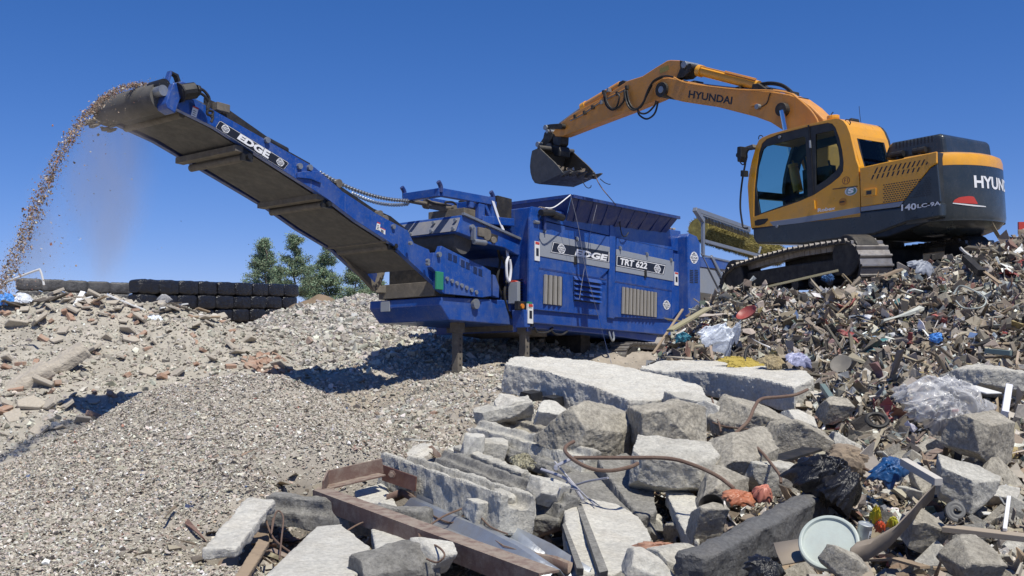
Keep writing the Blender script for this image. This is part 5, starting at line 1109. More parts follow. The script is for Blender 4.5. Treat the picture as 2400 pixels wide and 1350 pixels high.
for y0, y1 in ((-.55, 0), (-2.6, -2.05)):
    ins = [tuple(cxz + (np.array(p) - cxz) * [.90, .34]) for p in loop]
    hol = U.pp([ZT(*p) for p in [(470, 350), (640, 285), (660, 330), (540, 380), (480, 372)]], 0)
    fr_ = uadd(MB().prism(ins, y0 + .14, y1 - .14).build("track_frame", darkst, exc, bev=.02))
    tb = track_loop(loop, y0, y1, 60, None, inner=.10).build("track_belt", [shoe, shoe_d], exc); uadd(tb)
    for nm, q, r_ in (("drive_sprocket", rear[2], .30), ("idler_wheel", tp[6], .30)):
        cx2 = q[0] + (.33 if nm[0] == 'd' else -.33); cz2 = q[1] - .02 if nm[0] == 'd' else q[1] + .02
        o = MB().tube((cx2, y0 + .12, cz2), (cx2, y1 - .05, cz2), r_, 26).build(nm, darkst, exc, bev=.02); uadd(o)
    for k in range(6):
        t_ = (k + .5) / 6; x_ = rear[0][0] + .6 + t_ * (tp[6][0] - rear[0][0] - 1.1); z_ = zb_ + .13 + t_ * (tp[-1][1] - zb_ - .1)
        uadd(MB().tube((x_, y0 + .12, z_), (x_, y1 - .1, z_), .09, 14).build("track_roller", darkst, exc))
o = MB().box(cxz[0] - .7, cxz[0] + .7, -2.1, -.5, cxz[1] - .1, cxz[1] + .3).build("undercarriage_body", darkst, exc, bev=.03); uadd(o)
o = MB().tube((XC, YC, -.35), (XC, YC, .12), .62, 30).build("slew_ring", darkst, exc, bev=.01)
# ---------------------------------------------------------------- background: wrapped bales, wall, trees, skip
wrap = mat("black_bale_wrap", (.012, .012, .014), .2, dirt=.15, dirtcol=(.07, .068, .065), scale=1.6, bump=.10, bscale=4)
def bale_mesh(seed, L=1.66, Hh=.9, Wd=1.0):
    r = np.random.RandomState(seed); m = MB(); nu, nv = 26, 24; v = []
    for i in range(nu + 1):
        t = i / nu * 2 - 1; pinch = (1 - abs(t) ** 6 * .24); band = 1 + .012 * math.sin(i * 2.1 + seed)
        for k in range(nv):
            a = 2 * math.pi * k / nv; c, s = math.cos(a), math.sin(a); e = .32
            y = math.copysign(abs(c) ** e, c) * Wd / 2; z = math.copysign(abs(s) ** e, s) * Hh / 2
            n = mnoise.noise(Vector((t * 3 + seed, y * 3, z * 3))) * .05 + mnoise.noise(Vector((t * 9 + seed, y * 8, z * 8))) * .018
            v.append((t * L / 2, y * pinch * band * (1 + n * 1.2), z * pinch * band * (1 + n * 1.6) + Hh / 2))
    f = [(i * nv + k, i * nv + (k + 1) % nv, (i + 1) * nv + (k + 1) % nv, (i + 1) * nv + k) for i in range(nu) for k in range(nv)]
    f += [tuple(reversed(range(nv))), tuple(range(nu * nv, (nu + 1) * nv))]
    m.add(v, f); o = m.build("wrapped_bale", wrap, None, smooth=True); return o
protos = [bale_mesh(k) for k in range(6)]
for p_ in protos[4:]: p_.data.materials[0] = mat('dusty_bale_wrap', (.05, .05, .05), .4, dirt=.8, dirtcol=(.17, .165, .155), scale=1.5, bump=.08, bscale=4); used_p = set()
ORD = ["first", "second", "third", "fourth", "fifth", "sixth", "seventh", "eighth", "ninth", "tenth", "eleventh"]
def bale(k, x, y, z, ang, label, group):
    o = protos[k] if k not in used_p else protos[k].copy()
    if k in used_p: COL.objects.link(o)
    used_p.add(k); o.location = (x, y, z); o.rotation_euler = (0, 0, ang); tag(o, label, "bale", group)
A_ = at(312, 655, 60); B_ = at(690, 668, 74); ang = math.atan2(B_[1] - A_[1], B_[0] - A_[0]); n_ = 9
for row in range(4):
    for k in range(n_):
        if row >= 1 and k < (0, 0, 1, 2)[row]: continue
        t_ = (k + .5) / n_; x = A_[0] + (B_[0] - A_[0]) * t_; y = A_[1] + (B_[1] - A_[1]) * t_; zt_ = A_[2] + (B_[2] - A_[2]) * t_
        rn = ("top", "second", "third", "bottom")[row]
        bale(RND.randrange(4), x + RND.uniform(-.04, .04) - row * .05, y + RND.uniform(-.1, .1) - row * .1, zt_ - .875 * (row + 1) + .0, ang + RND.uniform(-.02, .02),
             f"glossy black wrapped bale, {ORD[k]} from the left in the {rn} row of the tall stack", "black wrapped bales in the stack beyond the rubble slope")
C_ = at(40, 652, 74); D__ = at(306, 664, 78); ang2 = math.atan2(D__[1] - C_[1], D__[0] - C_[0]); n_ = 5
for row in range(4):
    for k in range(n_):
        t_ = (k + .5) / n_; P = C_ + (D__ - C_) * t_
        if row > 1: lab = "dusty black wrapped bale hidden low in the far row beside the tall stack"
        else: lab = f"dusty black wrapped bale, {ORD[k]} from the left in the far {'upper' if row == 0 else 'lower'} row"
        if row > 1: continue
        bale(4 + RND.randrange(2), P[0], P[1], P[2] - .875 * (row + 1), ang2 + RND.uniform(-.03, .03), lab, "dusty black bales in the far row")
for k in range(4):
    if k not in used_p: bpy.data.objects.remove(protos[k])
# earth bank that carries the far bales
def slab_world(name, pts, z0, z1, m, **kw):
    mb = MB(); n = len(pts); mb.add([(x, y, z0) for x, y in pts] + [(x, y, z1) for x, y in pts], [tuple(reversed(range(n))), tuple(range(n, 2 * n))] + [(i, (i + 1) % n, n + (i + 1) % n, n + i) for i in range(n)]); return mb.build(name, m, None, **kw)
zf2 = C_[2] - 1.86
o = slab_world("bank", [(C_[0] - 14, C_[1] - .6), (D__[0] + .8, D__[1] - .6), (D__[0] + .8, D__[1] + 3), (C_[0] - 14, C_[1] + 3)], 2.0, zf2, conc_b); tag(o, kind='structure')
# retaining wall and brown bank
p = at(684, 714, 78); q = at(820, 704, 88)
mb = MB(); d = nrm((q - p) * [1, 1, 0]); nn_ = np.array([-d[1], d[0], 0]) * .3
mb.hexa([(p[0], p[1], 2.2), (q[0], q[1], 2.2), (q[0] + nn_[0], q[1] + nn_[1], 2.2), (p[0] + nn_[0], p[1] + nn_[1], 2.2), tuple(p), tuple(q), tuple(q + nn_), tuple(p + nn_)])
o = mb.build("concrete_wall", mat("smooth_grey_wall", (.30, .31, .33), .8, dirt=.3), None); tag(o, "low smooth grey concrete wall beyond the crushed concrete mounds", "wall")
def mound(cx, cy, rx, ry, z0, h, name, m, label, seed):
    n = 60; v = []; f = []
    for i in range(n + 1):
        for j in range(n + 1):
            a = i / n * 2 - 1; b = j / n * 2 - 1; r = math.hypot(a, b); x = cx + a * rx; y = cy + b * ry
            v.append((x, y, z0 + h * max(0, 1 - r ** 1.6) * (1 + .35 * mnoise.noise(Vector((x * .4 + seed, y * .4, 0)))) + .12 * mnoise.noise(Vector((x * 2, y * 2, seed)))))
    f = [(i * (n + 1) + j, (i + 1) * (n + 1) + j, (i + 1) * (n + 1) + j + 1, i * (n + 1) + j + 1) for i in range(n) for j in range(n)]
    mb = MB(); mb.add(v, f); o = mb.build(name, m, None, smooth=True); return tag(o, kind='structure')
q = at(745, 690, 68); mound(q[0], q[1], 3.6, 5, 2.2, q[2] - 2.2, "hill", mat("brown_earth", (.22, .155, .10), .95, dirt=.4, dirtcol=(.10, .12, .05), bump=.1, bscale=3), "", 1)
q = at(845, 700, 70); mound(q[0], q[1], 4.2, 5, 2.2, q[2] - 2.4, "hill", mat("brown_earth", (), .9), "", 4)
# trees
leafm = mat("pine_foliage", (.075, .105, .055), .75, attr="Tint"); barkm = mat("bark", (.14, .11, .085), .9, dirt=.4, scale=2)
def tree(px, ptop, D, wid, seed, label):
    """airy pine: tapered trunk, whorled limbs, needle tufts set out along the limbs"""
    r = np.random.RandomState(seed); base = at(px, 760, D); gz_ = 2.3; top = at(px, ptop, D)[2]; Hh = top - gz_; root = empty("pine_tree", Matrix.Translation((base[0], D, gz_)), label, "tree", "pines beyond the crushed concrete")
    m = MB(); pts = [(r.normal(0, .06) * k, r.normal(0, .05) * k, Hh * k / 6) for k in range(7)]
    for i in range(6): m.tube(pts[i], pts[i + 1], .15 * (1 - i / 6.4), 8, .15 * (1 - (i + 1) / 6.4))
    C0 = []; 
    for k in range(46):
        h = Hh * (.22 + .76 * r.uniform() ** .85); t = (h / Hh); w = wid * (1.02 - .90 * max(0, (t - .30)) / .70) * r.uniform(.55, 1.08) * (.8 if t < .35 else 1); a = r.uniform(0, 6.28)
        p0 = np.array([0, 0, h]); dr = np.array([math.cos(a), math.sin(a), r.uniform(.1, .55)]); e = p0 + dr * w
        m.path([p0, p0 + dr * w * .5 + [0, 0, -.05], e], .03, 5, 2)
        for s_ in np.linspace(.3, 1, 8):
            C0.append((p0 + (e - p0) * s_ + r.normal(0, .10, 3), .17 + .15 * r.uniform(), r.uniform(.55, 1.3)))
    m.build("trunk", barkm, root)
    VV = []; CC = []
    for c, rad, sh in C0:
        n = 46; q = c + r.normal(0, rad * .75, (n, 3)) * [1, 1, .7]; d1 = r.normal(0, 1, (n, 3)); d1[:, 2] = abs(d1[:, 2]) * .6 + .2; d1 /= np.linalg.norm(d1, axis=1)[:, None]; sd_ = np.cross(d1, r.normal(0, 1, (n, 3))); sd_ /= np.linalg.norm(sd_, axis=1)[:, None]
        ln = r.uniform(.07, .15, (n, 1)); w = r.uniform(.018, .04, (n, 1))
        VV.append(np.stack([q - sd_ * w, q + sd_ * w, q + sd_ * w * .6 + d1 * ln, q - sd_ * w * .6 + d1 * ln], 1).reshape(-1, 3))
        base_ = np.array([.20, .275, .165]) * sh * r.uniform(.85, 1.15, (n, 1)); base_[:, 0] *= r.uniform(.8, 1.25, n); CC.append(np.repeat(base_, 4, 0))
    VV = np.concatenate(VV); CC = np.concatenate(CC); FF = np.arange(len(VV)).reshape(-1, 4)
    me = bpy.data.meshes.new("crown"); me.vertices.add(len(VV)); me.vertices.foreach_set('co', VV.ravel()); set_faces(me, FF); me.update(); me.shade_flat()
    ca = me.color_attributes.new("Tint", 'FLOAT_COLOR', 'POINT'); ca.data.foreach_set('color', np.clip(np.concatenate([CC, np.ones((len(CC), 1))], 1), 0, 1).ravel()); me.materials.append(leafm)
    o = bpy.data.objects.new("crown", me); COL.objects.link(o); o.parent = root
for a in ((617, 562, 88, 2.1, 1, "leftmost grey-green pine, slender, beside the black bales"), (690, 550, 90, 2.5, 2, "tallest broad pine, second from the black bales"),
          (765, 566, 92, 2.3, 3, "pine partly behind the blue conveyor frame, third from the bales"), (832, 608, 90, 2.3, 4, "low bushy pine seen through the conveyor's tail brace"),
          (880, 620, 96, 2.3, 5, "rightmost low pine, mostly hidden by the blue conveyor"), (650, 625, 98, 2.2, 6, "short pine filling the gap between the two leftmost trees"), (725, 625, 99, 2.2, 7, "short pine low between the tallest tree and the third one")):
    tree(*a)
# skip and scrap behind the excavator
def skip(pts, D, name, m, label, th=3.0):
    P = [at(a, b, D) for a, b in pts]; mb = MB(); mb.prism([(p[0], p[2]) for p in P], D, D + th); xs = [p[0] for p in P]; mb.m = 0
    for k in range(6): x = min(xs) + (max(xs) - min(xs)) * (k + .5) / 6; mb.box(x - .05, x + .05, D - .06, D - .002, min(p[2] for p in P), max(p[2] for p in P) - .25)
    o = mb.build(name, m, None, bev=.02); return tag(o, label, "skip")
skip([(2085, 780), (2085, 592), (2110, 583), (2230, 573), (2310, 580), (2330, 584), (2330, 780)], 26, "waste_skip", darkst, "dark steel waste skip behind the excavator's tail")
skip([(2300, 800), (2300, 592), (2345, 574), (2400, 561), (2500, 555), (2500, 800)], 24, "waste_skip", rust, "rusty brown steel skip at the heap's crest by the frame edge")
p = at(2388, 520, 30); q = at(2412, 549, 30); mb = MB(); mb.box(p[0], q[0], 30, 30.08, q[2], p[2]); mb.m = 1; mb.box(p[0] + .1, q[0], 29.98, 29.999, q[2] + .1, q[2] + .16); mb.m = 2; mb.tube(((p[0] + q[0]) / 2, 30.05, 2.3), ((p[0] + q[0]) / 2, 30.05, q[2]), .04, 8)
o = mb.build("sign", [redp, whitep, galv], None); tag(o, "small red sign on a pole beyond the heap at the frame edge", "sign")
# ---------------------------------------------------------------- thrown material and its dust
cl = [(378, 212), (355, 200), (330, 196), (300, 200), (272, 210), (248, 224), (226, 243), (205, 265), (185, 290), (165, 320), (147, 350), (130, 382), (114, 415), (98, 450), (84, 485), (70, 520), (57, 555), (42, 590), (26, 625), (8, 655), (-10, 685)]
LC_ = [S.on(a, b, 1, 1.15) for a, b in cl]; rs = np.random.RandomState(11); n = 10000
t = rs.uniform(0, 1, n) ** .9 * (len(LC_) - 1); i0 = np.minimum(t.astype(int), len(LC_) - 2); fr = (t - i0)[:, None]; LA_ = np.array(LC_); P = LA_[i0] * (1 - fr) + LA_[i0 + 1] * fr
sp = (.017 + .0019 * t)[:, None]; P = P + rs.normal(0, 1, (n, 3)) * sp * [1, 2.2, 1.0]; P[:, 2] -= abs(rs.normal(0, 1, n)) * sp[:, 0] * .8
n2 = 520; t2 = rs.uniform(0, 1, n2) * (len(LC_) - 1); i2 = np.minimum(t2.astype(int), len(LC_) - 2); Q = LA_[i2] + rs.normal(0, 1, (n2, 3)) * [.08, .3, .08]; Q[:, 2] -= rs.exponential(.45, n2) * np.clip(t2 / 12, .05, 1.2); Q[:, 0] += rs.exponential(.28, n2) * np.clip(t2 / 12, .0, 1)
P = np.concatenate([P, Q]); WPT = np.array([S.w(p) for p in P])
sz = np.clip(rs.lognormal(math.log(.0052), .6, len(P)), .0025, .022)
scatter("thrown_debris", WPT[:, 0], WPT[:, 1], sz, ROCKS[:4] + FLAKES[:4], [(.38, .29, .21, 6), (.26, .18, .125, 6), (.55, .51, .46, 2), (.30, .13, .09, 2), (.13, .10, .08, 3)], "stream of shredded chips flying off the conveyor head in an arc", "debris stream", zs=WPT[:, 2], lift=0, tilt=3)
dm = bpy.data.materials.new("dust_volume"); dm.use_nodes = True; nt = dm.node_tree; nt.nodes.clear(); o_ = nt.nodes.new("ShaderNodeOutputMaterial"); pv = nt.nodes.new("ShaderNodeVolumePrincipled")
pv.inputs['Color'].default_value = (.95, .80, .66, 1); tc = nt.nodes.new("ShaderNodeTexCoord"); ns = nt.nodes.new("ShaderNodeTexNoise"); ns.inputs['Scale'].default_value = .9; ns.inputs['Detail'].default_value = 3
mp = nt.nodes.new("ShaderNodeMapping"); mp.inputs['Scale'].default_value = (1.6, 1, .5); nt.links.new(tc.outputs['Object'], mp.inputs[0]); nt.links.new(mp.outputs[0], ns.inputs['Vector'])
mr = nt.nodes.new("ShaderNodeMapRange"); mr.inputs['From Min'].default_value = .38; mr.inputs['From Max'].default_value = .68; mr.inputs['To Max'].default_value = .95; nt.links.new(ns.outputs['Fac'], mr.inputs['Value'])
# fade towards the edges of the cloud: distance field along the thrown arc, from generated coordinates
sp_ = nt.nodes.new("ShaderNodeSeparateXYZ"); nt.links.new(tc.outputs['Generated'], sp_.inputs[0])
def edge(o, lo, hi):
    a = nt.nodes.new("ShaderNodeMath"); a.operation = 'PINGPONG'; a.inputs[1].default_value = .5; nt.links.new(o, a.inputs[0]); r = nt.nodes.new("ShaderNodeMapRange"); r.interpolation_type = 'SMOOTHSTEP'; r.inputs['From Max'].default_value = hi; nt.links.new(a.outputs[0], r.inputs['Value']); return r.outputs[0]
cur = mr.outputs[0]
for k, hi in ((0, .24), (1, .5), (2, .22)):
    x = nt.nodes.new("ShaderNodeMath"); x.operation = 'MULTIPLY'; nt.links.new(cur, x.inputs[0]); nt.links.new(edge(sp_.outputs[k], 0, hi), x.inputs[1]); cur = x.outputs[0]
nt.links.new(cur, pv.inputs['Density']); nt.links.new(pv.outputs[0], o_.inputs['Volume'])
dp = [S.pp([p], 1.2)[0] for p in [(395, 262), (330, 225), (270, 225), (205, 285), (150, 370), (105, 460), (60, 560), (20, 640), (-20, 700), (120, 705), (240, 690), (300, 560), (340, 430), (390, 320)]]
o = MB().prism(dp, .55, 2.1).build("dust", dm, None); o.matrix_world = S.mat(); tag(o, "thin pinkish dust falling under the thrown chips", "dust", kind="stuff")
dm.cycles.volume_step_rate = 2.0
# ---------------------------------------------------------------- broken concrete, steel and litter in the foreground
def _tex(name, kind, size, **kw):
    t = bpy.data.textures.new(name, kind); t.noise_scale = size
    for k, v in kw.items(): setattr(t, k, v)
    return t
tex_cl = _tex("rough_clouds", 'CLOUDS', .22, noise_depth=5); tex_fine = _tex("fine_clouds", 'CLOUDS', .05, noise_depth=4); tex_vo = _tex("chips", 'VORONOI', .16)
def roughen(o, vox, big, fine, chips=0.0, smooth=False):
    r = o.modifiers.new("remesh", 'REMESH'); r.mode = 'VOXEL'; r.voxel_size = vox; r.use_smooth_shade = smooth
    for t, s in ((tex_vo, chips), (tex_cl, big), (tex_fine, fine)):
        if s: d = o.modifiers.new("rough", 'DISPLACE'); d.texture = t; d.strength = s; d.mid_level = .5; d.texture_coords = 'GLOBAL'
    return o
def block(name, top, th, m, label, cat, group=None, vox=.02, big=.03, fine=.012, chips=.0, parent=None, drop=None, ground=True):
    """broken slab: top outline as photographed points (px, py, metres away), real thickness below it"""
    P = [np.array(at(*p)) for p in top]; c = sum(P) / len(P); n = np.zeros(3)
    for i in range(len(P)): n += np.cross(P[i] - c, P[(i + 1) % len(P)] - c)
    n = nrm(n); n = n if n[2] > 0 else -n
    if drop is not None: n = nrm(drop)
    k = len(P); mb = MB(); mb.add([p - c for p in P] + [p - c - n * th for p in P], [tuple(range(k)), tuple(reversed(range(k, 2 * k)))] + [(i, (i + 1) % k, k + (i + 1) % k, k + i) for i in range(k)])
    o = mb.build(name, m, parent); o.location = tuple(c)
    if vox: roughen(o, vox, big, fine, chips)
    return tag(o, label, cat, group) if label else o
def boulder(name, px, py, D, size, rot, seed, m, label, cat, group=None, vox=None, big=.05, fine=.03, chips=.06, sharp=.8, z=None, cuts=7):
    """angular lump of broken concrete, cut by random planes"""
    r = np.random.RandomState(seed); bm = bmesh.new(); bmesh.ops.create_cube(bm, size=2)
    for k in range(cuts):
        n = nrm(r.normal(0, 1, 3)); d = r.uniform(.50, .84) * abs(n).sum()
        bmesh.ops.bisect_plane(bm, geom=bm.verts[:] + bm.edges[:] + bm.faces[:], plane_co=tuple(n * d), plane_no=tuple(n), clear_outer=True)
        bmesh.ops.holes_fill(bm, edges=bm.edges[:], sides=30)
    R_ = Matrix.Rotation(rot[2], 3, 'Z') @ Matrix.Rotation(rot[1], 3, 'Y') @ Matrix.Rotation(rot[0], 3, 'X')
    for v in bm.verts: v.co = R_ @ Vector((v.co.x * size[0] * .56, v.co.y * size[1] * .56, v.co.z * size[2] * .56))
    bmesh.ops.recalc_face_normals(bm, faces=bm.faces); me = bpy.data.meshes.new(name); bm.to_mesh(me); bm.free(); me.materials.append(m)
    o = bpy.data.objects.new(name, me); COL.objects.link(o); p = at(px, py, D)
    o.location = (p[0], p[1], p[2] if z is None else z)
    s_ = max(size) * 1.0; roughen(o, vox or max(.008, s_ / 52), big * s_, fine * s_, chips * s_ * .5)
    return tag(o, label, cat, group)
# two big slabs
A1 = block("concrete_slab", [(1182, 852, 10.5), (1203, 836, 11.2), (1290, 836, 11.5), (1420, 850, 11.3), (1560, 879, 10.8), (1646, 904, 10.3), (1654, 926, 9.8), (1560, 936, 9.5), (1476, 938, 9.2), (1369, 897, 9.8), (1277, 868, 10.2)], .31, conc_w,
      "largest pale concrete slab, tilted, with two lifting pockets in its lower edge", "concrete slab", vox=.016, big=.018, fine=.02, chips=.025)
for (px, py, w, h, D) in ((1231, 927, 32, 18, 10.0), (1284, 940, 32, 22, 9.85)):
    mb = MB(); q = [at(px - w / 2, py + h / 2, D), at(px + w / 2, py + h / 2 + 6, D - .1), at(px + w / 2 - 4, py - h / 2 + 5, D - .1), at(px - w / 2 + 5, py - h / 2, D)]; c = np.array(A1.location); bk_ = np.array([.12, .3, 0])
    mb.hexa([x - c for x in q] + [x + bk_ - c for x in q]); mb.build("lifting_pocket", black, A1)
block("concrete_slab", [(1500, 862, 11.3), (1540, 846, 11.8), (1640, 843, 11.9), (1760, 850, 11.5), (1890, 868, 10.7), (1908, 885, 10.2), (1862, 908, 9.8), (1773, 884, 10.3), (1656, 869, 10.8), (1560, 871, 11.1)], .27, conc_w,
      "long pale concrete slab lying right of the largest slab, under the waste heap", "concrete slab", vox=.018, big=.014, fine=.016, chips=.012)
B = lambda *a, **k: boulder("concrete_rubble", *a, **k)
B(1385, 1016, 7.9, (.62, .40, .38), (.2, .25, .5), 3, conc_b, "big brown-grey concrete lump leaning against the largest slab's front", "rubble block", big=.09)
B(1572, 1000, 7.9, (.56, .45, .34), (.1, -.1, .2), 12, conc_b, "large rounded beige concrete lump between the two pale slabs", "rubble block", big=.06)
B(1582, 1092, 7.0, (.52, .4, .30), (.15, .12, -.2), 21, conc, "squarish grey concrete block under the long bent reinforcing bar", "rubble block", big=.05)
B(1752, 1020, 8.4, (.52, .5, .42), (.3, .2, .6), 33, conc_b, "rough concrete boulder behind the bent bar with the upward hook", "rubble block", big=.10)
B(1722, 1102, 7.1, (.46, .42, .42), (.5, .1, .3), 41, conc_b, "dark brown concrete boulder where two rusty bars cross", "rubble block", big=.10)
B(1853, 1040, 8.0, (.36, .4, .36), (.2, .5, .1), 44, conc_b, "mossy brown lump right of the boulder with the hooked bar", "rubble block", big=.10)
B(1815, 1122, 6.9, (.42, .3, .18), (.1, .15, .4), 45, conc, "flat pale concrete piece left of the black plastic bag", "rubble block")
B(1880, 995, 9.0, (.28, .26, .14), (.4, .3, .2), 47, conc_w, "small bright white concrete chip above the mossy lump", "rubble block")
B(1640, 960, 9.3, (.5, .4, .2), (.1, .1, .2), 48, conc, "pale flat piece tucked under the right slab's near edge", "rubble block")
B(1690, 985, 8.6, (.36, .3, .2), (.3, .2, .9), 49, conc_w, "white broken chip beside the upright thin bar", "rubble block")
B(2305, 1022, 7.2, (.38, .33, .25), (.3, .1, .4), 52, conc_b, "square-edged pale block right of the clear plastic film", "rubble block", big=.09)
B(2250, 1135, 6.2, (.35, .27, .19), (.2, .4, -.4), 53, conc, "pitted concrete block right of the white batten", "rubble block", big=.10)
B(2295, 892, 9.4, (.56, .5, .24), (.05, .1, -.1), 54, conc, "domed smooth concrete piece at the foot of the waste heap", "rubble block", big=.05)
B(1985, 1318, 4.7, (.18, .15, .11), (.2, .4, .4), 55, conc_b, "lumpy broken mortar piece below the round lid", "rubble block", big=.14)
B(2150, 1240, 5.6, (.20, .18, .16), (.4, .4, .2), 56, conc_b, "small grey block beside the brown rubber strip", "rubble block", big=.14)
B(2270, 1320, 5.0, (.20, .2, .16), (.5, .1, .2), 57, conc_b, "coarse grey lump near the lower right corner", "rubble block", big=.14)
B(1205, 958, 9.0, (.30, .24, .17), (.2, .1, .3), 61, conc_w, "pale chunk on the ledge below the largest slab's left end", "rubble block", big=.1)
B(1180, 968, 9.0, (.46, .3, .14), (.1, -.2, .1), 62, conc, "flat grey chunk under the pale one at the largest slab's left end", "rubble block", big=.1)
B(1285, 975, 8.8, (.24, .2, .16), (.5, .1, .4), 63, conc_w, "small white chunk below the slab's lifting pockets", "rubble block", big=.1)
B(1108, 1052, 8.0, (.16, .14, .20), (.1, .1, .3), 64, conc_w, "upright pale stub on the end of the stepped beams", "rubble block", big=.08)
B(1150, 1050, 8.1, (.22, .2, .14), (.2, .3, .1), 65, conc, "small grey chunk beside the upright pale stub", "rubble block", big=.1)
B(1206, 1185, 6.3, (.22, .2, .17), (.3, .2, .4), 66, conc, "knobbly broken end lump wrapped in wire beside the flanged beam", "rubble block", big=.13)
B(1285, 1155, 6.5, (.22, .16, .15), (.2, .2, .9), 67, conc_w, "pale chunk with reinforcing wires beside the dark hollow", "rubble block", big=.10)
B(1150, 1192, 6.2, (.26, .18, .16), (.2, .1, .5), 68, conc_w, "rough white end of the flanged beam, crumbled", "rubble block", big=.13)
B(1590, 1318, 5.3, (.26, .2, .15), (.3, .2, .5), 71, conc, "jagged grey lump at the bottom beside the white ribbed slab", "rubble block", big=.12)
B(1520, 1335, 5.0, (.2, .16, .12), (.2, .4, .1), 72, conc_w, "pale lump at the bottom edge right of the white ribbed slab", "rubble block", big=.12)
B(1660, 1225, 5.9, (.16, .14, .22), (.4, .1, .2), 73, conc_b, "narrow brown block under the black plastic ring", "rubble block", big=.08)
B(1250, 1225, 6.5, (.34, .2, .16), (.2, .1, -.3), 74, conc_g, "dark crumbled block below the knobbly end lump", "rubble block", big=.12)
B(1690, 1150, 6.6, (.3, .24, .2), (.4, .1, .2), 75, conc_b, "brown block in shade behind the orange plastic pot", "rubble block", big=.1)
B(1955, 960, 9.2, (.22, .2, .18), (.4, .1, .2), 76, conc_b, "brown lump right of the second slab's end", "rubble block", big=.1)
# white ribbed slab with grooves, standing tilted
W1 = block("ribbed_slab", [(1322, 1195, 6.35), (1385, 1168, 6.6), (1445, 1182, 6.6), (1500, 1210, 6.4), (1528, 1262, 5.9), (1498, 1318, 5.35), (1440, 1345, 5.1), (1362, 1342, 5.1), (1330, 1280, 5.6)], .13, conc_w,
      "brightest white broken slab with two straight grooves, leaning in the bottom middle", "concrete slab", vox=.011, big=.012, fine=.012, chips=.012)
for pts in ([(1350, 1182), (1361, 1178), (1425, 1340), (1405, 1345)], [(1318, 1232), (1324, 1226), (1368, 1335), (1352, 1335)]):
    P = [np.array(at(a, b, 6.6 - (b - 1170) * .0093)) for a, b in pts]; mb = MB(); c = np.array(W1.location); up_ = np.array([0, -.012, .016])
    mb.hexa([p - c - up_ * 2 for p in P] + [p - c + up_ * .45 for p in P]); mb.build("groove", conc_g, W1)
block("concrete_slab", [(1560, 1152, 6.9), (1600, 1132, 7.1), (1642, 1172, 6.7), (1650, 1215, 6.3), (1636, 1272, 5.8), (1600, 1240, 6.1)], .10, conc_w, "narrow upright white slab piece left of the black plastic ring", "concrete slab", vox=.012, big=.02, fine=.012)
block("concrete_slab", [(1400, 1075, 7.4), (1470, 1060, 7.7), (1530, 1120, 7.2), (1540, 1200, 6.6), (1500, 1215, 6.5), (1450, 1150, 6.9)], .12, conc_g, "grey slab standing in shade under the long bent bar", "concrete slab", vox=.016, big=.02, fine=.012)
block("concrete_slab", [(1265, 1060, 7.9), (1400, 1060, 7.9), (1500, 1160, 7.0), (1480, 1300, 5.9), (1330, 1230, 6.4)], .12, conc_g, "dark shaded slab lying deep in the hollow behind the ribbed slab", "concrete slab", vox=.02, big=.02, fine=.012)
# stepped precast beams
def beam(label, a, b, prof, m, roll=0.0, name="precast_beam", rough_=True, up=(0, 0, 1), vox=.014, big=.02, fine=.012, cat="concrete beam", ends=0):
    """profile (across, up) swept between two photographed points"""
    a = np.array(at(*a)); b = np.array(at(*b)); d = nrm(b - a); side = nrm(np.cross(d, up)); u = np.cross(side, d); c = (a + b) / 2; k = len(prof); prof = [(p * math.cos(roll) - q * math.sin(roll), p * math.sin(roll) + q * math.cos(roll)) for p, q in prof]
    v = [a - c + side * p[0] + u * p[1] for p in prof] + [b - c + side * p[0] + u * p[1] for p in prof]
    mb = MB(); mb.add(v, [tuple(range(k)), tuple(reversed(range(k, 2 * k)))] + [(i, (i + 1) % k, k + (i + 1) % k, k + i) for i in range(k)]); o = mb.build(name, m, None); o.location = tuple(c)
    if rough_: roughen(o, vox, big, fine, .03)
    return tag(o, label, cat)
step = lambda w, h: [(-w, -h), (w, -h), (w, 0), (w * .55, 0), (w * .45, h * .45), (-w * .3, h * .45), (-w * .4, 0), (-w, 0)]
ush = lambda w, h: [(-w, -h), (w, -h), (w, h * .5), (w * .72, h * .5), (w * .6, 0), (-w * .6, 0), (-w * .72, h * .5), (-w, h * .5)]
beam("pale precast beam with raised flanges and a crumbled end, beside the bolted plate", (925, 1088, 7.5), (1215, 1192, 6.0), ush(.12, .16), conc, .12)
beam("long weathered beam with a ledge, behind the pale flanged beam", (1045, 1076, 7.9), (1345, 1190, 6.4), step(.10, .15), conc_g, .30)
beam("upper stepped beam running from the stub towards the brown lump", (1075, 1058, 8.2), (1235, 1122, 7.3), step(.085, .12), conc, -.25)
beam("longest stepped beam just below the largest slab", (1128, 1004, 8.8), (1400, 1078, 7.5), step(.12, .15), conc, .22)
beam("short beam with a sandy top under the chunks left of the largest slab", (1170, 978, 9.3), (1360, 1042, 8.2), step(.09, .12), conc_b, -.2)
beam("thin grey beam lying below the longest stepped beam", (1135, 1038, 8.5), (1330, 1106, 7.4), step(.05, .07), conc_g)
beam("pale slab-like beam end pointing up behind the rusty bent sheet", (930, 1090, 8.3), (1000, 1045, 8.7), step(.12, .06), conc_w)
beam("grey concrete beam running under the rusty channel", (630, 1182, 6.7), (1000, 1222, 6.2), [(-.09, -.12), (.09, -.12), (.09, -.02), (.05, .0), (.05, .07), (-.09, .07)], conc_g)
beam("pale flat board of concrete at the left end of the grey beam", (515, 1298, 5.4), (612, 1180, 6.5), [(-.09, -.03), (.09, -.03), (.09, .03), (-.09, .03)], conc_w, vox=.011)
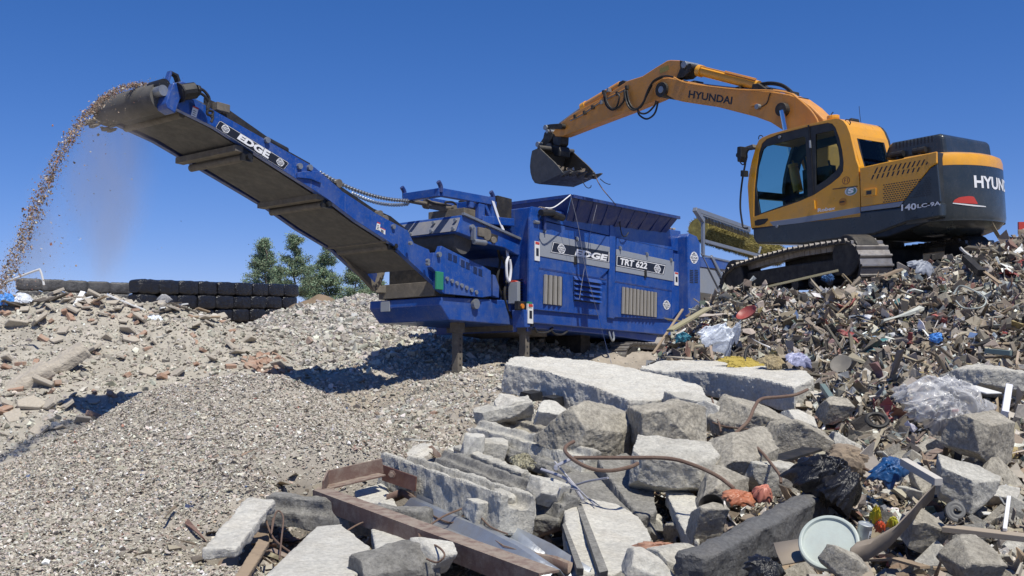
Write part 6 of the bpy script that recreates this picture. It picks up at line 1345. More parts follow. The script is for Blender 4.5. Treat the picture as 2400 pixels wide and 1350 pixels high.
beam("long dark grey ribbed beam running up towards the black bag", (1600, 1330, 4.9), (1900, 1172, 6.3), [(-.05, -.13), (.10, -.15), (.12, .05), (.05, .07), (-.04, .05), (-.03, .01), (-.06, -.01), (-.05, -.05), (-.08, -.07)], mat("shaded_dark_grey_concrete", (.13, .13, .13), .85, pores=.4, dirt=.4, dirtcol=(.2, .18, .15), scale=5, bump=.01, bscale=20))  # dark grey concrete, darkened further so its colour carries the beam's shade
beam("broken grey pipe-like beam with a rough right end at the bottom", (835, 1345, 5.0), (1010, 1302, 5.2), [(-.10, -.08), (.10, -.08), (.11, 0), (.06, .08), (-.05, .09), (-.10, .04)], conc_g)
B(1012, 1302, 5.15, (.17, .16, .15), (.2, .1, .5), 81, conc_w, "crumbled rough knob with wire at the end of the broken pipe-like beam", "rubble block", big=.13)
block("concrete_slab", [(742, 1232, 6.1), (800, 1228, 6.1), (868, 1282, 5.6), (862, 1330, 5.1), (700, 1420, 4.4), (610, 1360, 4.8)], .16, conc_w, "bright pale slab in the bottom edge left of the zinc sheet", "concrete slab", vox=.013, big=.010, fine=.006)
block("concrete_slab", [(870, 1240, 6.0), (945, 1225, 6.1), (985, 1265, 5.7), (970, 1320, 5.2), (890, 1335, 5.1)], .10, conc_w, "smaller pale slab with a shadow across it, under the rusty channel", "concrete slab", vox=.012, big=.010, fine=.006)
block("concrete_slab", [(830, 1150, 7.2), (900, 1130, 7.4), (935, 1190, 6.7), (900, 1215, 6.4), (840, 1185, 6.8)], .08, conc_w, "white slab inside the bend of the rusty channel frame", "concrete slab", vox=.013, big=.016, fine=.01)
block("timber_plank", [(606, 1262, 5.8), (632, 1270, 5.75), (580, 1352, 5.0), (548, 1352, 5.0)], .03, wood, "short brown timber offcut at the gravel's edge, bottom left", "plank", vox=.008, big=.004, fine=.003)
# rusty channel frame with bolted plate
CH = beam("rusty steel channel bent at its far end, with a bolted plate", (755, 1148, 6.7), (1290, 1342, 4.75), [(.055, -.10), (.066, -.10), (.066, .006), (-.052, .006), (-.052, -.006), (.055, -.006)], rust, 0, "steel_channel", False, cat="steel channel")
def world_part(mb, name, m, par, **kw):
    c = np.array(par.location); mb.v = [tuple(np.array(v) - c) for v in mb.v]; return mb.build(name, m, par, **kw)
mb = MB(); P = [at(757, 1146, 6.7), at(768, 1122, 6.95), at(897, 1092, 7.2)]
for i in range(2): mb.beam(P[i], P[i + 1], .012, .11); mb.beam(np.array(P[i]) - [0, 0.06, .05], np.array(P[i + 1]) - [0, .06, .05], .12, .012)
world_part(mb, "bent_flange", rust, CH, bev=.003)
PL = [at(896, 1090, 7.25), at(975, 1118, 6.8), at(973, 1152, 6.75), at(895, 1126, 7.2)]; mb = MB(); bk_ = np.array([.006, .014, 0]); mb.hexa([np.array(p) for p in PL] + [np.array(p) + bk_ for p in PL]); pl_ = world_part(mb, "end_plate", mat("dark_rust", (.09, .035, .025), .8, dirt=.5, dirtcol=(.2, .13, .1), scale=8), CH)
for px, py in ((919, 1111), (957, 1128)): mb = MB(); q = at(px, py, 6.98); mb.tube(q + [-.0, -.05, 0], q + [0, .02, 0], .016, 6); mb.tube(q + [0, -.02, 0], q + [0, 0, 0], .026, 6); mb.v = [tuple(np.array(v) - np.array(CH.location)) for v in mb.v]; mb.build("bolt", rust, pl_)
def curved_sheet(label, pts, off, m, name, cat, th=.004, wav=None):
    """bent sheet metal: swept along photographed points, offset by a width vector"""
    P = [np.array(at(*p)) for p in pts]; c = sum(P) / len(P); mb = MB(); n = len(P); O = [np.array(o) for o in off]; k = len(O); v = []
    for p in P:
        for o in O: v.append(p - c + o)
    f = [(i * k + j, (i + 1) * k + j, (i + 1) * k + j + 1, i * k + j + 1) for i in range(n - 1) for j in range(k - 1)]; mb.add(v, f); o = mb.build(name, m, None, smooth=True); o.location = tuple(c)
    s_ = o.modifiers.new("thick", 'SOLIDIFY'); s_.thickness = th; return tag(o, label, cat)
curved_sheet("crumpled blue-grey zinc gutter sheet beside the rusty channel", [(935, 1172, 6.7), (1010, 1205, 6.35), (1095, 1240, 5.95), (1180, 1285, 5.5), (1265, 1345, 5.0)],
     [(-.16, -.1, -.05), (-.12, -.08, .0), (-.05, -.04, -.045), (.02, 0, -.05), (.07, .02, .01), (.10, .04, .012), (.14, .08, -.05), (.22, .1, -.055), (.26, .12, .0)], sheetm, "zinc_sheet", "metal sheet")
curved_sheet("second zinc sheet strip with a sandy streak, nearer the beams", [(1000, 1160, 6.8), (1075, 1190, 6.5), (1155, 1235, 6.1), (1240, 1310, 5.5)], [(-.08, 0, -.06), (-.06, .02, .0), (0, .03, -.03), (.06, .05, -.03), (.09, .06, .02)], sheetm, "zinc_sheet", "metal sheet")
curved_sheet("rusty bent sheet strip folded over at the bottom, right of the zinc sheets", [(1120, 1262, 6.0), (1180, 1300, 5.6), (1235, 1318, 5.4), (1290, 1328, 5.3), (1330, 1345, 5.1)], [(0, 0, .05), (.0, .03, -.01), (.02, .10, -.02), (.04, .14, .02)], rust, "steel_strip", "metal strip")
curved_sheet("brown curled sheet poking up behind the pale flanged beam", [(995, 1068, 8.6), (1012, 1060, 8.6), (1030, 1080, 8.4), (1040, 1100, 8.2)], [(0, 0, .06), (0, .0, -.08), (.03, .03, -.12)], rust, "steel_strip", "metal strip")
curved_sheet("rusty curved bracket under the bolted plate", [(905, 1170, 6.9), (940, 1155, 7.0), (965, 1168, 6.9), (985, 1185, 6.8)], [(0, 0, .03), (0, .02, -.02), (.02, .06, -.04)], rust, "steel_strip", "metal strip")
# reinforcing bars and wires
def bar(label, pts, r, m=rebar_m, name="reinforcing_bar", cat="steel bar"):
    P = [np.array(at(*p)) for p in pts]; c = sum(P) / len(P); mb = MB(); mb.path([p - c for p in P], r, 8, 8)
    if r > .008:  # ribs of the bar
        P2 = [p - c for p in P]; L_ = [0]
        for i in range(len(P2) - 1): L_.append(L_[-1] + np.linalg.norm(P2[i + 1] - P2[i]))
    o = mb.build(name, m, None, smooth=True); o.location = tuple(c); return tag(o, label, cat)
bar("longest reinforcing bar, straight at first then bowed down to the orange pot", [(1345, 1073, 6.6), (1450, 1073, 6.5), (1560, 1074, 6.4), (1620, 1088, 6.3), (1680, 1115, 6.2), (1720, 1145, 6.15)], .0125)
bar("U-shaped reinforcing bar looping under the longest bar", [(1345, 1035, 6.9), (1328, 1045, 6.8), (1325, 1058, 6.7), (1345, 1078, 6.5), (1385, 1098, 6.4), (1430, 1103, 6.35), (1475, 1095, 6.35), (1495, 1086, 6.4)], .0125)
bar("hooked reinforcing bar rising from the crossing to the slab's right end", [(1695, 1045, 7.2), (1730, 1010, 7.3), (1755, 985, 7.4), (1768, 955, 7.6), (1785, 935, 7.8), (1830, 930, 8.0), (1865, 925, 8.1), (1893, 913, 8.2)], .0125)
bar("short reinforcing bar lying level left of the bar crossing", [(1630, 1055, 7.2), (1650, 1048, 7.2), (1700, 1047, 7.2), (1725, 1045, 7.2)], .0115)
bar("curved reinforcing bar arching right from the crossing and down to a point", [(1700, 1046, 7.15), (1755, 1037, 7.1), (1785, 1060, 6.9), (1810, 1090, 6.7), (1828, 1115, 6.55), (1830, 1132, 6.5)], .010)
bar("thin upright bar in front of the second slab", [(1668, 932, 8.7), (1680, 975, 8.4), (1690, 1012, 8.1)], .008)
bar("thin level wire from the upright bar", [(1670, 990, 8.3), (1700, 1000, 8.2), (1755, 1006, 8.0)], .007)
bar("loop of thin rusty wire standing at the left end of the grey beam", [(640, 1215, 6.2), (636, 1250, 5.9), (645, 1205, 6.2), (655, 1198, 6.25), (664, 1215, 6.1), (660, 1260, 5.8), (655, 1310, 5.4)], .005, name="wire", cat="wire")
bar("long rusty wire sagging across the pale slab at the bottom left", [(622, 1212, 6.4), (640, 1260, 5.9), (690, 1300, 5.5), (745, 1320, 5.3), (790, 1347, 5.0)], .006, name="wire", cat="wire")
bar("thin rusty wire curving down over the white slab at the bottom", [(700, 1300, 5.45), (725, 1320, 5.3), (735, 1348, 5.1)], .004, name="wire", cat="wire")
bar("rusty wire crossing the channel in two bends", [(808, 1248, 6.0), (850, 1225, 6.1), (900, 1222, 6.0), (950, 1250, 5.8), (985, 1245, 5.8), (1040, 1210, 6.1), (1100, 1185, 6.3), (1120, 1170, 6.4)], .006, name="wire", cat="wire")
bar("second rusty wire from the channel to the rough knob", [(828, 1175, 6.9), (900, 1225, 6.2), (950, 1240, 5.9), (980, 1250, 5.6), (985, 1280, 5.4)], .006, name="wire", cat="wire")
bar("rusty wire ending over the zinc sheet", [(975, 1180, 6.7), (1000, 1200, 6.5), (1060, 1225, 6.2), (1100, 1190, 6.4)], .005, name="wire", cat="wire")
bar("thin wire hanging from the flanged beam's crumbled end", [(1108, 1190, 6.2), (1125, 1210, 6.1), (1150, 1235, 5.9), (1190, 1252, 5.8)], .005, name="wire", cat="wire")
bar("thin wire ring round the rough knob at the bottom", [(975, 1270, 5.3), (1020, 1278, 5.1), (1042, 1300, 5.0), (1025, 1318, 5.0), (1000, 1310, 5.05)], .005, name="wire", cat="wire")
bar("fine dark wire arching over the ground left of the stepped beams", [(1080, 1048, 8.4), (1100, 1025, 8.6), (1140, 1008, 8.8), (1150, 1012, 8.8)], .006, name="wire", cat="wire")
for k, (a, b, c_, r_) in enumerate((((1268, 1100), (1330, 1125), (1367, 1172), .011), ((1340, 1045 + 30), (1305, 1092), (1303, 1098), .012), ((1300, 1082), (1350, 1140), (1395, 1185), .006), ((1320, 1148), (1370, 1130), (1425, 1120), .007), ((1342, 1165), (1330, 1190), (1345, 1200), .005), ((1282, 1120), (1320, 1140), (1360, 1150), .005), ((1335, 1125), (1318, 1140), (1312, 1145), .006))):
    bar(("thick silvery rod leaning over the dark hollow", "bundle rod pointing at the bowed bar's left end", "thin silvery rod crossing the hollow downwards", "thin silvery rod crossing the hollow upwards", "tiny silvery rod bent at the ribbed slab's top", "thin silvery rod beside the thick one", "short silvery stub beside the rods")[k],
        [(*a, 6.7), (*b, 6.6), (*c_, 6.4)], r_, wire_m, "steel_rod", "steel rod")
def plank(label, a, b, w, h, m, name="timber_plank", cat="plank", up=(0, 0, 1)):
    a = np.array(at(*a)); b = np.array(at(*b)); c = (a + b) / 2; mb = MB(); mb.beam(a - c, b - c, w, h, up); o = mb.build(name, m, None, bev=.003); o.location = tuple(c); return tag(o, label, cat)
# ---- litter and plastics
def lathe(profile, n=32): 
    v = []; f = []
    for r, z in profile: v += [(r * math.cos(2 * math.pi * k / n), r * math.sin(2 * math.pi * k / n), z) for k in range(n)]
    for i in range(len(profile) - 1): f += [(i * n + k, i * n + (k + 1) % n, (i + 1) * n + (k + 1) % n, (i + 1) * n + k) for k in range(n)]
    return v, f
def orient(o, p, n, roll=0.0):
    o.rotation_mode = 'QUATERNION'; o.rotation_quaternion = Vector(tuple(nrm(n))).to_track_quat('Z', 'Y') @ Matrix.Rotation(roll, 3, 'Z').to_quaternion(); o.location = tuple(p); return o
mb = MB(); mb.add(*lathe([(0, .0), (.05, .0015), (.100, .0), (.118, .001), (.124, .012), (.131, .014), (.138, .012), (.142, .002), (.142, -.012), (.138, -.012), (.136, -.004), (0, -.006)], 56))
lid = mb.build("bucket_lid", mat("pale_green_plastic", (.42, .47, .43), .45, dirt=.35, dirtcol=(.34, .32, .28), scale=14, bump=.001, bscale=30), None, smooth=True); orient(lid, at(1943, 1272, 4.9), (-.34, -.72, .62)); tag(lid, "round pale green plastic bucket lid with a raised rim", "lid")
mb = MB(); mb.add(*lathe([(0, -.055), (.031, -.055), (.034, -.053), (.034, -.050), (.033, -.048), (.033, .048), (.034, .050), (.034, .053), (.030, .055), (.028, .050), (0, .050)], 28))
can = mb.build("spray_can", mat("can_metal", (.5, .52, .5), .35, .5, dirt=.4, scale=20), None, smooth=True); can.location = tuple(at(2024, 1252, 4.9)); can.rotation_euler = (.25, .08, .2); tag(can, "small pale tin can beside the round lid", "can")
mb = MB(); mb.add([(.0336 * math.sin(a), -.0336 * math.cos(a), z) for z in (-.03, .03) for a in np.linspace(.15, .95, 7)], [(k, k + 1, k + 8, k + 7) for k in range(6)]); mb.m = 1
v, f = text2d("e", .06); mb.add([(.0340 * math.sin(.3 + .5 * a), -.0340 * math.cos(.3 + .5 * a), -.02 + .036 * b) for a, b in v], f); mb.build("can_label", [whitep, decalblk], can)
def crumple(name, px, py, D, size, rot, seed, m, label, cat, fold=.3, freq=1.6, sub=5, tall=False):
    """crumpled film: a domed sheet gathered in sharp creases, open underneath"""
    nr, na = (34, 84) if max(size) > .3 or not name.endswith('scrap') else (14, 40); v = []; mb = MB(); sd_ = Vector((seed * 3.7, seed * 1.3, seed * .7))
    for i in range(nr + 1):
        r = i / nr
        for k in range(na):
            a = 2 * math.pi * k / na; x, y = math.cos(a) * r, math.sin(a) * r; q = Vector((x * freq, y * freq, 0)) + sd_
            w = Vector((mnoise.noise(q * .9 + Vector((5, 0, 0))), mnoise.noise(q * .9 + Vector((0, 9, 0))), 0)) * .7
            c1 = 1 - 2.4 * abs(mnoise.noise(q + w)); c2 = 1 - 2.4 * abs(mnoise.noise((q + w) * 2.3)); c3 = 1 - 2.4 * abs(mnoise.noise((q + w) * 5.1))
            edge = 1 + .35 * mnoise.noise(Vector((math.cos(a) * 1.6, math.sin(a) * 1.6, seed))) + .10 * mnoise.noise(Vector((math.cos(a) * 5, math.sin(a) * 5, seed)))
            z = (1 - r * r) ** .7 * .9 - .4 + fold * (c1 * .55 + c2 * .32 + c3 * .16) * (1 - .3 * r); g = 1 - .18 * c2 * r
            v.append((x * edge * g * size[0] * .62, y * edge * g * size[1] * .62, z * size[2] * .62))
    f = [(i * na + k, i * na + (k + 1) % na, (i + 1) * na + (k + 1) % na, (i + 1) * na + k) for i in range(nr) for k in range(na)]
    mb.add(v, f); o = mb.build(name, m, None, smooth=False); o.data.shade_smooth(); o.location = tuple(at(px, py, D)); o.rotation_euler = (rot[0] + .5, rot[1], rot[2]); return tag(o, label, cat)
crumple("plastic_bag", 1935, 1125, 6.2, (.36, .28, .34), (.2, .3, .1), 1, bagm, "crumpled glossy black plastic bag above the round lid", "bag", .4)
crumple("plastic_bag", 1975, 1150, 6.0, (.22, .2, .30), (.1, .1, .8), 9, bagm, "smaller fold of black plastic hanging right of the big black bag", "bag")
crumple("plastic_bag", 1795, 1335, 4.7, (.16, .14, .12), (.1, .3, .1), 2, bagm, "black plastic wad at the bottom edge left of the lid", "bag")
filmw = mat("white_film", (.62, .66, .72), .35, dirt=.25, dirtcol=(.35, .33, .3), scale=5, bump=.02, bscale=9)
crumple("white_plastic_film", 1678, 800, 11.8, (.42, .2, .42), (.1, .5, .2), 3, filmw, "shiny white plastic sheeting on the waste heap's left face", "plastic sheet", .6)
crumple("white_plastic_film", 1720, 790, 11.8, (.12, .1, .42), (.1, .2, .1), 13, filmw, "narrow tail of white plastic right of the shiny sheeting", "plastic sheet", .5)
crumple("clear_plastic_film", 2200, 935, 8.7, (.70, .4, .42), (.1, .1, .1), 4, film, "large wad of clear plastic film at the foot of the waste heap", "plastic film", .5, 2.2)
crumple("clear_plastic_film", 2205, 965, 8.6, (.5, .36, .36), (.5, .3, .1), 14, film, "inner layer of clear film below the large clear wad", "plastic film", .5, 2.8)
crumple("purple_film", 1870, 845, 10.8, (.32, .16, .14), (.1, .1, .5), 5, mat("lilac_film", (.35, .36, .50), .4), "lilac plastic film on the slab under the heap", "plastic film", .6)
crumple("blue_bag", 2085, 1100, 6.4, (.24, .14, .12), (.3, -.4, .2), 6, mat("blue_film", (.012, .07, .20), .35, dirt=.2, scale=5, bump=.01, bscale=9), "bright blue plastic bag beside the white batten", "bag", .4)
crumple("blue_bag", 2195, 790, 11.3, (.14, .12, .10), (.3, -.4, .2), 16, mat("light_blue_film", (.07, .25, .62), .4), "small light blue plastic scrap high on the heap's right side", "plastic scrap", .5)
crumple("blue_bag", 1600, 790, 12.2, (.16, .12, .12), (.3, -.4, .2), 17, mat("teal_film", (.03, .16, .22), .4), "teal plastic scrap near the heap's left edge", "plastic scrap", .5)
crumple("blue_cloth", 1940, 650, 14.0, (.16, .12, .10), (.3, -.4, .2), 18, mat("blue_film", (), .4), "blue scrap caught under the excavator track", "plastic scrap", .5)
crumple("grey_bag", 2160, 628, 13.4, (.40, .2, .2), (.1, .2, .5), 19, mat("pale_grey_film", (.28, .30, .34), .5), "pale grey bag behind the excavator's rear track end", "bag", .5)
crumple("white_bag", 365, 750, 22.3, (.42, .3, .22), (.1, .1, .3), 20, filmw, "white plastic bag near the crest of the brick slope", "bag", .5)
crumple("red_bag", 208, 732, 22.3, (.26, .16, .14), (.1, .1, .3), 21, mat("scarlet_film", (.7, .06, .03), .45), "bright red scrap on the brick slope's crest", "plastic scrap", .5)
crumple("white_bag", 50, 700, 21.8, (.38, .3, .22), (.1, .1, .3), 22, filmw, "white plastic bag at the left edge of the slope's crest", "bag", .5)
crumple("blue_bag", 12, 700, 21.6, (.34, .3, .22), (.1, .1, .3), 23, mat("light_blue_film", (), .4), "light blue plastic at the left frame edge on the slope's crest", "bag", .5)
crumple("white_bag", 385, 700, 22.6, (.24, .2, .2), (.1, .1, .3), 24, film, "clear bag on the slope's crest by the black bales", "bag", .5)
crumple("insulation", 1740, 850, 11.2, (.42, .2, .06), (.1, .1, .1), 25, mat("yellow_wool", (.42, .32, .07), .9, bump=.02), "tuft of yellow insulation wool on the second slab", "insulation", .5, 4)
crumple("insulation", 1815, 850, 10.9, (.24, .2, .14), (.1, .1, .1), 26, mat("tan_foam", (.36, .29, .17), .9, bump=.02), "torn tan foam piece on the second slab's right part", "foam", .5, 2)
crumple("straw_tuft", 1225, 1082, 7.5, (.16, .12, .10), (.1, .1, .1), 27, mat("dry_straw", (.45, .42, .30), .9, bump=.03), "tuft of dry straw between the stepped beams", "straw", .7, 5)
for k, (px, py, c, w, lab) in enumerate(((2052, 1208, (.62, .50, .03), .06, "yellow-green wrapper spike beside the can"), (2062, 1235, (.60, .10, .04), .07, "red and orange wrapper lower beside the can"), (2092, 1225, (.45, .42, .04), .06, "olive yellow wrapper flap right of the can"))):
    crumple("wrapper", px, py, 5.1, (.05, .04, .13 if k == 0 else .08), (.1, -.3, .2), 30 + k, mat("wrapper_%s" % ("yellow", "orange", "olive")[k], c, .3), lab, "wrapper", .5, 2)
crumple("orange_plastic", 1735, 1165, 6.1, (.20, .11, .08), (.1, .1, .2), 35, mat("orange_plastic", (.38, .13, .06), .4, dirt=.4, scale=9), "broken orange plastic pot behind the black ring", "plastic pot", .35, 1.6)
crumple("orange_plastic", 1790, 1155, 6.1, (.12, .1, .14), (.1, .1, .2), 36, mat("salmon_plastic", (.48, .17, .11), .45, dirt=.3, scale=9), "salmon pink half pot right of the orange one", "plastic pot", .2, 1.2)
crumple("pipe_insulation", 1550, 1292, 5.5, (.26, .12, .12), (.1, .2, .2), 37, mat("terracotta_foil", (.32, .16, .10), .55, dirt=.6, dirtcol=(.3, .25, .2), scale=9), "crumpled terracotta sleeve between the ribbed slab and dark beam", "sleeve", .3, 1.6)
mb = MB(); mb.add(*lathe([(.055, -.10), (.062, .0), (.070, .03), (.072, .03), (.066, .0), (.060, -.10)], 30)); mb.add(*lathe([(0, -.10), (.06, -.10)], 30)); o = mb.build("black_pot", rubber, None, smooth=True); orient(o, at(1668, 1190, 5.9), (-.25, -.75, .62)); tag(o, "empty black plastic pot lying open towards the camera", "plastic pot")
mb = MB(); th_ = np.linspace(0, 2 * math.pi, 31)[:-1]
mb.path([(.075 * math.cos(a), .075 * math.sin(a), 0) for a in np.linspace(0, 6.6, 20)], .016, 8, 2); o = mb.build("rubber_ring", rubber, None, smooth=True); orient(o, at(2055, 985, 7.9), (-.1, -.6, .8)); tag(o, "black rubber ring lying among shredded waste above the blue bag", "rubber ring")
mb = MB(); mb.path([(.018 * math.cos(a) * (1 + a * .16), .018 * math.sin(a) * (1 + a * .16), 0) for a in np.linspace(0, 11, 34)], .013, 8, 2); o = mb.build("cable_coil", mat("grey_rubber", (.13, .13, .125), .7, dirt=.4), None, smooth=True); orient(o, at(2241, 1198, 5.5), (-.1, -.9, .4)); tag(o, "coiled end of a thick grey cable on the right", "cable")
strip_m = mat("brown_belt_strip", (.20, .165, .13), .8, dirt=.5, dirtcol=(.13, .11, .09), scale=6)
curved_sheet("long brown rubber strip twisting up from the lid to the pitted block", [(1985, 1300, 4.75), (2030, 1290, 4.8), (2080, 1262, 5.0), (2120, 1220, 5.3), (2150, 1185, 5.6), (2185, 1150, 6.0)], [(0, -.02, -.04), (.02, .0, .03), (.06, .04, .05)], strip_m, "rubber_strip", "rubber strip", .006)
curved_sheet("flat tan rubber sheet under the lid", [(1820, 1300, 5.0), (1880, 1290, 5.1), (1960, 1330, 4.8), (2050, 1350, 4.6)], [(0, -.1, -.03), (.0, .0, .0), (.02, .14, .02)], mat("tan_rubber", (.26, .215, .165), .85, dirt=.4), "rubber_sheet", "rubber sheet", .008)
plank("dark rubber mat strip above the black bag", (1795, 1085, 7.1), (1905, 1052, 7.5), .16, .02, rubber, "rubber_mat", "rubber mat")
crumple("felt_piece", 1995, 1072, 6.9, (.26, .2, .14), (.3, .2, .3), 41, mat("brown_felt", (.24, .185, .13), .9, dirt=.5, bump=.01), "brown folded felt beside the black bag", "felt", .35, 1.3)
plank("white painted batten lying over the blue bag", (2118, 1082, 6.3), (2200, 1130, 5.9), .05, .045, mat("white_painted_wood", (.5, .47, .42), .7, dirt=.4, scale=8))
plank("long flat board at the right edge above the corner flap", (2215, 1238, 5.5), (2420, 1262, 5.2), .10, .03, mat("tan_board", (.34, .28, .21), .85, dirt=.5, scale=6))
plank("upright thin white batten at the right side", (2355, 1242, 5.3), (2365, 1165, 5.6), .02, .02, whitep)
plank("grey plastic pipe sloping down right of the second slab", (1928, 905, 9.9), (1952, 940, 9.4), .05, .05, mat("grey_green_pvc", (.14, .19, .18), .5), "pvc_pipe", "pipe")
plank("white panel with a green edge standing at the heap's right foot", (2352, 985, 7.9), (2362, 920, 8.3), .16, .05, mat("white_panel", (.62, .62, .66), .5, dirt=.2), "panel", "panel", (1, 0, 0))
plank("flat bright white sheet beside the clear film", (2270, 905, 9.1), (2330, 922, 8.8), .16, .012, whitep, "panel", "panel")
plank("long weathered board sticking out of the heap, upper left", (1570, 775, 12.5), (1660, 722, 13.4), .09, .03, mat("olive_board", (.30, .27, .16), .85, dirt=.4), "timber_plank")
plank("pale lath standing out of the heap near the shredder", (1530, 830, 12.1), (1600, 725, 13.4), .03, .02, wood)
plank("curved olive board just under the excavator track", (1800, 672, 14.1), (1965, 634, 13.8), .10, .03, mat("olive_board", (), .8), "timber_plank")
plank("brown flat offcut high on the heap below the excavator's tail", (2065, 650, 13.2), (2110, 632, 13.2), .22, .03, wood)
plank("black round pipe piece high on the heap's right", (2262, 605, 13.6), (2300, 640, 13.0), .09, .09, rubber, "pvc_pipe", "pipe")
plank("long brown lath near the top right of the heap", (2290, 625, 13.2), (2345, 665, 12.6), .05, .02, wood)
plank("grey pipe lying level on the heap's right face", (2310, 822, 10.4), (2370, 828, 10.2), .05, .05, mat("grey_green_pvc", (), .5), "pvc_pipe", "pipe")
mb = MB(); mb.add(*lathe([(0, 0), (.06, .010), (.11, .035), (.135, .07), (.13, .07), (.105, .04), (.06, .017), (0, .007)], 30)); o = mb.build("red_bowl", mat("faded_red_plastic", (.28, .045, .035), .45, dirt=.4, dirtcol=(.4, .25, .22), scale=7), None, smooth=True); orient(o, at(1755, 742, 12.5), (-.55, -.35, .8)); tag(o, "faded red plastic bowl on the waste heap's upper left face", "bowl")
mb = MB(); mb.add(*lathe([(0, 0), (.04, .005), (.09, .014), (.105, .024), (.10, .024), (.08, .016), (0, .006)], 34)); o = mb.build("hubcap", mat("dull_disc", (.17, .155, .13), .6, dirt=.5), None, smooth=True); orient(o, at(1972, 855, 10.0), (-.5, -.6, .6)); tag(o, "dull oval disc leaning in the waste right of the second slab", "disc")
bar("dark cable arc standing out of the heap beside the white sheeting", [(1745, 850, 11.2), (1748, 825, 11.3), (1755, 812, 11.4), (1768, 808, 11.4)], .016, rubber, "cable", "cable")
bar("rope coil of pale hose on the heap's upper right", [(2235, 690, 12.2), (2250, 670, 12.2), (2280, 680, 12.0), (2310, 700, 11.9), (2300, 720, 11.8), (2260, 722, 11.9), (2240, 705, 12.0)], .009, mat("pale_hose", (.33, .36, .33), .5), "hose", "hose")
bar("bent white pipe standing on the slope's crest at the left", [(-30, 680, 19.8), (30, 655, 19.8), (85, 634, 19.8), (95, 636, 19.8), (103, 668, 19.8)], .022, whitep, "white_pipe", "pipe")
# scattered countable lumps among the foreground beams and on the right
fr_ = random.Random(21); mats_f = [conc, conc_b, conc_g, conc_w, conc_b, conc_g, conc_b, conc, conc_w]
LOOK = ["grey", "brown", "dark grey", "pale", "earthy brown", "weathered grey", "sandy brown", "mid grey", "whitish"]
zones = [((1960, 2180), (1000, 1090), 18, "between the rubber ring and the blue bag"), ((2180, 2420), (1040, 1130), 20, "in the upper part of the right edge"), ((2040, 2230), (1090, 1200), 22, "between the blue bag and the grey cable coil"), ((2230, 2420), (1130, 1240), 22, "right of the grey cable coil"),
         ((1960, 2200), (1220, 1350), 20, "by the round lid and the brown rubber strip"), ((2200, 2420), (1250, 1350), 22, "in the bottom right corner"), ((1110, 1300), (935, 985), 12, "at the left end of the largest slab"), ((1640, 1800), (1210, 1350), 12, "below the black plastic pot"), ((1800, 1960), (1180, 1350), 10, "left of the round lid"),
         ((1250, 1400), (1170, 1330), 9, "left of the white ribbed slab"), ((1520, 1640), (1130, 1330), 10, "right of the white ribbed slab"), ((1640, 1780), (1000, 1180), 14, "near the crossed rusty bars"), ((1780, 1940), (985, 1120), 15, "above the black plastic bag"), ((1000, 1120), (1020, 1070), 4, "at the left end of the stepped beams"), ((640, 860), (1240, 1350), 6, "beside the bright pale slab at the bottom"), ((900, 1250), (1230, 1350), 9, "under the rusty channel and zinc sheet")]
protos_r = []
for s_ in range(9):
    protos_r.append(boulder("rubble_lump", 1200, 5000, 5, ((.27, .20, .13), (.30, .22, .08), (.22, .18, .16))[s_ % 3], (fr_.random(), fr_.random(), fr_.random()), 300 + s_, mats_f[s_], "x", "rubble block", big=.06, vox=.006, cuts=5 + s_ % 3))
first = set()
for (xa, xb), (ya, yb_), n, where in zones:
    for _ in range(n):
        px = fr_.uniform(xa, xb); py = fr_.uniform(ya, yb_); D = 9.8 - (py - 950) * .0135 if py < 1200 else 6.4 - (py - 1200) * .0105
        x = (px - 1200) / F * D; z = H(x, D); i = fr_.randrange(9); o = protos_r[i]
        if i in first: o = o.copy(); COL.objects.link(o)
        first.add(i); s_ = math.exp(fr_.gauss(-.52, .40)) * (D / 7) ** .3; s_ = min(s_, 1.25)
        o.location = (x, D, z + .06 * s_); o.rotation_euler = (fr_.uniform(-.8, .8), fr_.uniform(-.8, .8), fr_.uniform(0, 6.28)); o.scale = (s_, s_ * fr_.uniform(.6, 1.1), s_ * fr_.uniform(.45, 1.1))
        sz_ = "large" if s_ > 1.0 else "small" if s_ < .62 else "middle-sized"
        tag(o, f"{sz_} {LOOK[i]} concrete lump {where}", "rubble block", "loose concrete lumps " + where)
# odd laths, pipe ends and bent strips lying between the lumps
odd = [("thin_board", wood, "thin brown board"), ("metal_strip", rust, "rusty metal strip"), ("pipe_piece", mat("grey_green_pvc", (), .5), "grey plastic pipe piece"), ("dark_strip", rubber, "black rubber strip"), ("pale_lath", whitep, "pale plastic lath")]
for (xa, xb), (ya, yb_), n, where in zones:
    for j in range(3 if n > 9 else 1):
        px = fr_.uniform(xa, xb); py = fr_.uniform(ya, yb_); D = 9.8 - (py - 950) * .0135 if py < 1200 else 6.4 - (py - 1200) * .0105; x = (px - 1200) / F * D; z = H(x, D); nm, mt, lb = odd[fr_.choice((0, 0, 0, 1, 1, 1, 2, 3, 3, 3, 4))]
        L_ = fr_.uniform(.16, .5); a = fr_.uniform(0, 6.28); d = np.array([math.cos(a), math.sin(a), fr_.uniform(-.15, .35)]) * L_ / 2; b_ = np.array([fr_.uniform(-.05, .05), 0, fr_.uniform(-.04, .06)])
        mb = MB()
        if nm == "pipe_piece": mb.path([-d, b_ * .1, d], .018, 10, 4)
        else:
            w = fr_.uniform(.018, .045); t_ = .006 if nm != "thin_board" else .012; mb.beam(-d, b_, w * 2, t_); mb.beam(b_, d, w * 2, t_)
        o = mb.build(nm, mt, None); o.location = (x, D, z + .07 + .06 * fr_.random()); tag(o, f"{lb} {where}" + (", " + ("nearly level", "tilted up", "steep", "half buried")[j]), lb.split()[-1], "odd strips " + where)
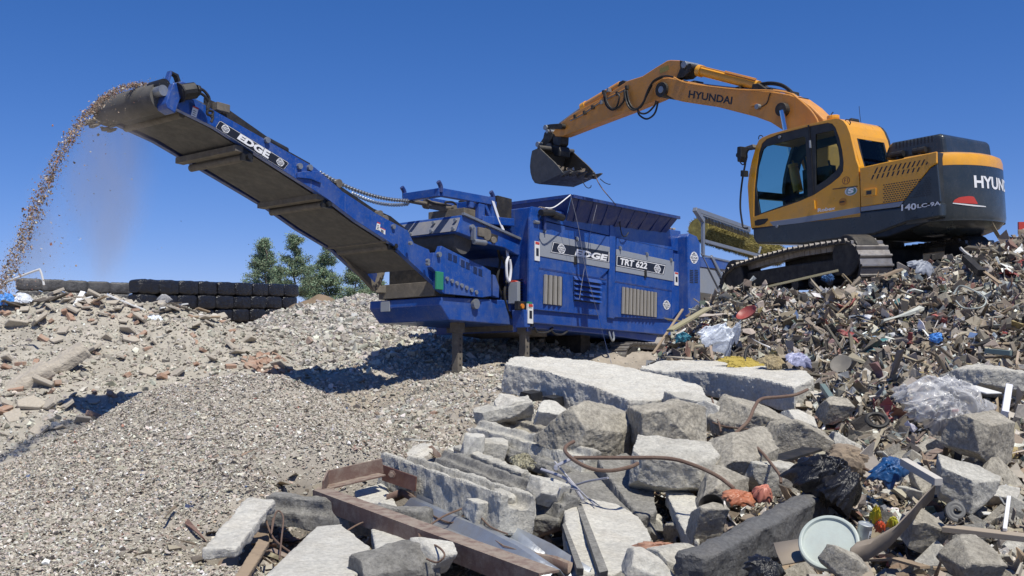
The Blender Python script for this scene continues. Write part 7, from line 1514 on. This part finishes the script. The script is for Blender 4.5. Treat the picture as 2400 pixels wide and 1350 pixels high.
# scraps of film, cloth and sheet caught in the shredded waste
scrap_c = [("white", (.66, .67, .68)), ("grey", (.24, .25, .26)), ("black", (.02, .02, .022)), ("tan", (.36, .29, .19)), ("pale blue", (.22, .32, .45)), ("dark red", (.22, .03, .03)), ("olive", (.20, .19, .08)), ("cream", (.55, .50, .38)), ("teal", (.04, .16, .17))]
for k in range(84):
    cn, cc = scrap_c[(k * 5) % 9]; px = fr_.uniform(1620, 2400); lo = 700 - (px - 1620) * .12; py = fr_.uniform(lo, 980); x = 0
    d = ray(px, py); Ds = np.arange(8, 16.5, .06); zz = terrain(Ds * d[0] / d[1], Ds, detail=False); hh = np.where(CAMP[2] + Ds * d[2] / d[1] < zz)[0]
    if not len(hh): continue
    D = float(Ds[hh[0]]); sz = fr_.uniform(.10, .30) * D / 12; nm = ("film_scrap", "cloth_scrap")[k % 2]
    where = ("upper left" if px < 1880 else "upper right") if py < 800 else ("lower left" if px < 1950 else "lower right")
    o = crumple(nm, px, py, D - .03, (sz, sz * fr_.uniform(.3, .8), sz * fr_.uniform(.3, .7)), (fr_.uniform(-.4, .9), fr_.uniform(-.6, .6), fr_.uniform(0, 6.28)), 100 + k, mat("scrap_" + cn.replace(" ", "_"), cc, .5 if k % 2 else .3, dirt=.4, scale=7), f"{'large' if sz > .2 else 'small'} {cn} {'film' if nm[0] == 'f' else 'cloth'} scrap on the {where} part of the waste heap", "scrap", .4, fr_.uniform(1.2, 2.2)); o['group'] = f"scraps caught in the {where} part of the waste heap"
# ---- the brick slope on the left
kb = mat("slab_dusty", (.42, .375, .31), .95, dirt=.6, dirtcol=(.34, .30, .245), scale=4, bump=.01, bscale=16, var=.15)
for (px, py, D, rz, lab) in ((62, 895, 18.0, .62, "lower of two long rounded concrete kerb stones on the slope"), (150, 848, 19.0, .40, "upper of two long rounded concrete kerb stones on the slope")):
    mb = MB(); L_ = .42; prof = [(-.24, -.14), (.24, -.14), (.25, .04), (.17, .14), (-.17, .14), (-.25, .04)]; mb.prism([(a * 1.0, b) for a, b in prof], -L_ * 1.05, L_ * 1.05); o = mb.build("kerb_stone", kb, None); o.location = tuple(at(px, py, D)); o.rotation_euler = (.62, .12, -1.1 + rz * .2); roughen(o, .028, .05, .02); tag(o, lab, "kerb stone")
flagp = []
for s_ in range(6):
    r = np.random.RandomState(70 + s_); pts = [(math.cos(a) * r.uniform(.8, 1.05), math.sin(a) * r.uniform(.6, .95)) for a in (np.arange(4 + s_ % 2) * 2 * math.pi / (4 + s_ % 2) + r.uniform(-.2, .2, 4 + s_ % 2))]; mb = MB(); mb.prism(pts, -.13, .13, axis=2); o = mb.build("paving_piece", kb, None, bev=.04, seg=1); flagp.append(o)
bp = []
for s_ in range(3): mb = MB(); mb.box(-.11, .11 - .05 * (s_ == 2), -.052, .052, -.035, .035); o = mb.build("brick", brick, None, bev=.006, seg=1); bp.append(o)
used = set()
def put(o, px, py, D, s_, rot, lab, cat, grp):
    x = (px - 1200) / F * D; z = H(x, D)
    if o.name in used or o in used: c = o.copy(); COL.objects.link(c)
    else: c = o; used.add(o)
    c.location = (x, D, z + (.06 if 'paving' in grp or 'paving' in cat else .02)); c.rotation_euler = rot; c.scale = (s_, s_, s_); return tag(c, lab, cat, grp)
def slope_D(px, py):
    """distance at which the picture ray meets the ground (search outward)"""
    d = ray(px, py); Ds = np.arange(14.6, 26, .08); zz = terrain(Ds * d[0] / d[1], Ds, detail=False); rz = CAMP[2] + Ds * d[2] / d[1]; h = np.where(rz < zz)[0]; return float(Ds[h[0]]) if len(h) else None
spots = [(92, 762, .32), (300, 775, .26), (308, 795, .24), (545, 815, .30), (585, 800, .26), (500, 848, .22), (350, 880, .24), (420, 886, .24), (285, 846, .20), (655, 868, .26), (220, 820, .30), (105, 910, .36), (75, 960, .30), (115, 955, .26), (160, 950, .26), (170, 745, .24), (150, 790, .22), (135, 800, .2), (560, 835, .2), (360, 812, .16),
         (40, 770, .3), (460, 778, .18), (520, 750, .22), (130, 700, .3), (330, 745, .3), (410, 730, .26), (480, 755, .2), (215, 705, .28), (265, 715, .24), (20, 850, .22), (40, 985, .24), (250, 800, .16), (390, 770, .14), (640, 838, .2), (200, 985, .2), (20, 960, .2), (95, 1010, .22)]
for px, py, s_ in spots:
    D = slope_D(px, py)
    if D: put(flagp[fr_.randrange(6)], px, py, D, s_ * .85, (fr_.uniform(.35, .85), fr_.uniform(-.3, .3), fr_.uniform(0, 6.28)), f"{'large' if s_ > .25 else 'small'} pale broken paving piece on the {'upper' if py < 790 else 'central' if py < 900 else 'lower'} {'left' if px < 200 else 'middle' if px < 430 else 'right'} part of the brick slope", "paving piece", "broken paving pieces on the brick slope")
for _ in range(105):
    if _ < 40: px = fr_.gauss(620, 45); py = 858 + fr_.gauss(0, 14) + (px - 620) * .28
    elif _ < 62: px = fr_.uniform(0, 480); py = fr_.gauss(728, 16)
    else: px = fr_.uniform(0, 640); py = fr_.uniform(740, 1000)
    D = slope_D(px, py)
    if D: put(bp[fr_.randrange(3)], px, py, D, fr_.uniform(.7, 1.25), (fr_.uniform(-.8, .8), fr_.uniform(-.8, .8), fr_.uniform(0, 6.28)), ("dusty red brick in the cluster at the slope's right foot" if _ < 40 else f"dusty red brick near the crest, {'at the far left' if px < 160 else 'below the bright red scrap' if px < 320 else 'in front of the tall bale stack'}" if _ < 62 else f"dusty brick lying alone on the {'upper' if py < 820 else 'middle' if py < 920 else 'lower'} {'left' if px < 210 else 'middle' if px < 430 else 'right'} of the slope"), "brick", "loose bricks " + ("at the right foot" if _ < 40 else "by the crest" if _ < 62 else "on the slope"))
for _ in range(42):
    px = fr_.choice((fr_.gauss(330, 90), fr_.uniform(0, 500))); py = fr_.gauss(722, 14) + max(0, px - 400) * .25; D = slope_D(px, py)
    if not D: continue
    put(flagp[fr_.randrange(6)], px, py, D, fr_.uniform(.07, .16), (fr_.uniform(-.7, .9), fr_.uniform(-.6, .6), fr_.uniform(0, 6.28)), f"small broken paving piece piled on the crest, {'at the left frame edge' if px < 140 else 'left of the white bag' if px < 330 else 'in front of the tall bale stack' if px < 440 else 'where the crest drops right'}", "paving piece", "small paving pieces along the crest")
for o in flagp + bp:
    if o not in used: bpy.data.objects.remove(o)
crest_m = [wood, mat("dark_board", (.09, .075, .06), .8, dirt=.4), whitep]
for k in range(26):
    px = fr_.choice((fr_.gauss(300, 70), fr_.gauss(60, 40), fr_.gauss(420, 50))); py = fr_.gauss(716, 9) + max(0, px - 380) * .2; D = slope_D(px, py)
    if not D: continue
    x = (px - 1200) / F * D; z = H(x, D); L_ = fr_.uniform(.3, .9); mb = MB(); mb.box(-L_ / 2, L_ / 2, -.05, .05, -.014, .014); o = mb.build("board", crest_m[k % 3 if k % 5 else 1], None); o.location = (x, D, z + .07); o.rotation_euler = (fr_.uniform(-.3, .3), fr_.uniform(-.5, .5), fr_.uniform(0, 6.28))
    tag(o, ("brown wooden board" if o.data.materials[0] == wood else "dark board" if o.data.materials[0] != whitep else "white plastic lath") + " among the debris on the slope's crest", "board", "boards on the slope's crest")
# more flat fragments strewn over the brick slope
flag2 = [o for o in bpy.data.objects if o.name.startswith("paving_piece")][:6]
for k in range(80):
    px = fr_.uniform(0, 660) if k > 30 else fr_.gauss(610, 50); py = fr_.uniform(730, 1040) if k > 30 else 840 + fr_.gauss(0, 20); D = slope_D(px, py)
    if not D: continue
    c = flag2[k % len(flag2)].copy(); COL.objects.link(c); s_ = fr_.uniform(.05, .13); x = (px - 1200) / F * D
    c.location = (x, D, H(x, D) + .03); c.rotation_euler = (fr_.uniform(-.2, .9), fr_.uniform(-.5, .5), fr_.uniform(0, 6.28)); c.scale = (s_, s_ * fr_.uniform(.5, 1), s_)
    tag(c, f"small flat dusty fragment on the {'upper' if py < 820 else 'middle' if py < 920 else 'lower'} {'left' if px < 210 else 'middle' if px < 430 else 'right'} of the brick slope", "paving piece", "small fragments on the brick slope")
